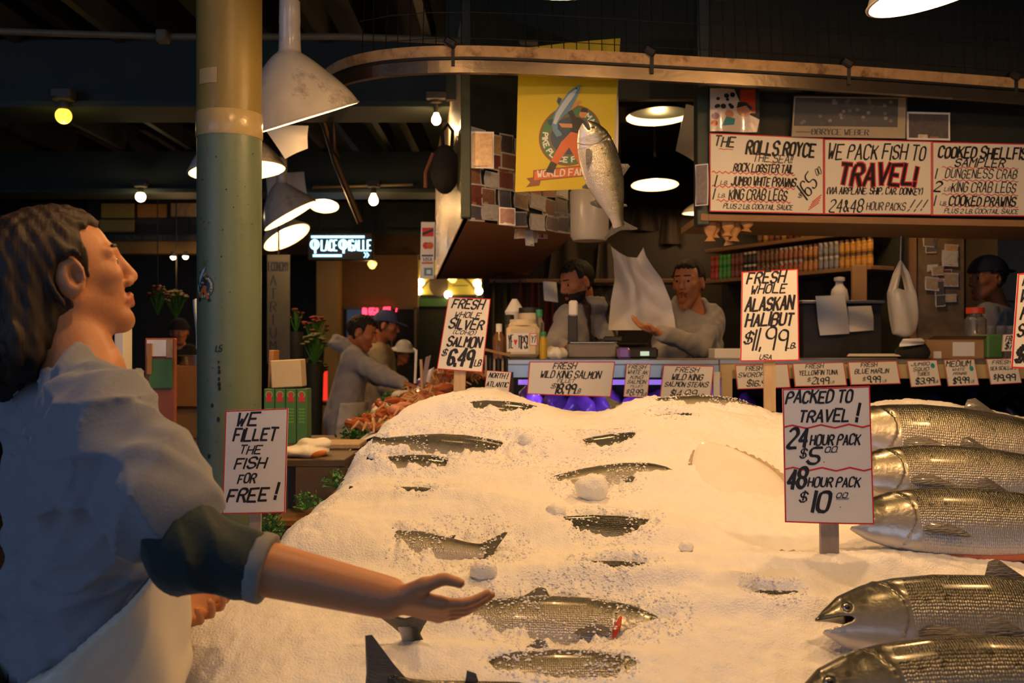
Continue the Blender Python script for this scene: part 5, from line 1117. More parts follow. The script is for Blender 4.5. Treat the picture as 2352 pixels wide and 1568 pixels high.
for k in range(7):   # dried fish and peppers hanging by the board
    c = P(1630 + k * 15, 484, 4.50 + .03 * (k % 3)); mm = mat('dried fish', (.52, .26, .09), .5, var=.4, vscale=30, bump=.3); L_ = S((70, 62, 80, 58, 70, 50, 48)[k], c.y)
    t = MB().lathe([(.004, 0), (.012, -.1 * L_), (.020, -.35 * L_), (.017, -.65 * L_), (.007, -.86 * L_), (.016, -L_), (.001, -L_ * .98)], 10).build('dried_fish', mm, None, c, smooth=True); t.scale = (1.7, .7, 1); t.rotation_euler = (0, random.uniform(-.2, .2), 0); tag(t, 'dried fish hanging under the left end of the price boards', 'dried fish', 'dried fish bunch')
# hanging papers, steel hood, spray bottle, plank, bag
hb = empty('steel_cabinet', (P(1955, 0, 5.7).x, 5.85, .2), label='dark steel cabinet with papers taped to it behind the counter', cat='cabinet')
MB().box((0, .15, .78), (S(185, 5.7), .3, 1.56), bev=.004).build('cabinet_body', mat('dark steel', (.09, .085, .08), .35, .7, var=.2), hb); MB().box((0, .15, 1.572), (S(195, 5.7), .34, .02), bev=.003).build('top_edge', m_steel, hb)
paper('white sheet taped to the left of the dark steel cabinet', [(1872, 680), (1940, 678), (1952, 766), (1884, 770)], 5.8, m_paper); paper('cream sheet with yellow note taped to the dark steel cabinet', [(1946, 704), (2002, 702), (2008, 758), (1952, 762)], 5.8, m_papery)
lathepx('spray_bottle', 'white spray bottle standing on the steel cabinet', 'bottle', 1928, 0, 5.92, [(.1, 0), (20, 0), (21, 5), (17, 26), (9, 36), (8, 44), (12, 46), (12, 54), (.1, 56)], m_white, zb=.2 + 1.582)
boxpx('wooden_plank', 'upright reddish plank under the end of the wall shelf', 'plank', (1958, 608, 1992, 682), 5.95, .03, m_card, zb=.2 + 1.582)
def plastic_bag():
    t = empty('carrier_bag', P(2070, 690, 5.05), label='white carrier bag hanging by its handles right of the steel cabinet', cat='bag'); s = S(1, 5.05); MB().tube([(-2 * s, 0, 88 * s), (0, 0, 2.085 - t.location.z)], .003, 5).build('string', m_white, t)
    v, q = sdf_mesh(lambda p: smax(ell(p, (0, 0, -28 * s), (44 * s, .055, 74 * s)), np.maximum(np.abs(p[:, 0] + p[:, 2] * .12) - 31 * s, np.abs(p[:, 2] + 28 * s) - 54 * s), .02) + .007 * np.sin(p[:, 0] * 60 + p[:, 2] * 14) - .03 * np.clip(p[:, 2], 0, .1), (-.12, -.1, -.25), (.12, .1, .11), .009); np_obj('bag_body', v, q, m_bag, t)
    for sg in (-1, 1): MB().tube([(-22 * s, sg * .02, 14 * s), (-10 * s, sg * .02, 60 * s), (-2 * s, sg * .01, 88 * s), (10 * s, sg * .02, 60 * s), (22 * s, sg * .02, 16 * s)], [8 * s, 6 * s, 4 * s, 6 * s, 8 * s], 8).build('handle', m_bag, t, smooth=True)
plastic_bag()
pl = empty('notice_pillar', (P(2160, 0, 6.1).x, 6.2, .2), label='square pillar plastered with old notices, left of the capped worker', cat='pillar'); pl['kind'] = 'thing'
MB().box((0, 0, 1.3), (S(118, 6.1), .16, 2.6), bev=.004).build('pillar_shaft', mat('old notices', (.20, .145, .085), .7, var=.6, vscale=16, bump=.2), pl); MB().box((-S(62, 6.1), 0, 1.3), (S(14, 6.1), .2, 2.6)).build('edge_post', m_shelf, pl)
rr = random.Random(8)
for k in range(14):
    w_, h_ = rr.uniform(.05, .12), rr.uniform(.04, .1); x = rr.uniform(-.09, .09); z = rr.uniform(1.55, 2.15)
    photo('faded notice stuck on the pillar left of the capped worker', pl.location + Vector((x, -.081 - .0008 * k, z - .0)), (1, 0, rr.uniform(-.1, .1)), (0, 0, 1), w_, h_, 300 + k, 'notices on the pillar', 'notice', name='notice')
o = boxpx('steel_door', 'pale steel refrigerator door behind the capped worker', 'refrigerator', (2292, 528, 2500, 900), 7.0, .5, mat('fridge steel', (.42, .36, .28), .35, .8, var=.1), zb=.2); o.name = 'refrigerator'
boxpx('pinned_sheet', 'grey sheet hung between notice pillar and refrigerator', 'paper', (2240, 540, 2282, 590), 8.84, .004, m_papery)
# aprons hanging at the back and small things on the back wall
for k, (px, y0, y1, w_, c) in enumerate(((1135, 645, 800, 22, (.06, .05, .02)), (1165, 648, 790, 20, (.07, .07, .02)), (1198, 645, 800, 24, (.10, .03, .02)), (1228, 650, 780, 22, (.12, .03, .02)), (1262, 690, 790, 22, (.13, .02, .015)), (1390, 560, 655, 34, (.05, .045, .04)), (1300, 540, 645, 60, (.05, .04, .035)), (1480, 470, 530, 50, (.016, .014, .012)), (1545, 480, 560, 40, (.02, .014, .010)))):
    Y = 7.9 if k < 5 else 8.8; c0 = P(px, y0, Y); h_ = S(y1 - y0, Y); ww = S(w_, Y); b = MB()
    b.grid(lambda u, v: Vector(((u - .5) * ww * (1.4 - .5 * v), .03 * math.sin(u * 9 + k), -h_ * (1 - v))), 14, 6, thick=(0, .006, 0)); b.tube([(-ww * .3, 0, 0), (0, .01, .05), (ww * .3, 0, 0)], .006, 6)
    tag(b.build('hanging_apron', mat('apron cloth %s' % 'abcdefghi'[k], c, .9), None, c0, smooth=True), 'dim %s cloth apron hanging at the back of the stall, %s' % (('olive', 'green', 'brown', 'rust', 'red', 'grey', 'taupe', 'grey', 'tan')[k], ('first on the left', 'second on the left', 'third on the left', 'behind the tip jar', 'right of the yellow tag', 'behind the raised paper', 'left of the bearded worker', 'under the glowing lamp', 'behind the catcher')[k]), 'apron', 'hanging aprons')
paper('yellowish tag with small green and red figure, hung left of bearded worker', [(1247, 646), (1278, 648), (1282, 694), (1250, 690)], 6.4, m_papery)
MB_ = MB().box((0, 0, 0), (2.6, .24, .03), bev=.003).build('back_shelf', m_shelf, None, (1.12, 8.0, P(0, 645, 7.9).z)); tag(MB_, 'dim long shelf along the back wall of the stall', 'shelf')
# credit card strip
def cards():
    Y = 6.4; t = empty('card_sign', P(982, 575, Y), label='vertical white strip of four payment card emblems on the stall corner', cat='sign'); s = S(1, Y)
    MB().box((0, 0, 0), (32 * s, .012, 130 * s), rot=Ry(.02), bev=.001).build('strip_panel', m_paper, t)
    fl = Flat(); fl.rect(-12, 32, 14, 52, 2, 1); fl.poly([(-12, 34), (14, 44), (14, 50), (-12, 40)], 1, 1.5); fl.rect(-12, -2, 14, 24, 0, 1); fl.disc((-3, 11), 8, 2, 1.5); fl.disc((6, 11), 8, 3, 1.7); fl.rect(-13, -14, 13, -10, 4, 1); fl.text('VISA', 0, -21, 8, 20, 4, .2, 1, jit=0); fl.rect(-13, -31, 13, -27, 3, 1); fl.rect(-8, -58, 12, -40, 5, 1); fl.rect(-2, -54, 8, -45, 0, 1.5)
    fl.into(MB(), lambda u, v, l: Vector((u * s, -.007 - l * .0008, v * s))).build('emblem', [m_paper, m_ink, m_red, EM[4], mat('card blue', (.03, .05, .25), .5, bump=0), mat('card sky', (.05, .30, .45), .5, bump=0)], t)
cards()
# ------------------------------------------------------------------ second seafood table along the case
zt = lambda y: 1.07 + .055 * (y - 4.4)
stb = empty('seafood_table', (-.47, 5.6, 0), label='second slanted table of crabs and shellfish beyond the ice', cat='table')
tb = [(-.72, 4.42), (-.24, 4.25), (-.36, 7.2), (-.74, 7.2)]
b = MB(); vs = [(x + .47, y - 5.6, z) for x, y in tb for z in (0, zt(y) - .06)]
b.add(vs, [(0, 2, 3, 1), (2, 4, 5, 3), (4, 6, 7, 5), (6, 0, 1, 7), (1, 3, 5, 7), (0, 6, 4, 2)]); b.build('table_body', m_cab, stb)
def surf2(x, y): return zt(y) + .16 * np.clip((x + .74) / .4, 0, 1) + .015 * nz(x, y, 9, 3.3) + .006 * nz(x, y, 40, 1.3)
gx2, gy2 = np.meshgrid(np.linspace(0, 1, 40), np.linspace(4.28, 7.15, 150), indexing='ij')
xx = (-.73 + gx2 * (.47 - .04 * (gy2 - 4.3))).ravel(); yy = gy2.ravel(); zz = surf2(xx, yy) - .06 * np.exp(-(xx + .73) / .03)
I2 = np.arange(40 * 150).reshape(40, 150); q2 = np.stack([I2[:-1, :-1], I2[1:, :-1], I2[1:, 1:], I2[:-1, 1:]], -1).reshape(-1, 4)
o = np_obj('crushed_ice', np.c_[xx, yy, zz], q2, m_ice); tag(o, 'thin bed of crushed ice under the crabs on the second table', 'ice', None, 'stuff')
m_crab = mat('cooked crab shell', (.36, .09, .025), .35, var=.6, vscale=30, bump=.3, coat=.3); m_crabp = mat('pale crab leg', (.50, .27, .12), .4, var=.6, vscale=35, bump=.2)
def make_crab():
    t = empty('crab')
    MB().grid(lambda u, v: Vector((math.cos(6.283 * u) * math.sin(math.pi * v) * .075, math.sin(6.283 * u) * math.sin(math.pi * v) * .052, .022 + math.cos(math.pi * v) * .024)), 18, 10).build('shell', m_crab, t, smooth=True)
    for s in (-1, 1):
        for k in range(4):
            a = -.9 + k * .5; MB().tube([(s * .06, a * .04, .02), (s * .105, a * .085, .05), (s * .14, a * .12, .012)], [.011, .009, .004], 7).build('leg', m_crabp, t, smooth=True)
        b = MB(); b.tube([(s * .05, .04, .02), (s * .09, .085, .035), (s * .06, .12, .03), (s * .02, .15, .02)], [.012, .018, .024, .004], 8); b.tube([(s * .06, .115, .035), (s * .045, .135, .045), (s * .02, .152, .03)], [.012, .008, .003], 7); b.build('claw', m_crab, t, smooth=True)
    return t
rr = random.Random(21); cp = None
for k in range(30):
    y = 4.5 + k * .084 + rr.uniform(-.03, .03); x = -.57 + rr.uniform(.0, .26) * (1 if y < 6.0 else .7) + (.10 if y > 5.6 else 0)
    if k % 5 == 0 and y < 5.5: x = -.62
    t = cp = make_crab() if cp is None else copy_tree(cp)
    t.location = (x, y, float(surf2(np.array([x]), np.array([y]))[0]) + .002); t.rotation_euler = (rr.uniform(-.4, .4), rr.uniform(-.3, .3), rr.uniform(0, 6.28)); s = rr.uniform(.6, .95); t.scale = (s, s, s)
    tag(t, 'orange red cooked crab in the heap on the second seafood table', 'crab', 'cooked crabs on the second table')
m_pink = mat('pink fillet', (.62, .24, .16), .35, var=.3, vscale=25, bump=.2)
for k, (x, y, sx, m, lab) in enumerate(((-.66, 5.2, .11, m_papery, 'pale wrapped fillet parcel beside the parsley on the second table'), (-.62, 5.75, .12, m_papery, 'white wrapped parcel near the hand of the hooded worker'), (-.70, 5.45, .07, m_pink, 'pink strip of fish at the edge of the second table'), (-.52, 4.75, .08, m_pink, 'pink fish piece near the front of the second table'), (-.55, 6.4, .10, m_purple, 'violet packet far along the second table'))):
    v, q = sdf_mesh(lambda p: ell(p, (0, 0, 0), (sx, .06, .035)) + .004 * np.sin(p[:, 0] * 80), (-.14, -.08, -.05), (.14, .08, .05), .009)
    o = np_obj('fish_parcel', v, q, m, None); o.location = (x, y, float(surf2(np.array([x]), np.array([y]))[0]) + .03); o.rotation_euler = (0, 0, 1.2 + k); tag(o, lab, 'fish')
def parsley(label, c, r, n, seed):
    rr = random.Random(seed); b = MB()
    for i in range(n):
        a, e = rr.uniform(0, 6.28), rr.uniform(.1, 1.5); d = Vector((math.cos(a) * math.cos(e), math.sin(a) * math.cos(e), math.sin(e))); p = d * r * rr.uniform(.5, 1.0)
        s = r * rr.uniform(.14, .26); R = Matrix.Rotation(rr.uniform(0, 6.28), 3, Vector((rr.uniform(-1, 1), rr.uniform(-1, 1), rr.uniform(-1, 1))).normalized())
        b.add([p + R @ Vector(q) * s for q in ((-.1, 0, 0), (-.6, .5, .15), (-.2, .6, 0), (0, 1, .2), (.2, .6, 0), (.6, .5, .15), (.1, 0, 0))], [(0, 1, 2), (0, 2, 3, 4, 6), (6, 4, 5)])
        if i % 6 == 0: b.tube([(0, 0, 0), tuple(p)], .0018, 4)
    tag(b.build('parsley_bunch', m_leaf, None, c), label, 'parsley', 'parsley bunches')
parsley('large dark green parsley bunch at the near corner of the second table', Vector((-.73, 4.62, zt(4.6) - .02)), .095, 190, 1)
parsley('parsley bunch below the hooded worker\'s apron on the second table', Vector((-.74, 5.05, zt(5.0))), .08, 150, 2)
parsley('parsley bunch beside the white parcel on the second table', Vector((-.72, 5.9, zt(5.9))), .09, 140, 3)
parsley('green bunch in the middle of the crab heap', Vector((-.60, 5.15, zt(5.2) + .09)), .055, 90, 4)
for k, (px, py) in enumerate(((790, 1082), (722, 1132), (640, 1185), (600, 1240))):
    q = ice_at(px + 25, py); parsley('parsley tucked along the left edge of the ice, %s' % ('highest sprig', 'second sprig', 'third sprig', 'lowest sprig')[k], q + Vector((-.06, .03, -.055)), .055, 80, 10 + k)
def stick(label, px, y0, y1, Y, m, w_, lean=0):
    a, c = P(px + lean, y0, Y), P(px, y1, Y); tag(MB().tube([a - c, (0, 0, 0)], S(w_, Y) / 2, 8).build('sign_stick', m, None, c, smooth=True), label, 'stick')
stick('thin wooden stick standing in the crab heap', 972, 825, 945, 5.2, m_wood, 7, -5); stick('white edge-on card stick behind the hooded worker\'s hand', 953, 803, 880, 6.0, m_paper, 6, 3)
paper('narrow white price card seen edge on in the crab heap', [(978, 820), (990, 815), (964, 950), (956, 952)], 5.3, m_paper, dep=(0, .12, .12, 0)); paper('small tilted white card behind the thin wooden stick', [(984, 850), (998, 842), (985, 885), (974, 888)], 5.5, m_paper)
# striped ledge at the end of the steel case
led = empty('slatted_ledge', P(1140, 830, 4.75), label='dark slatted ledge at the left end of the steel case', cat='ledge')
MB().box((0, 0, .045), (S(62, 4.75), .1, .012), rot=Ry(.22)).build('ledge_top', m_shelf, led)
for k in range(6): MB().box((-.05 + k * .02, 0, -.02 - k * .0035), (.010, .02, .10)).build('slat', m_black if k % 2 else m_greywood, led)

# ------------------------------------------------------------------ left of and behind the column
tbl = empty('side_table', (P(725, 0, 3.72).x, 3.72, 0), label='dark open sided table beside the ice, holding a folded towel', cat='table'); zt0 = P(0, 1052, 3.6).z
MB().box((0, 0, zt0 - .014), (.27, .32, .028), bev=.003).build('table_top', m_cab, tbl); MB().box((0, 0, zt0 - .23), (.26, .30, .018)).build('lower_shelf', m_crate, tbl)
for sx in (-1, 1):
    for sy in (-1, 1): MB().box((sx * .122, sy * .145, (zt0 - .028) / 2), (.026, .026, zt0 - .028)).build('leg', m_cab, tbl)
v, q = sdf_mesh(lambda p: np.minimum(ell(p, (-.02, 0, .02), (.085, .10, .028)), ell(p, (.01, .02, .045), (.065, .07, .022))) + .004 * np.sin(p[:, 0] * 70 + p[:, 1] * 30), (-.13, -.13, -.01), (.11, .13, .09), .006)
o = np_obj('folded_towel', v, q, m_papery); o.location = (P(716, 0, 3.7).x, 3.68, zt0 - .002); tag(o, 'folded cream towel on the dark side table beside the ice', 'towel')
v, q = sdf_mesh(lambda p: ell(p, (0, 0, 0), (.03, .012, .012)), (-.04, -.02, -.02), (.04, .02, .02), .004)
o = np_obj('orange_glove', v, q, mat('orange rubber', (.65, .17, .02), .5)); o.location = (P(738, 0, 3.62).x, 3.575, zt0 + .018); o.rotation_euler = (0, -.3, 0); tag(o, 'small orange rubber piece poking out of the folded towel', 'rubber')
bd = empty('cutting_board', (P(790, 0, 3.9).x, 4.0, zt0), label='thin tan cutting board lying behind the folded towel', cat='board'); MB().box((-.02, 0, .013), (.16, .2, .02), bev=.003).build('board', m_wood, bd)
cab = empty('brown_cabinet', (P(480, 0, 4.5).x, 4.55, 0), label='brown cabinet behind the column carrying the green cartons', cat='cabinet')
zc0 = P(0, 1022, 4.3).z
MB().box((.10, 0, zc0 / 2), (1.12, .5, zc0), bev=.004).build('cabinet_body', m_cab, cab)
cab2 = empty('brown_cabinet', (P(400, 0, 4.5).x, 4.75, zc0), label='plain brown box under the wooden crate, left of the column', cat='cabinet'); zb1 = P(0, 936, 4.5).z
MB().box((0, 0, (zb1 - zc0) / 2), (S(170, 4.5), .32, zb1 - zc0), bev=.004).build('cabinet_body', mat('brown board', (.17, .11, .06), .7), cab2)
cr_ = empty('wooden_crate', (P(424, 0, 4.5).x, 4.68, zb1), label='wooden crate left of the column with a metal pan on it', cat='crate'); hz = S(96, 4.5)
MB().box((-.03, 0, hz / 2), (.17, .22, hz), bev=.003).build('crate_side', mat('shaded crate board', (.20, .10, .04), .7), cr_); MB().box((.085, -.006, hz / 2), (.06, .225, hz), bev=.003).build('crate_end', m_crate, cr_)  # crate side gets a darker copy of the board, shade put into its colour
pn = MB(); pn.lathe([(.001, .004), (.085, .004), (.092, .045), (.097, .047), (.095, .05), (.088, .048), (.08, .01), (.001, .009)], 32); tag(pn.build('metal_pan', m_steel, None, (P(430, 0, 4.5).x, 4.66, zb1 + hz - .003), smooth=True), 'round metal pan standing on the wooden crate', 'pan')
mh = empty('leaflet_holder', (P(322, 0, 4.2).x, 4.4, zc0), label='leaflet holder with green and white cards behind the throwing man', cat='holder'); s1 = S(1, 4.2); zz0 = P(0, 905, 4.2).z - zc0
MB().box((0, .05, (zz0 + S(130, 4.2)) / 2), (72 * s1, .03, zz0 + S(130, 4.2)), bev=.003).build('holder_back', mat('red brown board', (.33, .10, .05), .6), mh)
MB().box((4 * s1, .028, zz0 + 44 * s1), (56 * s1, .012, 70 * s1)).build('green_card', m_green, mh); MB().box((-6 * s1, .030, zz0 + 106 * s1), (48 * s1, .008, 40 * s1)).build('white_card', m_paper, mh); MB().box((24 * s1, .030, zz0 + 105 * s1), (14 * s1, .008, 44 * s1)).build('wooden_edge', m_wood, mh); MB().box((-22 * s1, .02, zz0 + 80 * s1), (10 * s1, .012, 74 * s1)).build('divider', m_crate, mh)
boxpx('paper_stack', 'cream upright box right behind the neck of the throwing man', 'box', (262, 752, 284, 830), 4.35, .1, m_papery, zb=zc0)
paper('curled white card with dark red edge behind the left side of the column', [(444, 690), (462, 682), (462, 812), (450, 800)], 4.3, m_papery)
wb_ = empty('green_carton', (0, 0, 0))
for k in range(4):
    Y = 4.36; cx = P(618 + 25 * k, 0, Y).x; h_ = P(0, 893, Y).z - zc0; w_ = S(23.5, Y)
    t = wb_ if k == 0 else empty('green_carton'); t.location = (cx, Y + .05, zc0); tag(t, 'slim green carton with red emblem behind the column, %s in the row' % ('first', 'second', 'third', 'last')[k], 'carton', 'green cartons')
    fl = Flat(); fl.disc((0, .03), w_ * .36, 2, 1, 20); fl.disc((0, .03), w_ * .28, 0, 1.3, 20); fl.poly([(-w_ * .34, .0), (w_ * .34, .0), (w_ * .1, .04), (-w_ * .1, .04)], 1, 1.6)
    for r_ in range(5): fl.rect(-w_ * .3, -.03 - r_ * .014, w_ * .3, -.037 - r_ * .014, 3, 1)
    cb_ = MB().box((0, 0, h_ / 2), (w_, .10, h_), bev=.002); fl.into(cb_, lambda u, v, l: Vector((u, -.0502 - l * .0005, h_ - .055 + v))).build('carton_body', [m_green, m_red, mat('gold print', (.45, .36, .12), .5), mat('light green print', (.14, .30, .06), .5)], t)
zg = P(0, 893, 4.36).z
bx = MB().box((0, 0, S(66, 4.36) / 2), (S(70, 4.36), .11, S(64, 4.36)), rot=Ry(-.05), bev=.004).build('white_carton', mat('cream carton', (.62, .50, .30), .6), None, (P(656, 0, 4.36).x, 4.42, zg + .004)); tag(bx, 'cream carton lying on top of the green cartons', 'carton')
tag(MB().box((0, 0, .085), (.02, .12, .17), rot=Ry(.03), bev=.003).build('wooden_board', m_crate, None, (P(611, 0, 4.36).x, 4.50, zg)), 'upright wooden board between the column and the cream carton', 'board')
# vertical banner with the building's name
ab = empty('hall_banner', P(640, 710, 8.0), label='dark grey vertical banner with black letters right of the column', cat='banner'); s1 = S(1, 8.0)
MB().tube([(0, 0, 124 * s1), (0, 0, 3.95 - ab.location.z)], .008, 6).build('hanging_rod', m_black, ab); MB().box((0, 0, 0), (52 * s1, .01, 250 * s1)).build('banner_cloth', mat('grey green banner', (.085, .085, .068), .8), ab)
fl = Flat()
fl.text('ECONOMY', 0, 98, 20, 46, 0, .15, 1, slant=0, jit=.02, pen=0)
for k, ch in enumerate('ATRIUM'): fl.text(ch, -12, 66 - k * 30, 22, 13 if ch != 'I' else None, 0, .12, 1, slant=0, jit=.02, pen=0)
fl.into(MB(), lambda u, v, l: Vector((u * s1, -.0055 - l * .001, v * s1))).build('lettering', [m_ink], ab)
# neon signs
def neon(name, label, c, s, items, em, back=None, tw=1.6):
    t = empty(name, c, label=label, cat='neon sign'); b = MB()
    for it in items: b.tube([(x * s, -.03, z * s) for x, z in it], tw * s, 6)
    b.build('neon_tube', em, t, smooth=True)
    if back: MB().box((0, .03, back[2] * s), (back[0] * s, .10, back[1] * s), bev=.01).build('sign_box', m_black, t)
    return t
em1 = mat('white blue neon', (.6, .85, 1), .4, var=0, bump=0, emit=(.42, .80, 1.0), estr=3.2)
its = []
for y_ in (23, 20): its.append([(-66, y_), (56, y_)])
for y_ in (-20, -23): its.append([(-62, y_), (4, y_)])
circ = lambda cx, cy, r, ry: [(cx + r * math.cos(a), cy + ry * math.sin(a)) for a in np.linspace(0, 6.283, 18)]
for px_ in (-58, 7): its += [circ(px_, 4, 10, 11), circ(px_, 4, 6, 10), [(px_, 14), (px_, -16)], [(px_ + 2.5, 14), (px_ + 2.5, -16)]]
def ntext(t, x0, x1, hgt, yb):
    ps, tw_ = text_paths(t, random.Random(1), jit=0, slant=0, gap=1.3); return [[(x0 + a * (x1 - x0) / tw_ + dx, yb + b_ * hgt / 6) for a, b_ in p] for p in ps for dx in (0, 1.6)]
its += ntext('LACE', -43, -8, 24, -10) + ntext('IGALLE', 20, 70, 24, -10) + [[(55, -14), (60, -20), (55, -26)], [(61, -14), (66, -20), (61, -26)]]
neon('neon_sign', 'glowing pale blue neon restaurant sign hanging left of the stall', P(782, 566, 11), S(1, 11), its, em1, (150, 64, 0), .95)
for x_, nm in ((735, 'left'), (830, 'right')): tag(MB().tube([P(x_, 535, 11.05), P(x_, 440, 11.05)], .02, 8).build('hanger_rod', m_black), '%s black rod holding the pale blue neon sign' % nm, 'rod')
em2 = mat('red neon', (1, .1, .1), .4, var=0, bump=0, emit=(1.0, .03, .07), estr=4.5)
its = ntext('RINGS', -38, -12, 14, -6) + ntext('&', -8, -2, 14, -6) + ntext('GIFT', 10, 24, 8, 2) + [[(38, 0), (40, 8)]]
neon('neon_sign', 'small red neon shop window sign behind the man in the cap', P(872, 716, 12.27), S(1, 12.27), its, em2, None, 1.2)
tag(MB().tube([(0, 0, 0), (0, 0, .28)], .03, 10).build('red_light', mat('red glow', (1, .1, .05), .4, bump=0, var=0, emit=(1, .04, .02), estr=.9), None, (P(745, 0, 9.3).x, 9.3, 1.016)), 'red glowing tube left of the hooded worker', 'light')
# far shopfronts
def wallpx(name, r, Y, m, th=.1):
    a, c = P(r[0], r[1], Y), P(r[2], r[3], Y); return struct(MB().box(((a.x + c.x) / 2, Y + th / 2, (a.z + c.z) / 2), (abs(c.x - a.x), th, abs(a.z - c.z))).build(name, m))
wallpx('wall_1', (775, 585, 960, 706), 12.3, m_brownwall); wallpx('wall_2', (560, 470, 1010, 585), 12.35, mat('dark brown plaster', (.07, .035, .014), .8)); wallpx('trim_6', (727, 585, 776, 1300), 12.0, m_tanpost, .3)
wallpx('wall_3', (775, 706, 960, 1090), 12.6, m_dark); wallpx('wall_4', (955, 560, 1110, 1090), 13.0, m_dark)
sf = empty('shop_window', P(870, 800, 12.3), label='dark shop window with thin frame behind the customers', cat='window'); s1 = S(1, 12.3)
for (x, z, w_, h_) in ((-84, 0, 5, 190), (84, 0, 5, 190), (0, 93, 170, 6), (30, 0, 4, 190)): MB().box((x * s1, 0, z * s1), (w_ * s1, .05, h_ * s1)).build('frame', m_cab, sf)
MB().box((0, .03, 0), (166 * s1, .01, 186 * s1)).build('pane', mat('dark glass', (.015, .015, .014), .08, bump=0), sf)
ar = empty('shop_sign', P(1030, 655, 12.965), label='lit yellow arched shop sign with round bulbs, seen under the stall soffit', cat='sign'); s1 = S(1, 12.9)
MB().box((0, 0, 18 * s1), (152 * s1, .06, 80 * s1)).build('sign_board', mat('lit yellow board', (.45, .36, .06), .6, emit=(.45, .33, .03), estr=.22), ar); MB().box((0, -.03, -40 * s1), (152 * s1, .08, 18 * s1)).build('green_band', m_green, ar)
b = MB(); b.tube([(math.cos(a) * 66 * s1, -.04, (math.sin(a) * 52 - 28) * s1) for a in np.linspace(0, math.pi, 24)], .012, 6); b.build('arch_line', m_cab, ar, smooth=True)
fl = Flat(); fl.disc((-22, 0), 22, 0, 1, ry=26); fl.text('ANTIQUES', 26, 2, 10, 44, 0, .14, 1, slant=0) if False else fl.rect(10, -2, 46, 0, 0, 1)
fl.into(MB(), lambda u, v, l: Vector((u * s1, -.031 - l * .001, v * s1))).build('emblem', [m_cab], ar)
for (x, z) in ((-68, 6), (-72, -14), (72, 4), (76, -14), (0, -22)): MB().lathe([(.05 * math.sin(math.pi * i / 8), -.05 * math.cos(math.pi * i / 8)) for i in range(9)], 12, c=(x * s1 * .93, -.07, z * s1)).build('bulb', m_bulb, ar, smooth=True)
point('sign_light', P(1030, 640, 12.3), 6, (1, .75, .2))
for (px, py, Y, lab) in ((855, 608, 11.6, 'small yellow globe lamp below the pale blue neon sign'), (1040, 640, 12.3, 'small globe lamp in front of the yellow arched sign')):
    t = empty('small_lamp', P(px, py, Y), label=lab, cat='lamp'); r_ = S(11, Y)
    MB().lathe([(.001, -r_ * .9), (r_ * .5, -r_ * .7), (r_ * .9, -.1 * r_), (r_, .3 * r_), (r_ * .7, .7 * r_), (.02, .8 * r_)], 20).build('glass_shade', mat('lit yellow shade', (1, .8, .3), .4, bump=0, var=0, emit=(1, .68, .18), estr=1.8), t, smooth=True); MB().tube([(0, 0, .75 * r_), (0, 0, 3.95 - P(px, py, Y).z)], .01, 6).build('cord', m_black, t)
    point('small_light', P(px, py + 22, Y - .2), 5)
# left hall: directory boards, building name, hanging lamps
m_board = mat('dim yellow board', (.30, .22, .05), .7, var=.15, vscale=3)
for k, (r, m, lab) in enumerate((((232, 467, 307, 500), m_board, 'dim yellow directory board, upper one of the pair at left'), ((228, 504, 307, 533), mat('dim olive board', (.22, .18, .06), .7), 'dim olive directory board, lower one of the pair at left'), ((315, 468, 382, 499), mat('dim orange board', (.32, .15, .03), .7), 'dim orange directory board below the white globe bulb'), ((392, 466, 462, 497), mat('streaked board', (.40, .26, .12), .6, var=.8, vscale=9, stretch=(8, 1, 1)), 'streaked lit board left of the column top edge'))):
    boxpx('directory_board', lab, 'sign', r, 10.6, .03, m, 'hall directory boards')
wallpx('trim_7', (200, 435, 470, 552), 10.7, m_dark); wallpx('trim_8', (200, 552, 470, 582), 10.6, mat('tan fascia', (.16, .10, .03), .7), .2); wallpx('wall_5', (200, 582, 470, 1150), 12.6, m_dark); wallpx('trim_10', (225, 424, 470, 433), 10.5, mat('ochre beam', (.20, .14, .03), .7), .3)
nb = empty('building_sign', P(352, 545, 10.5), label='dark name board lettered above the tan fascia at left', cat='sign'); s1 = S(1, 10.5)
MB().box((0, .05, 0), (215 * s1, .03, 15 * s1)).build('board', m_black, nb); fl = Flat(); fl.text('ECONOMY MARKET BUILDING', 0, 0, 9, 180, 0, .14, 1, slant=0, jit=.02); fl.into(MB(), lambda u, v, l: Vector((u * s1, .034 - l * .001, v * s1))).build('lettering', [mat('dim green letters', (.06, .075, .045), .6)], nb)
for k, (px, py) in enumerate(((398, 590), (426, 589))):
    t = empty('track_lamp', P(px, py, 10.2), label='small bright spot lamp under the tan fascia, %s of two' % ('left', 'right')[k], cat='lamp', group='spot lamps'); r_ = S(6.5, 10.2)
    MB().lathe([(r_ * math.sin(math.pi * i / 8), -r_ * math.cos(math.pi * i / 8)) for i in range(9)], 14).build('bulb', m_bulb, t, smooth=True); MB().lathe([(r_ * 1.1, .1 * r_), (r_ * .7, 1.8 * r_), (.005, 2 * r_)], 14).build('lamp_housing', m_black, t, smooth=True)
    point('spot_light', P(px, py + 14, 10.1), 3)
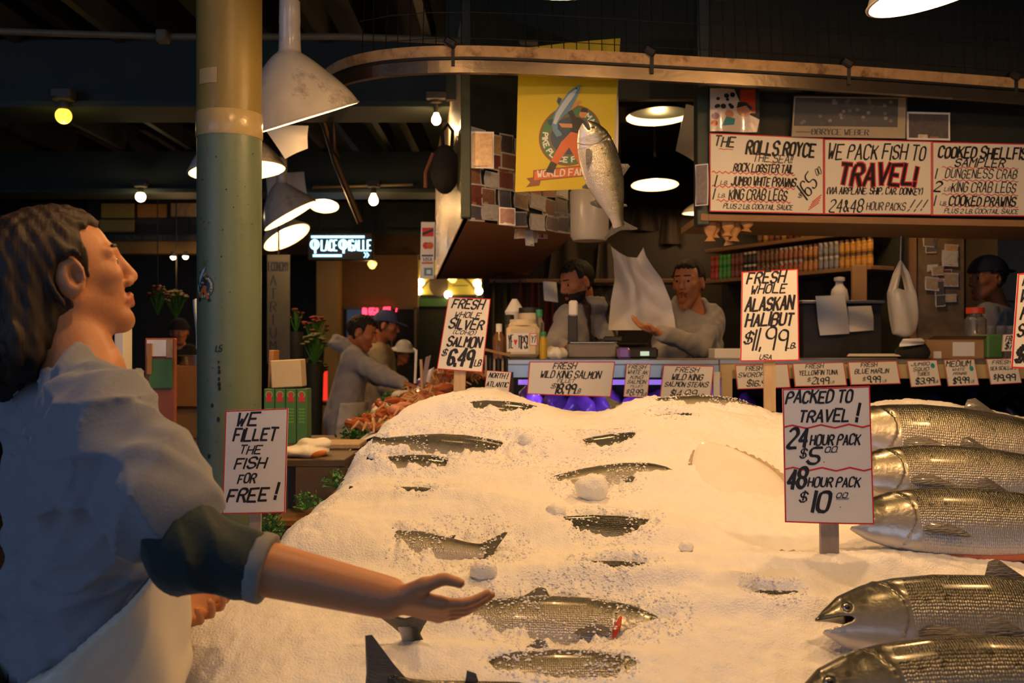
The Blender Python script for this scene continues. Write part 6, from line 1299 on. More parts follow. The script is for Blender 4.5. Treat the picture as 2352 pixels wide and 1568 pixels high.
# flowers and dim goods beyond the table
def flowers(label, c, r, col_, seed, n=26, cat='flowers'):
    rr = random.Random(seed); t = empty('flower_bunch', c, label=label, cat=cat, group='flower bunches'); b = MB(); g_ = MB()
    for i in range(n):
        a, e = rr.uniform(0, 6.28), rr.uniform(.0, 1.5); p = Vector((math.cos(a) * math.cos(e), math.sin(a) * math.cos(e), .3 + math.sin(e))) * r * rr.uniform(.7, 1); s = r * rr.uniform(.16, .26)
        b.lathe([(.001, -s * .5), (s * .7, -s * .2), (s, .1 * s), (s * .6, s * .4), (.001, s * .3)], 8, c=p); g_.tube([(0, 0, -r * 1.2), tuple(p * .9)], .005, 4)
        q = p * .75; g_.add([q, q + Vector((s, s * .5, s)), q + Vector((s * .4, s * 1.4, -s * .4))], [(0, 1, 2)])
    b.build('blossom', mat('petals ' + label[:9], tuple(.55 * x for x in col_), .7, var=.3, vscale=30), t, smooth=True); g_.build('stem', m_leaf, t)
    zb_ = (.567 if c[1] < 9 else 1.017) - c[2]
    if c[1] < 9.7: MB().lathe([(.001, zb_), (r * .5, zb_), (r * .7, -r * 1.0), (r * .62, -r * 1.0)], 16).build('bucket', m_dark, t, smooth=True)
    else: MB().tube([(0, 0, r * .6), (0, 0, 3.95 - c[2])], .006, 5).build('hanging_cord', m_black, t)
fz = 0
flowers('red blossoms above the pale chrysanthemums left of the hooded worker', P(722, 768, 9.0), .13, (.36, .05, .03), 1); flowers('pale green chrysanthemums in a bucket left of the hooded worker', P(722, 803, 8.7), .12, (.34, .36, .16), 2); flowers('orange flower heads right of the hall banner', P(680, 738, 9.6), .10, (.50, .15, .02), 3, 14); flowers('dim olive foliage low beside the hooded worker', P(715, 868, 8.8), .14, (.12, .15, .03), 4); flowers('red dried garland hanging in the dark left hall', P(362, 690, 9.8), .12, (.26, .03, .03), 5); flowers('pale yellow flowers in the dark hall left of the column', P(405, 700, 10.2), .12, (.22, .22, .10), 6, 20)
bs = empty('flower_stand', (P(700, 0, 8.8).x, 9.1, 0), label='dark stand carrying the flower buckets', cat='stand')
for k, z in enumerate((.55, 1.0)): MB().box((0, .25 * k, z), (.8, .7, .03)).build('shelf_board', m_cab, bs)
for sx in (-1, 1): MB().box((sx * .39, .2, .5), (.04, .6, 1.0)).build('leg', m_cab, bs)
# slanting brace behind the big lamp
tag(MB().tube([P(735, 140, 6.2), P(738, 262, 6.45), P(770, 370, 6.5), P(828, 512, 6.5)], .022, 8).tube([P(765, 262, 6.45), P(768, 345, 6.45), P(778, 362, 6.5)], .014, 8).build('slanting_brace', mat('brown iron', (.05, .028, .016), .4, .6), smooth=True), 'rusty slanting iron brace behind the big chipped lamp', 'brace')
# ------------------------------------------------------------------ people
def head_sdf(q, mo=0.0):
    ax = q.copy(); ax[:, 1] = np.abs(ax[:, 1])
    d = ell(q, (-.012, 0, .030), (.099, .077, .088))
    d = smin(d, ell(q, (.030, 0, -.035), (.060, .054, .080)), .03)
    jz = -.030 * mo
    d = smin(d, rcone(ax, (-.004, .050, -.045), (.060, .020, -.096 + jz), .018, .016), .025)
    d = smin(d, rcone(q, (.072, -.008, -.101 + jz), (.072, .008, -.101 + jz), .019, .019), .022)
    d = smin(d, ell(ax, (.060, .040, -.016), (.024, .022, .018)), .02)
    d = smin(d, rcone(ax, (.086, .006, .028), (.068, .048, .025), .010, .009), .012)
    d = smax(d, -ell(ax, (.099, .032, .006), (.018, .018, .014)), .012)
    d = smin(d, rcone(ax, (.084, .018, .011), (.076, .046, .009), .0045, .0045), .004)
    d = smin(d, rcone(ax, (.084, .020, -.003), (.077, .045, -.001), .0038, .0038), .004)
    d = smin(d, rcone(q, (.090, 0, .020), (.109, 0, -.026), .0085, .0125), .013)
    d = smin(d, rcone(ax, (.101, .011, -.034), (.098, .014, -.036), .009, .008), .006)
    d = smax(d, -rcone(ax, (.108, .007, -.045), (.104, .008, -.036), .0032, .003), .003)
    d = smin(d, rcone(ax, (.097, .0, -.060), (.084, .023, -.066), .0075, .0045), .006)
    d = smin(d, rcone(ax, (.095, .0, -.074 + jz * 1.2), (.083, .022, -.068 + jz * .6), .0085, .005), .006)
    d = smax(d, -rcone(ax, (.106, .0, -.0668), (.090, .022, -.0672), .0016, .001), .003)
    if mo > 0: d = smax(d, -ell(q, (.090, 0, -.068 + jz * .55), (.034, .021, .021 * mo + .004)), .004)
    ear = ell(ax, (-.010, .081, -.006), (.024, .011, .036), np.array(Ry(.22)) @ np.array(Rz(.35)))
    ear = smax(ear, -ell(ax, (-.004, .088, -.002), (.011, .008, .019)), .005)
    return smin(d, ear, .006)
def head_tint(q, mo, stub, base=(1, 1, 1)):
    ax = q.copy(); ax[:, 1] = np.abs(ax[:, 1]); jz = -.030 * mo; t = np.ones((len(q), 3)) * base
    lip = np.minimum(rcone(ax, (.097, .0, -.060), (.084, .023, -.066), .0075, .0045), rcone(ax, (.095, .0, -.074 + jz * 1.2), (.083, .022, -.068 + jz * .6), .0085, .005))
    k = np.clip(1 - lip / .003, 0, 1)[:, None]; k = k * (q[:, 0] > .07)[:, None]
    t = t * (1 - k) + k * np.array((.80, .52, .50))
    near = np.clip(1 - np.abs(np.linalg.norm(q, axis=1)) / .3, 0, 1)
    if stub:
        s = np.clip((-.036 - q[:, 2]) / .02, 0, 1) * np.clip((q[:, 0] - .0) / .02, 0, 1) * (q[:, 2] > -.14) * np.clip(1 - np.maximum(q[:, 0] - .2, 0) * 50, 0, 1)
        t = t * (1 - stub * s[:, None] * np.array((.38, .44, .46)))
    if mo > 0:
        m_ = (ell(q, (.088, 0, -.068 + jz * .55), (.030, .0195, .019 * mo + .003)) < .001); t[m_] = (.10, .03, .03)
    return t
def hand_sdf(p, wr, f, n, t, curl=.35, thumb=.5, s=1.0):
    f = np.array(f, float); f /= np.linalg.norm(f); n = np.array(n, float); n -= f * (f @ n); n /= np.linalg.norm(n); t = np.array(t, float); t -= f * (t @ f) + n * (t @ n); t /= np.linalg.norm(t)
    wr = np.array(wr, float); d = None
    fin_ = None
    for i, (o_, L) in enumerate(zip((.032, .011, -.011, -.031), (.072, .081, .074, .058))):
        k = wr + (f * .088 + t * o_) * s - f * abs(o_) * .15 * s
        m_ = rcone(p, wr + (f * .012 + t * o_ * .6) * s, k, .0135 * s, .0115 * s); d = m_ if d is None else smin(d, m_, .012 * s)
        a = k; an = 0; r0 = .0094 * s
        for sg, (fr, ca) in enumerate(((.45, .7), (.30, 1.1), (.25, .7))):
            an += ca * curl * (1 + .12 * i); dr = f * math.cos(an) + n * math.sin(an) + t * o_ * 2.0; dr /= np.linalg.norm(dr); b_ = a + dr * L * fr * s
            q = rcone(p, a, b_, r0, r0 * .88); fin_ = q if fin_ is None else np.minimum(fin_, q); a = b_; r0 *= .88
    d = smin(d, fin_, .004 * s)
    a0 = wr + (f * .018 + t * .018) * s; a1 = wr + (f * .050 + t * (.036 + .018 * thumb) + n * .014) * s; a2 = wr + (f * .078 + t * (.040 + .026 * thumb) + n * (.020 + .01 * thumb)) * s; a3 = wr + (f * .102 + t * (.038 + .030 * thumb) + n * .026) * s
    d = smin(d, rcone(p, a0, a1, .015 * s, .0125 * s), .010 * s); d = smin(d, np.minimum(rcone(p, a1, a2, .0115 * s, .010 * s), rcone(p, a2, a3, .0098 * s, .008 * s)), .005 * s)
    return d
def V3(v): return np.array(v, float)
def bounds(pts, pad):
    a = np.array([tuple(p) for p in pts]); return a.min(0) - pad, a.max(0) + pad
def eyes(body, hc, Rh, hs, base):
    for s in (-1, 1):
        b = MB(); r = .0128 * hs
        b.lathe([(r * math.sin(math.pi * i / 12), r * math.cos(math.pi * i / 12)) for i in range(13)], 16, R=Ry(math.pi / 2), mis=[2, 1, 1] + [0] * 9)
        c = Vector(hc + Rh @ (V3((.0725, s * .0315, .004)) * hs)) - Vector(base); M = Matrix(Rh.tolist())
        b.v = [tuple(c + M @ Vector(q)) for q in b.v]; b.build('eye', [m_eyew, m_iris, m_black], body, smooth=True)
def person(label, base, hc, face, roll=0, hs=1.0, neck=None, sh=None, arms=None, pelvis=None, floor=0.0, top=None, trous=m_trous, res=.008, hair='short', hairmat=m_hairbl, mo=0, stub=0.0, tint=(1, 1, 1), hood=False,
           sleeve=1.6, fat=1.0, beard=False, apron=None, cap=None, capm=None, capdir=1, hands=True, group=None, up=(0, 0, 1), folds=.005, apron_fn=None, hair_fn=None, undersleeve=None, sl_r=(.062, .052), top_name='hoodie', strap=None, want_eyes=True, arm_r=1.0, neck_r=.060, crease=0):
    base = V3(base); hc = V3(hc); Rh = frame(face, up); neck = V3(neck); pelvis = V3(pelvis); sh = [V3(s) for s in sh]
    t = empty('person', tuple(base), label=label, cat='person', group=group)
    body_f = frame(np.cross(sh[1] - sh[0], neck - pelvis) * -1 if np.cross(sh[1] - sh[0], neck - pelvis) @ V3(face) < 0 else np.cross(sh[1] - sh[0], neck - pelvis))
    side = (sh[1] - sh[0]) / np.linalg.norm(sh[1] - sh[0]); fw = body_f[:, 0]
    A = [[V3(j) for j in a[:3]] for a in arms]
    def Q(p): return (p - hc) @ Rh / hs
    def torso(p, g):
        d = rcone(p, sh[0] * .88 + neck * .12, sh[1] * .88 + neck * .12, .060 + g, .060 + g)
        for s in (-1, 1):
            a = (neck * .35 + (sh[0] if s < 0 else sh[1]) * .65) - V3((0, 0, .09)); d = smin(d, rcone(p, a, pelvis + side * s * .075, .095 * fat + g, .105 * fat + g), .06)
        d = smin(d, rcone(p, neck - V3((0, 0, .12)) + fw * .02, pelvis + fw * .02, .095 * fat + g, .12 * fat + g), .06)
        for s in (0, 1): d = smin(d, rcone(p, neck - V3((0, 0, .035)), sh[s] * .6 + neck * .4 - V3((0, 0, .01)), .062 + g, .056 + g), .04)
        return d if g >= 0 else smin(d, rcone(p, neck + V3((0, 0, -.01)), neck - V3((0, 0, .08)), .055 + g * .6, .08 + g), .05)
    nb = hc + Rh @ (V3((-.030, 0, -.065)) * hs)
    def skin(p):
        d = head_sdf(Q(p), mo) * hs
        d = smin(d, rcone(p, nb, neck - V3((0, 0, .02)), .054 * hs * neck_r / .06, neck_r), .025); d = smin(d, torso(p, -.025), .03)
        for a, spec in zip(A, arms):
            d = smin(d, rcone(p, a[0], a[1], .048, .040), .02); d = smin(d, rcone(p, a[1], a[2], .041 * arm_r, .027 * arm_r), .01)
            if hands: d = smin(d, hand_sdf(p, a[2], spec[3], spec[4], spec[5], *(spec[6:])), .012)
        return d
    pts = [hc, neck, pelvis, sh[0], sh[1]] + [j for a in A for j in a] + [a[2] + V3(s[3]) / np.linalg.norm(s[3]) * .1 for a, s in zip(A, arms)]
    lo, hi = bounds(pts, .19)
    v, q = sdf_mesh(skin, lo, hi, res); body = np_obj('body', v, q, m_skin, t, tuple(base), tint=head_tint(Q(v), mo, stub, tint))
    if want_eyes: eyes(body, hc, Rh, hs, base)
    # upper garment
    def shirt(p):
        d = torso(p, .0)
        for a in A:
            k = min(sleeve, 1.0); e = a[0] + (a[1] - a[0]) * k; d = smin(d, rcone(p, a[0], e, sl_r[0] + .006, sl_r[0] if sleeve > 1 else sl_r[0] + .022), .05)
            if sleeve > 1: d = smin(d, rcone(p, a[1], a[1] + (a[2] - a[1]) * (sleeve - 1) / .65, sl_r[0] - .002, sl_r[1] - .008), .03)
        if hood:
            for k in range(9):
                an = math.pi * (k / 8 - .5) * 1.5; c = neck - fw * .035 + (side * math.sin(an) * .082 - fw * math.cos(an) * .075) + V3((0, 0, .02 + .012 * math.cos(an))); d = smin(d, rcone(p, c, c + V3((0, 0, .03)), .032 + .022 * max(0, math.cos(an)), .024), .03)
        w = np.sin(p @ V3((38, 21, 47)) + 3 * np.sin(p @ V3((-17, 24, 11)))) + .6 * np.sin(p @ V3((-61, 47, 33)) + 2 * np.sin(p @ V3((31, 9, -27))))
        d = d + folds * w * .6
        if crease: d = d + .55 * crease * (np.abs(np.sin(.5 * (p @ V3((-52, 10, 60)) + 2.5 * np.sin(p @ V3((9, 7, 13)))))) ** .7 - .6) * np.clip((1.24 - p[:, 2]) / .1, 0, 1) + .4 * crease * (np.abs(np.sin(.5 * (p @ V3((75, -60, 14)) + 2.2 * np.sin(p @ V3((5, 9, 12)))))) ** .7 - .6) * np.clip((p[:, 2] - 1.2) / .1, 0, 1)
        if crease: d = d + crease * (np.abs(np.sin(p @ V3((9, 16, -19)) + 2.2 * np.sin(p @ V3((7, -9, 5))))) ** .6 - .6) + crease * .7 * (np.abs(np.sin(p @ V3((-13, 8, -24)) + 1.7 * np.sin(p @ V3((-11, 6, 8))))) ** .6 - .6)
        d = smax(d, -(rcone(p, nb + (nb - neck) * .3, neck - V3((0, 0, .02)) + fw * .012, .060 * hs * neck_r / .06, neck_r + .006)), .012)
        return smax(d, (pelvis[2] - .12) - p[:, 2], .02)
    v, q = sdf_mesh(shirt, lo, hi, res); np_obj(top_name, v, q, top, t, tuple(base))
    if undersleeve:
        m_u, ends = undersleeve
        for a, en in zip(A, ends):
            if en is None: continue
            e = a[1] + (a[2] - a[1]) * en; e = e; ed = (a[2] - a[1]) / np.linalg.norm(a[2] - a[1])
            def us(p):
                d = smin(rcone(p, a[0] + (a[1] - a[0]) * .35, a[1], .064, .064), rcone(p, a[1], e, .064, .054), .03)
                d = d + .0075 * (np.abs(np.sin(.5 * (p @ V3((88, 20, 60)) + 1.6 * np.sin(p @ V3((20, 31, -27)))))) ** .7 - .6) * np.clip(np.linalg.norm(p - e, axis=1) / .07 - .4, 0, 1) + .002 * np.sin(p @ V3((60, 90, 40)))
                return smax(d, (p - e) @ ed, .004)
            v, q = sdf_mesh(us, *bounds([a[0], a[1], e], .1), res); np_obj('undersleeve', v, q, m_u, t, tuple(base))
            def cf(p): return smax(rcone(p, e - ed * .012, e + ed * .012, .0575, .0575), np.abs((p - e) @ ed) - .013, .004)
            v, q = sdf_mesh(cf, *bounds([e], .08), res); np_obj('cuff', v, q, m_cuff, t, tuple(base))
    # trousers and shoes
    def legs(p):
        d = rcone(p, pelvis + side * .07, pelvis - side * .07, .100 * fat, .100 * fat)
        for s in (-1, 1): d = smin(smin(d, rcone(p, pelvis + side * s * .085, pelvis + side * s * .10 + V3((0, 0, (floor - pelvis[2]) * .48)), .092 * fat, .075), .03), rcone(p, pelvis + side * s * .10 + V3((0, 0, (floor - pelvis[2]) * .48)), np.r_[(pelvis + side * s * .11)[:2], floor + .07], .075, .058), .02)
        return d
    fl_ = V3((pelvis[0], pelvis[1], floor)); v, q = sdf_mesh(legs, *bounds([pelvis, fl_ + V3((0, 0, .12))], .28), max(res, .01)); np_obj('trousers', v, q, trous, t, tuple(base))
    for s in (-1, 1):
        c = np.r_[(pelvis + side * s * .11)[:2], floor]; ff = V3((fw[0], fw[1], 0)); ff /= np.linalg.norm(ff)
        v, q = sdf_mesh(lambda p: smax(smin(rcone(p, c + V3((0, 0, .055)), c + ff * .14 + V3((0, 0, .03)), .05, .042), rcone(p, c + V3((0, 0, .05)), c + V3((0, 0, .10)), .048, .045), .02), floor - p[:, 2], .006), *bounds([c, c + ff * .16 + V3((0, 0, .1))], .07), .01); np_obj('shoe', v, q, m_black, t, tuple(base))
    # hair, beard, headgear
    def capreg(q, zl, xb): return np.minimum(np.minimum(zl - q[:, 2], q[:, 0] - xb), np.maximum(q[:, 0] - .035, -.018 - q[:, 2]))
    if hair:
        def hr(p):
            q_ = Q(p); d = smax((head_sdf(q_) - .012), np.maximum(capreg(q_, .066, -.012), -.075 - q_[:, 2]), .028) * hs + .002
            d = smax(d, -np.minimum(ell(q_ * V3((1, 1, 1)), (-.006, .088, -.008), (.032, .034, .042)), ell(q_, (-.006, -.088, -.008), (.032, .034, .042))) * hs, .012)
            if hair_fn is not None: d = hair_fn(p, q_, d)
            return d + .0022 * np.sin(q_[:, 1] * 240 + 40 * q_[:, 2] + 4 * np.sin(q_[:, 0] * 40)) + .0015 * np.sin(q_[:, 0] * 300 + 60 * q_[:, 2])
        hp = [hc] + ([neck - fw * .1] if hair_fn is not None else [])
        v, q = sdf_mesh(hr, *bounds(hp, .19), min(res, .006)); np_obj('hair', v, q, hairmat, t, tuple(base))
        for s in (-1, 1):
            def br(p): q_ = Q(p); return rcone(q_, (.0925, s * .014, .0335), (.080, s * .046, .034), .0042, .003) * hs
            v, q = sdf_mesh(br, *bounds([hc + Rh @ (V3((.088, s * .03, .03)) * hs)], .03), .0025); np_obj('eyebrow', v, q, hairmat, t, tuple(base))
    if beard:
        def bd_(p):
            q_ = Q(p); reg = np.maximum(np.maximum(q_[:, 2] + .048, -q_[:, 0] - .0), -.155 - q_[:, 2]); d = smax(head_sdf(q_, mo) - .010, reg, .012) * hs
            return np.maximum(d, -ell(q_, (.100, 0, -.068), (.03, .024, .012)) * hs) + .002 * np.sin(q_[:, 1] * 260) * np.cos(q_[:, 2] * 200)
        v, q = sdf_mesh(bd_, *bounds([hc], .18), .006); np_obj('beard', v, q, hairmat, t, tuple(base))
    if cap:
        def cp_(p):
            q_ = Q(p); d = smax(head_sdf(q_) - .018, (.038 if cap != 'beanie' else .03) + .12 * (0 if cap != 'cap' else 0) * q_[:, 0] - q_[:, 2] - (.25 * np.clip(-q_[:, 0], 0, .1)), .008)
            if cap == 'cap': d = smin(d, ell(q_, (capdir * .125, 0, .042), (.065, .062, .007), np.array(Ry(.18 * capdir))), .008)
            if cap == 'bucket': d = smin(d, np.maximum(np.abs(np.linalg.norm(q_[:, :2] - V3((-.01, 0)), axis=1) - .125) - .028, np.abs(q_[:, 2] - .045 + .5 * (np.linalg.norm(q_[:, :2], axis=1) - .1)) - .006), .01)
            return d * hs
        v, q = sdf_mesh(cp_, *bounds([hc], .23), .0065); np_obj('bucket_hat' if cap == 'bucket' else ('knit_cap' if cap == 'beanie' else 'cap'), v, q, capm, t, tuple(base))
    if apron_fn is not None:
        def ap(p):
            d0 = smin(torso(p, .002), legs(p), .05) + .004 * np.sin(p @ V3((20, 34, 16))) + .004 * np.sin(p @ V3((-41, 13, 29)) + 2 * np.sin(p @ V3((9, -15, 22))))
            return smax(np.abs(d0 - .022) - .0085, apron_fn(p, (p - pelvis) @ fw, (p - pelvis) @ side), .006)
        v, q = sdf_mesh(ap, *bounds([neck, pelvis, fl_ + V3((0, 0, .45))], .27), max(res * .8, .007)); np_obj('apron', v, q, apron, t, tuple(base))
    if strap:
        for s in strap:
            def stp(p):
                c0 = neck * .55 + (sh[0] if s < 0 else sh[1]) * .45; pl_ = (p - c0) @ side
                return np.maximum(np.abs(shirt(p) - .004) - .004, np.maximum(np.abs(pl_ + ((p[:, 2] - c0[2]) * -.12 * s)) - .016, pelvis[2] - p[:, 2]))
            v, q = sdf_mesh(stp, lo, hi, max(res * .7, .006)); np_obj('strap', v, q, m_strap, t, tuple(base))
    return t

# the thrower in front, right arm still stretched out after the throw
yaw, pit = math.radians(36), math.radians(16)
face = (math.cos(yaw) * math.cos(pit), math.sin(yaw) * math.cos(pit), math.sin(pit)); upv = (-math.cos(yaw) * math.sin(pit), -math.sin(yaw) * math.sin(pit), math.cos(pit))
hc0 = V3((-.829, 1.848, 1.634)); wr0 = V3(P(890, 1372, 1.6)); el0 = V3(P(440, 1265, 1.62))
def long_hair(p, q_, d):
    w = np.minimum(rcone(p, hc0 + V3((-.045, -.035, .02)), V3((-.885, 1.775, 1.50)), .088, .060), rcone(p, V3((-.885, 1.775, 1.52)), V3((-.925, 1.79, 1.435)), .062, .030))
    w = smin(w, rcone(p, hc0 + V3((-.06, .03, .03)), V3((-.93, 1.88, 1.46)), .085, .045), .03)
    w = w + .005 * np.sin(p @ V3((75, -60, 18))) + .003 * np.sin(p @ V3((140, 120, 25)))
    ear = ell(q_, (-.004, -.092, -.012), (.040, .060, .048)); face_ = np.maximum(.020 - q_[:, 0], q_[:, 2] - .06)
    w = np.maximum(w, -ear); w = np.maximum(w, -np.maximum(face_, -.3 - q_[:, 2])); w = smax(w, np.minimum(-.0 + q_[:, 0] - .018, .02 - q_[:, 2]), .01)
    nk = ell(q_, (.055, -.02, -.13), (.07, .08, .08)); w = np.maximum(w, -nk)
    return smin(d, w, .02)
person('man in grey blue shirt and apron looking up after throwing a fish, arm outstretched', (-.80, 1.84, 0), hc0, face, hs=1.05, neck=(-.785, 1.83, 1.475), arm_r=1.25, neck_r=.068, hair_fn=long_hair, sh=((-.690, 1.69, 1.40), (-.925, 1.985, 1.41)), pelvis=(-.80, 1.84, .93), floor=0.0, up=upv,
       arms=[(V3((-.685, 1.685, 1.375)), el0, wr0, (.93, .02, -.22), (.1, .55, .85), (0, -.8, .55), .30, .8, 1.05), (V3((-.925, 1.985, 1.40)), (-.86, 2.13, 1.15), (-.695, 2.02, 1.0), (.9, -.3, -.3), (0, -.5, .85), (.3, .8, .5), .6, .5)],
       top=m_ltshirt, top_name='shirt', trous=m_trous, res=.0052, hair='long', hairmat=m_hair, stub=.55, sleeve=.62, sl_r=(.078, .06), fat=1.12, undersleeve=(m_dksleeve, (.36, .3)), folds=.006, crease=.016,
       apron=m_apron, apron_fn=lambda p, f, s: np.maximum(np.maximum((p[:, 2] - 1.06) - .85 * f, p[:, 2] - 1.22), np.maximum(.45 - p[:, 2], -f - .22)))
# the catcher behind the counter, shouting, with a sheet of paper in front of him
FL = .2
hc = V3(P(1581, 648, 5.6))
person('shouting catcher in light grey hoodie holding up white paper behind the counter', P(1590, 800, 5.65) * 1, hc, (-.52, -.85, -.04), hs=1.02, neck=V3(P(1592, 712, 5.65)), sh=(V3(P(1535, 728, 5.58)), V3(P(1638, 728, 5.72))), pelvis=(V3(P(1592, 800, 5.70)) * (1, 1, 0) + V3((0, 0, 1.08))), floor=FL,
       arms=[(V3(P(1537, 730, 5.58)), V3(P(1512, 840, 5.56)), V3(P(1470, 850, 5.5)), (-.8, -.1, 0), (0, -.2, -1), (0, -1, 0), .5, .4), (V3(P(1636, 732, 5.70)), V3(P(1606, 795, 5.42)), V3(P(1516, 764, 5.17)), (-.93, -.12, .30), (.12, -.25, .95), (.15, -.9, .3), .28, 1.0, 1.1)],
       top=m_hoodyw, trous=m_trous, res=.0075, mo=1.0, stub=.6, tint=(1.25, 1.15, 1.05), hood=True, sleeve=1.62, hairmat=m_hairbl, folds=.006)
# paper sheet held up before the catcher
pp = P(1470, 665, 5.34)
def psheet(u, v):
    xl = np.interp(v, [0, .35, .6, .85, 1], [1397, 1403, 1412, 1409, 1404]); xr = np.interp(v, [0, .12, .35, .62, .78, .9, 1], [1552, 1550, 1541, 1520, 1497, 1483, 1478]); yt = np.interp(u, [0, .25, .5, .8, 1], [566, 580, 590, 592, 568])
    x = xl + (xr - xl) * u; y = 758 + (yt - 758) * v
    return P(x, y, 5.34 + .05 * math.sin(u * 3.1) - .045 * math.exp(-((u - .42) / .07) ** 2) * v + .02 * math.sin(v * 9 + u * 3) + .012 * abs(math.sin(u * 7 + v * 4)) - .012 * abs(math.sin(v * 6 - u * 5))) - pp
tag(MB().grid(psheet, 26, 26, thick=(0, .0015, 0)).build('paper_sheet', mat('butcher paper', (.80, .74, .66), .5, var=.03, bump=.05), None, pp, smooth=True), 'large creased sheet of white butcher paper held up by the catcher', 'paper')
# bearded worker
hc = V3(P(1324, 648, 6.0))
person('bearded worker in grey hoodie and dark strap looking down behind the scale', P(1335, 800, 6.0), hc, (-.80, -.50, -.30), up=(-.25, -.15, .95), hs=1.06, tint=(1.1, .95, .9), neck=V3(P(1345, 712, 6.08)), sh=(V3(P(1300, 728, 5.92)), V3(P(1392, 728, 6.12))), pelvis=(V3(P(1345, 800, 6.1)) * (1, 1, 0) + V3((0, 0, 1.08))), floor=FL,
       arms=[(V3(P(1302, 730, 5.92)), V3(P(1275, 795, 5.75)), V3(P(1300, 800, 5.50)), (.4, -.8, -.1), (.1, -.2, -1), (.8, .4, 0), .7, .4), (V3(P(1390, 732, 6.10)), V3(P(1395, 805, 5.9)), V3(P(1345, 806, 5.6)), (-.7, -.6, -.1), (0, -.2, -1), (-.5, .7, 0), .6, .4)],
       top=m_hoody, res=.0085, hood=True, beard=True, hairmat=m_hairbl,  strap=(-1, 1), fat=1.12)
# capped worker at the right
hc = V3(P(2266, 640, 6.3))
person('worker in backward navy cap and grey shirt, seen in profile at far right', P(2300, 800, 6.4), hc, (-.95, -.25, -.05), hs=1.12, neck=V3(P(2298, 708, 6.4)), sh=(V3(P(2262, 722, 6.22)), V3(P(2340, 716, 6.62))), pelvis=(V3(P(2300, 800, 6.45)) * (1, 1, 0) + V3((0, 0, 1.08))), floor=FL,
       arms=[(V3(P(2264, 724, 6.22)), V3(P(2262, 815, 6.15)), V3(P(2210, 812, 6.0)), (-.9, -.3, 0), (0, 0, -1), (0, -1, 0), .5, .4), (V3(P(2342, 720, 6.60)), V3(P(2350, 815, 6.5)), V3(P(2280, 820, 6.25)), (-.9, -.3, 0), (0, 0, -1), (0, 1, 0), .5, .4)],
       top=m_hoody, top_name='shirt', res=.009, tint=(.85, .70, .62), hairmat=m_hairbl, cap='cap', capm=m_navy, capdir=-1, strap=(1,), fat=1.15)
# hooded worker reaching over the crabs
hc = V3(P(832, 764, 7.15))
person('worker in grey hoodie and white apron reaching over the crabs, in profile', (-1.22, 7.25, 0), hc, (.90, -.10, -.34), up=(.32, 0, .95), hs=1.02, neck=V3(P(806, 800, 7.18)), sh=(V3(P(812, 822, 6.98)), V3(P(815, 812, 7.38))), pelvis=(V3(P(783, 930, 7.2)) * (1, 1, 0) + V3((0, 0, 1.0))), floor=0.0,
       arms=[(V3(P(812, 826, 6.98)), V3(P(878, 862, 6.85)), V3(P(926, 879, 6.75)), (.9, 0, -.3), (0, 0, -1), (0, .9, .2), .5, .5), (V3(P(816, 816, 7.36)), V3(P(868, 866, 7.3)), V3(P(915, 880, 7.0)), (.9, -.3, -.3), (0, 0, -1), (0, -1, .1), .5, .5)],
       top=m_hoody, trous=m_jean, res=.0085, stub=.7, tint=(.85, .70, .62), hood=True, hairmat=m_hairbl, fat=1.08, apron=m_apron, apron_fn=lambda p, f, s: np.maximum(np.maximum(-f - .02, p[:, 2] - 1.12), .42 - p[:, 2]))
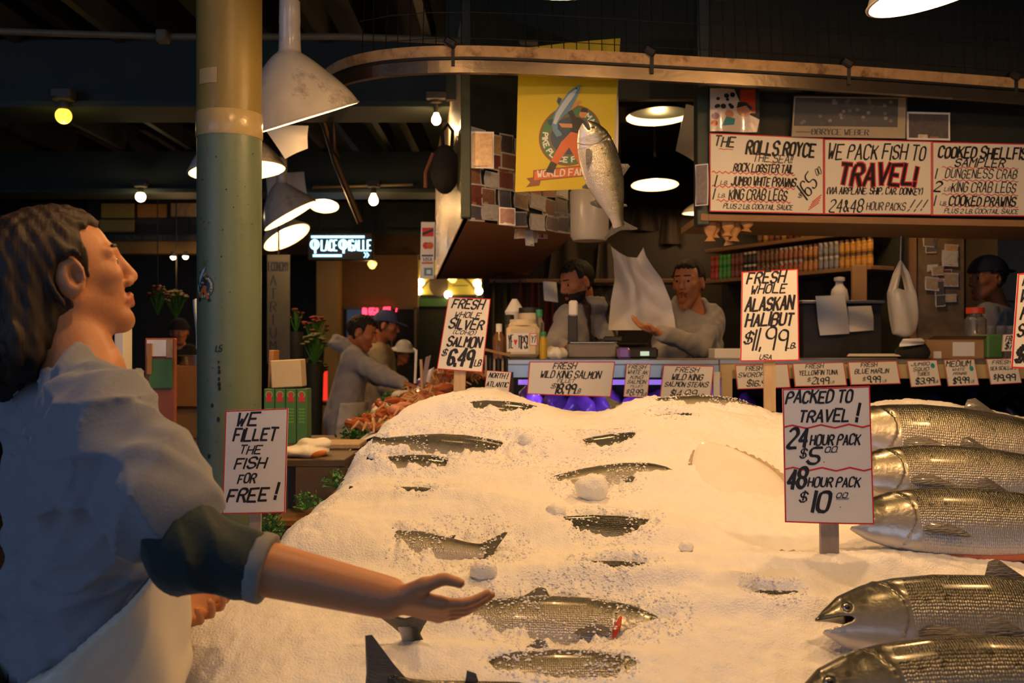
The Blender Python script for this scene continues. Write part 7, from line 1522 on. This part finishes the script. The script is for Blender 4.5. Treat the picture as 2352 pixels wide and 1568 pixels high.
# customers beyond
hc = V3(P(889, 748, 8.4))
person('customer in blue cap and beige raincoat behind the hooded worker', (-1.07, 8.45, 0), hc, (.95, -.12, -.22), hs=1.0, neck=V3(P(872, 790, 8.45)), sh=(V3(P(868, 808, 8.25)), V3(P(874, 802, 8.66))), pelvis=(V3(P(872, 900, 8.45)) * (1, 1, 0) + V3((0, 0, .98))), floor=0.0,
       arms=[(V3(P(870, 812, 8.25)), V3(P(888, 890, 8.2)), V3(P(918, 905, 8.15)), (.9, 0, -.2), (0, 0, -1), (0, 1, 0), .5, .5), (V3(P(875, 806, 8.64)), V3(P(892, 885, 8.6)), V3(P(922, 900, 8.4)), (.9, 0, -.2), (0, 0, -1), (0, -1, 0), .5, .5)],
       top=m_coat, top_name='raincoat', trous=m_coat, res=.011, tint=(.8, .66, .58), cap='cap', capm=m_bluecap, fat=1.15, want_eyes=False)
hc = V3(P(928, 808, 10.5))
person('customer in white bucket hat and black top beyond the crabs', (-1.14, 10.55, 0), hc, (.5, -.8, -.2), hs=.95, neck=V3(P(928, 832, 10.55)), sh=(V3(P(910, 842, 10.6)), V3(P(946, 842, 10.5))), pelvis=(-1.14, 10.55, .85), floor=0.0,
       arms=[(V3(P(909, 845, 10.6)), V3(P(905, 900, 10.5)), V3(P(918, 915, 10.3)), (.3, -.9, 0), (0, 0, -1), (1, 0, 0), .5, .5), (V3(P(947, 845, 10.5)), V3(P(952, 900, 10.45)), V3(P(940, 915, 10.2)), (-.3, -.9, 0), (0, 0, -1), (-1, 0, 0), .5, .5)],
       top=m_blackcl, top_name='jumper', res=.013, tint=(.85, .72, .62), cap='bucket', capm=m_white, want_eyes=False)
hc = V3(P(412, 762, 9.2))
person('dim figure in black beret and purple scarf left of the column', (-3.07, 9.25, 0), hc, (.4, -.9, -.1), hs=.95, neck=V3(P(412, 795, 9.25)), sh=(V3(P(386, 808, 9.25)), V3(P(438, 808, 9.25))), pelvis=(-3.07, 9.25, .9), floor=0.0,
       arms=[(V3(P(385, 812, 9.25)), V3(P(380, 890, 9.25)), V3(P(390, 920, 9.05)), (.2, -.9, 0), (0, 0, -1), (1, 0, 0), .5, .5), (V3(P(439, 812, 9.25)), V3(P(446, 890, 9.2)), V3(P(430, 920, 9.05)), (-.2, -.9, 0), (0, 0, -1), (-1, 0, 0), .5, .5)],
       top=m_blackcl, top_name='coat', res=.013, tint=(.8, .66, .58), cap='beanie', capm=m_blackcl, want_eyes=False)
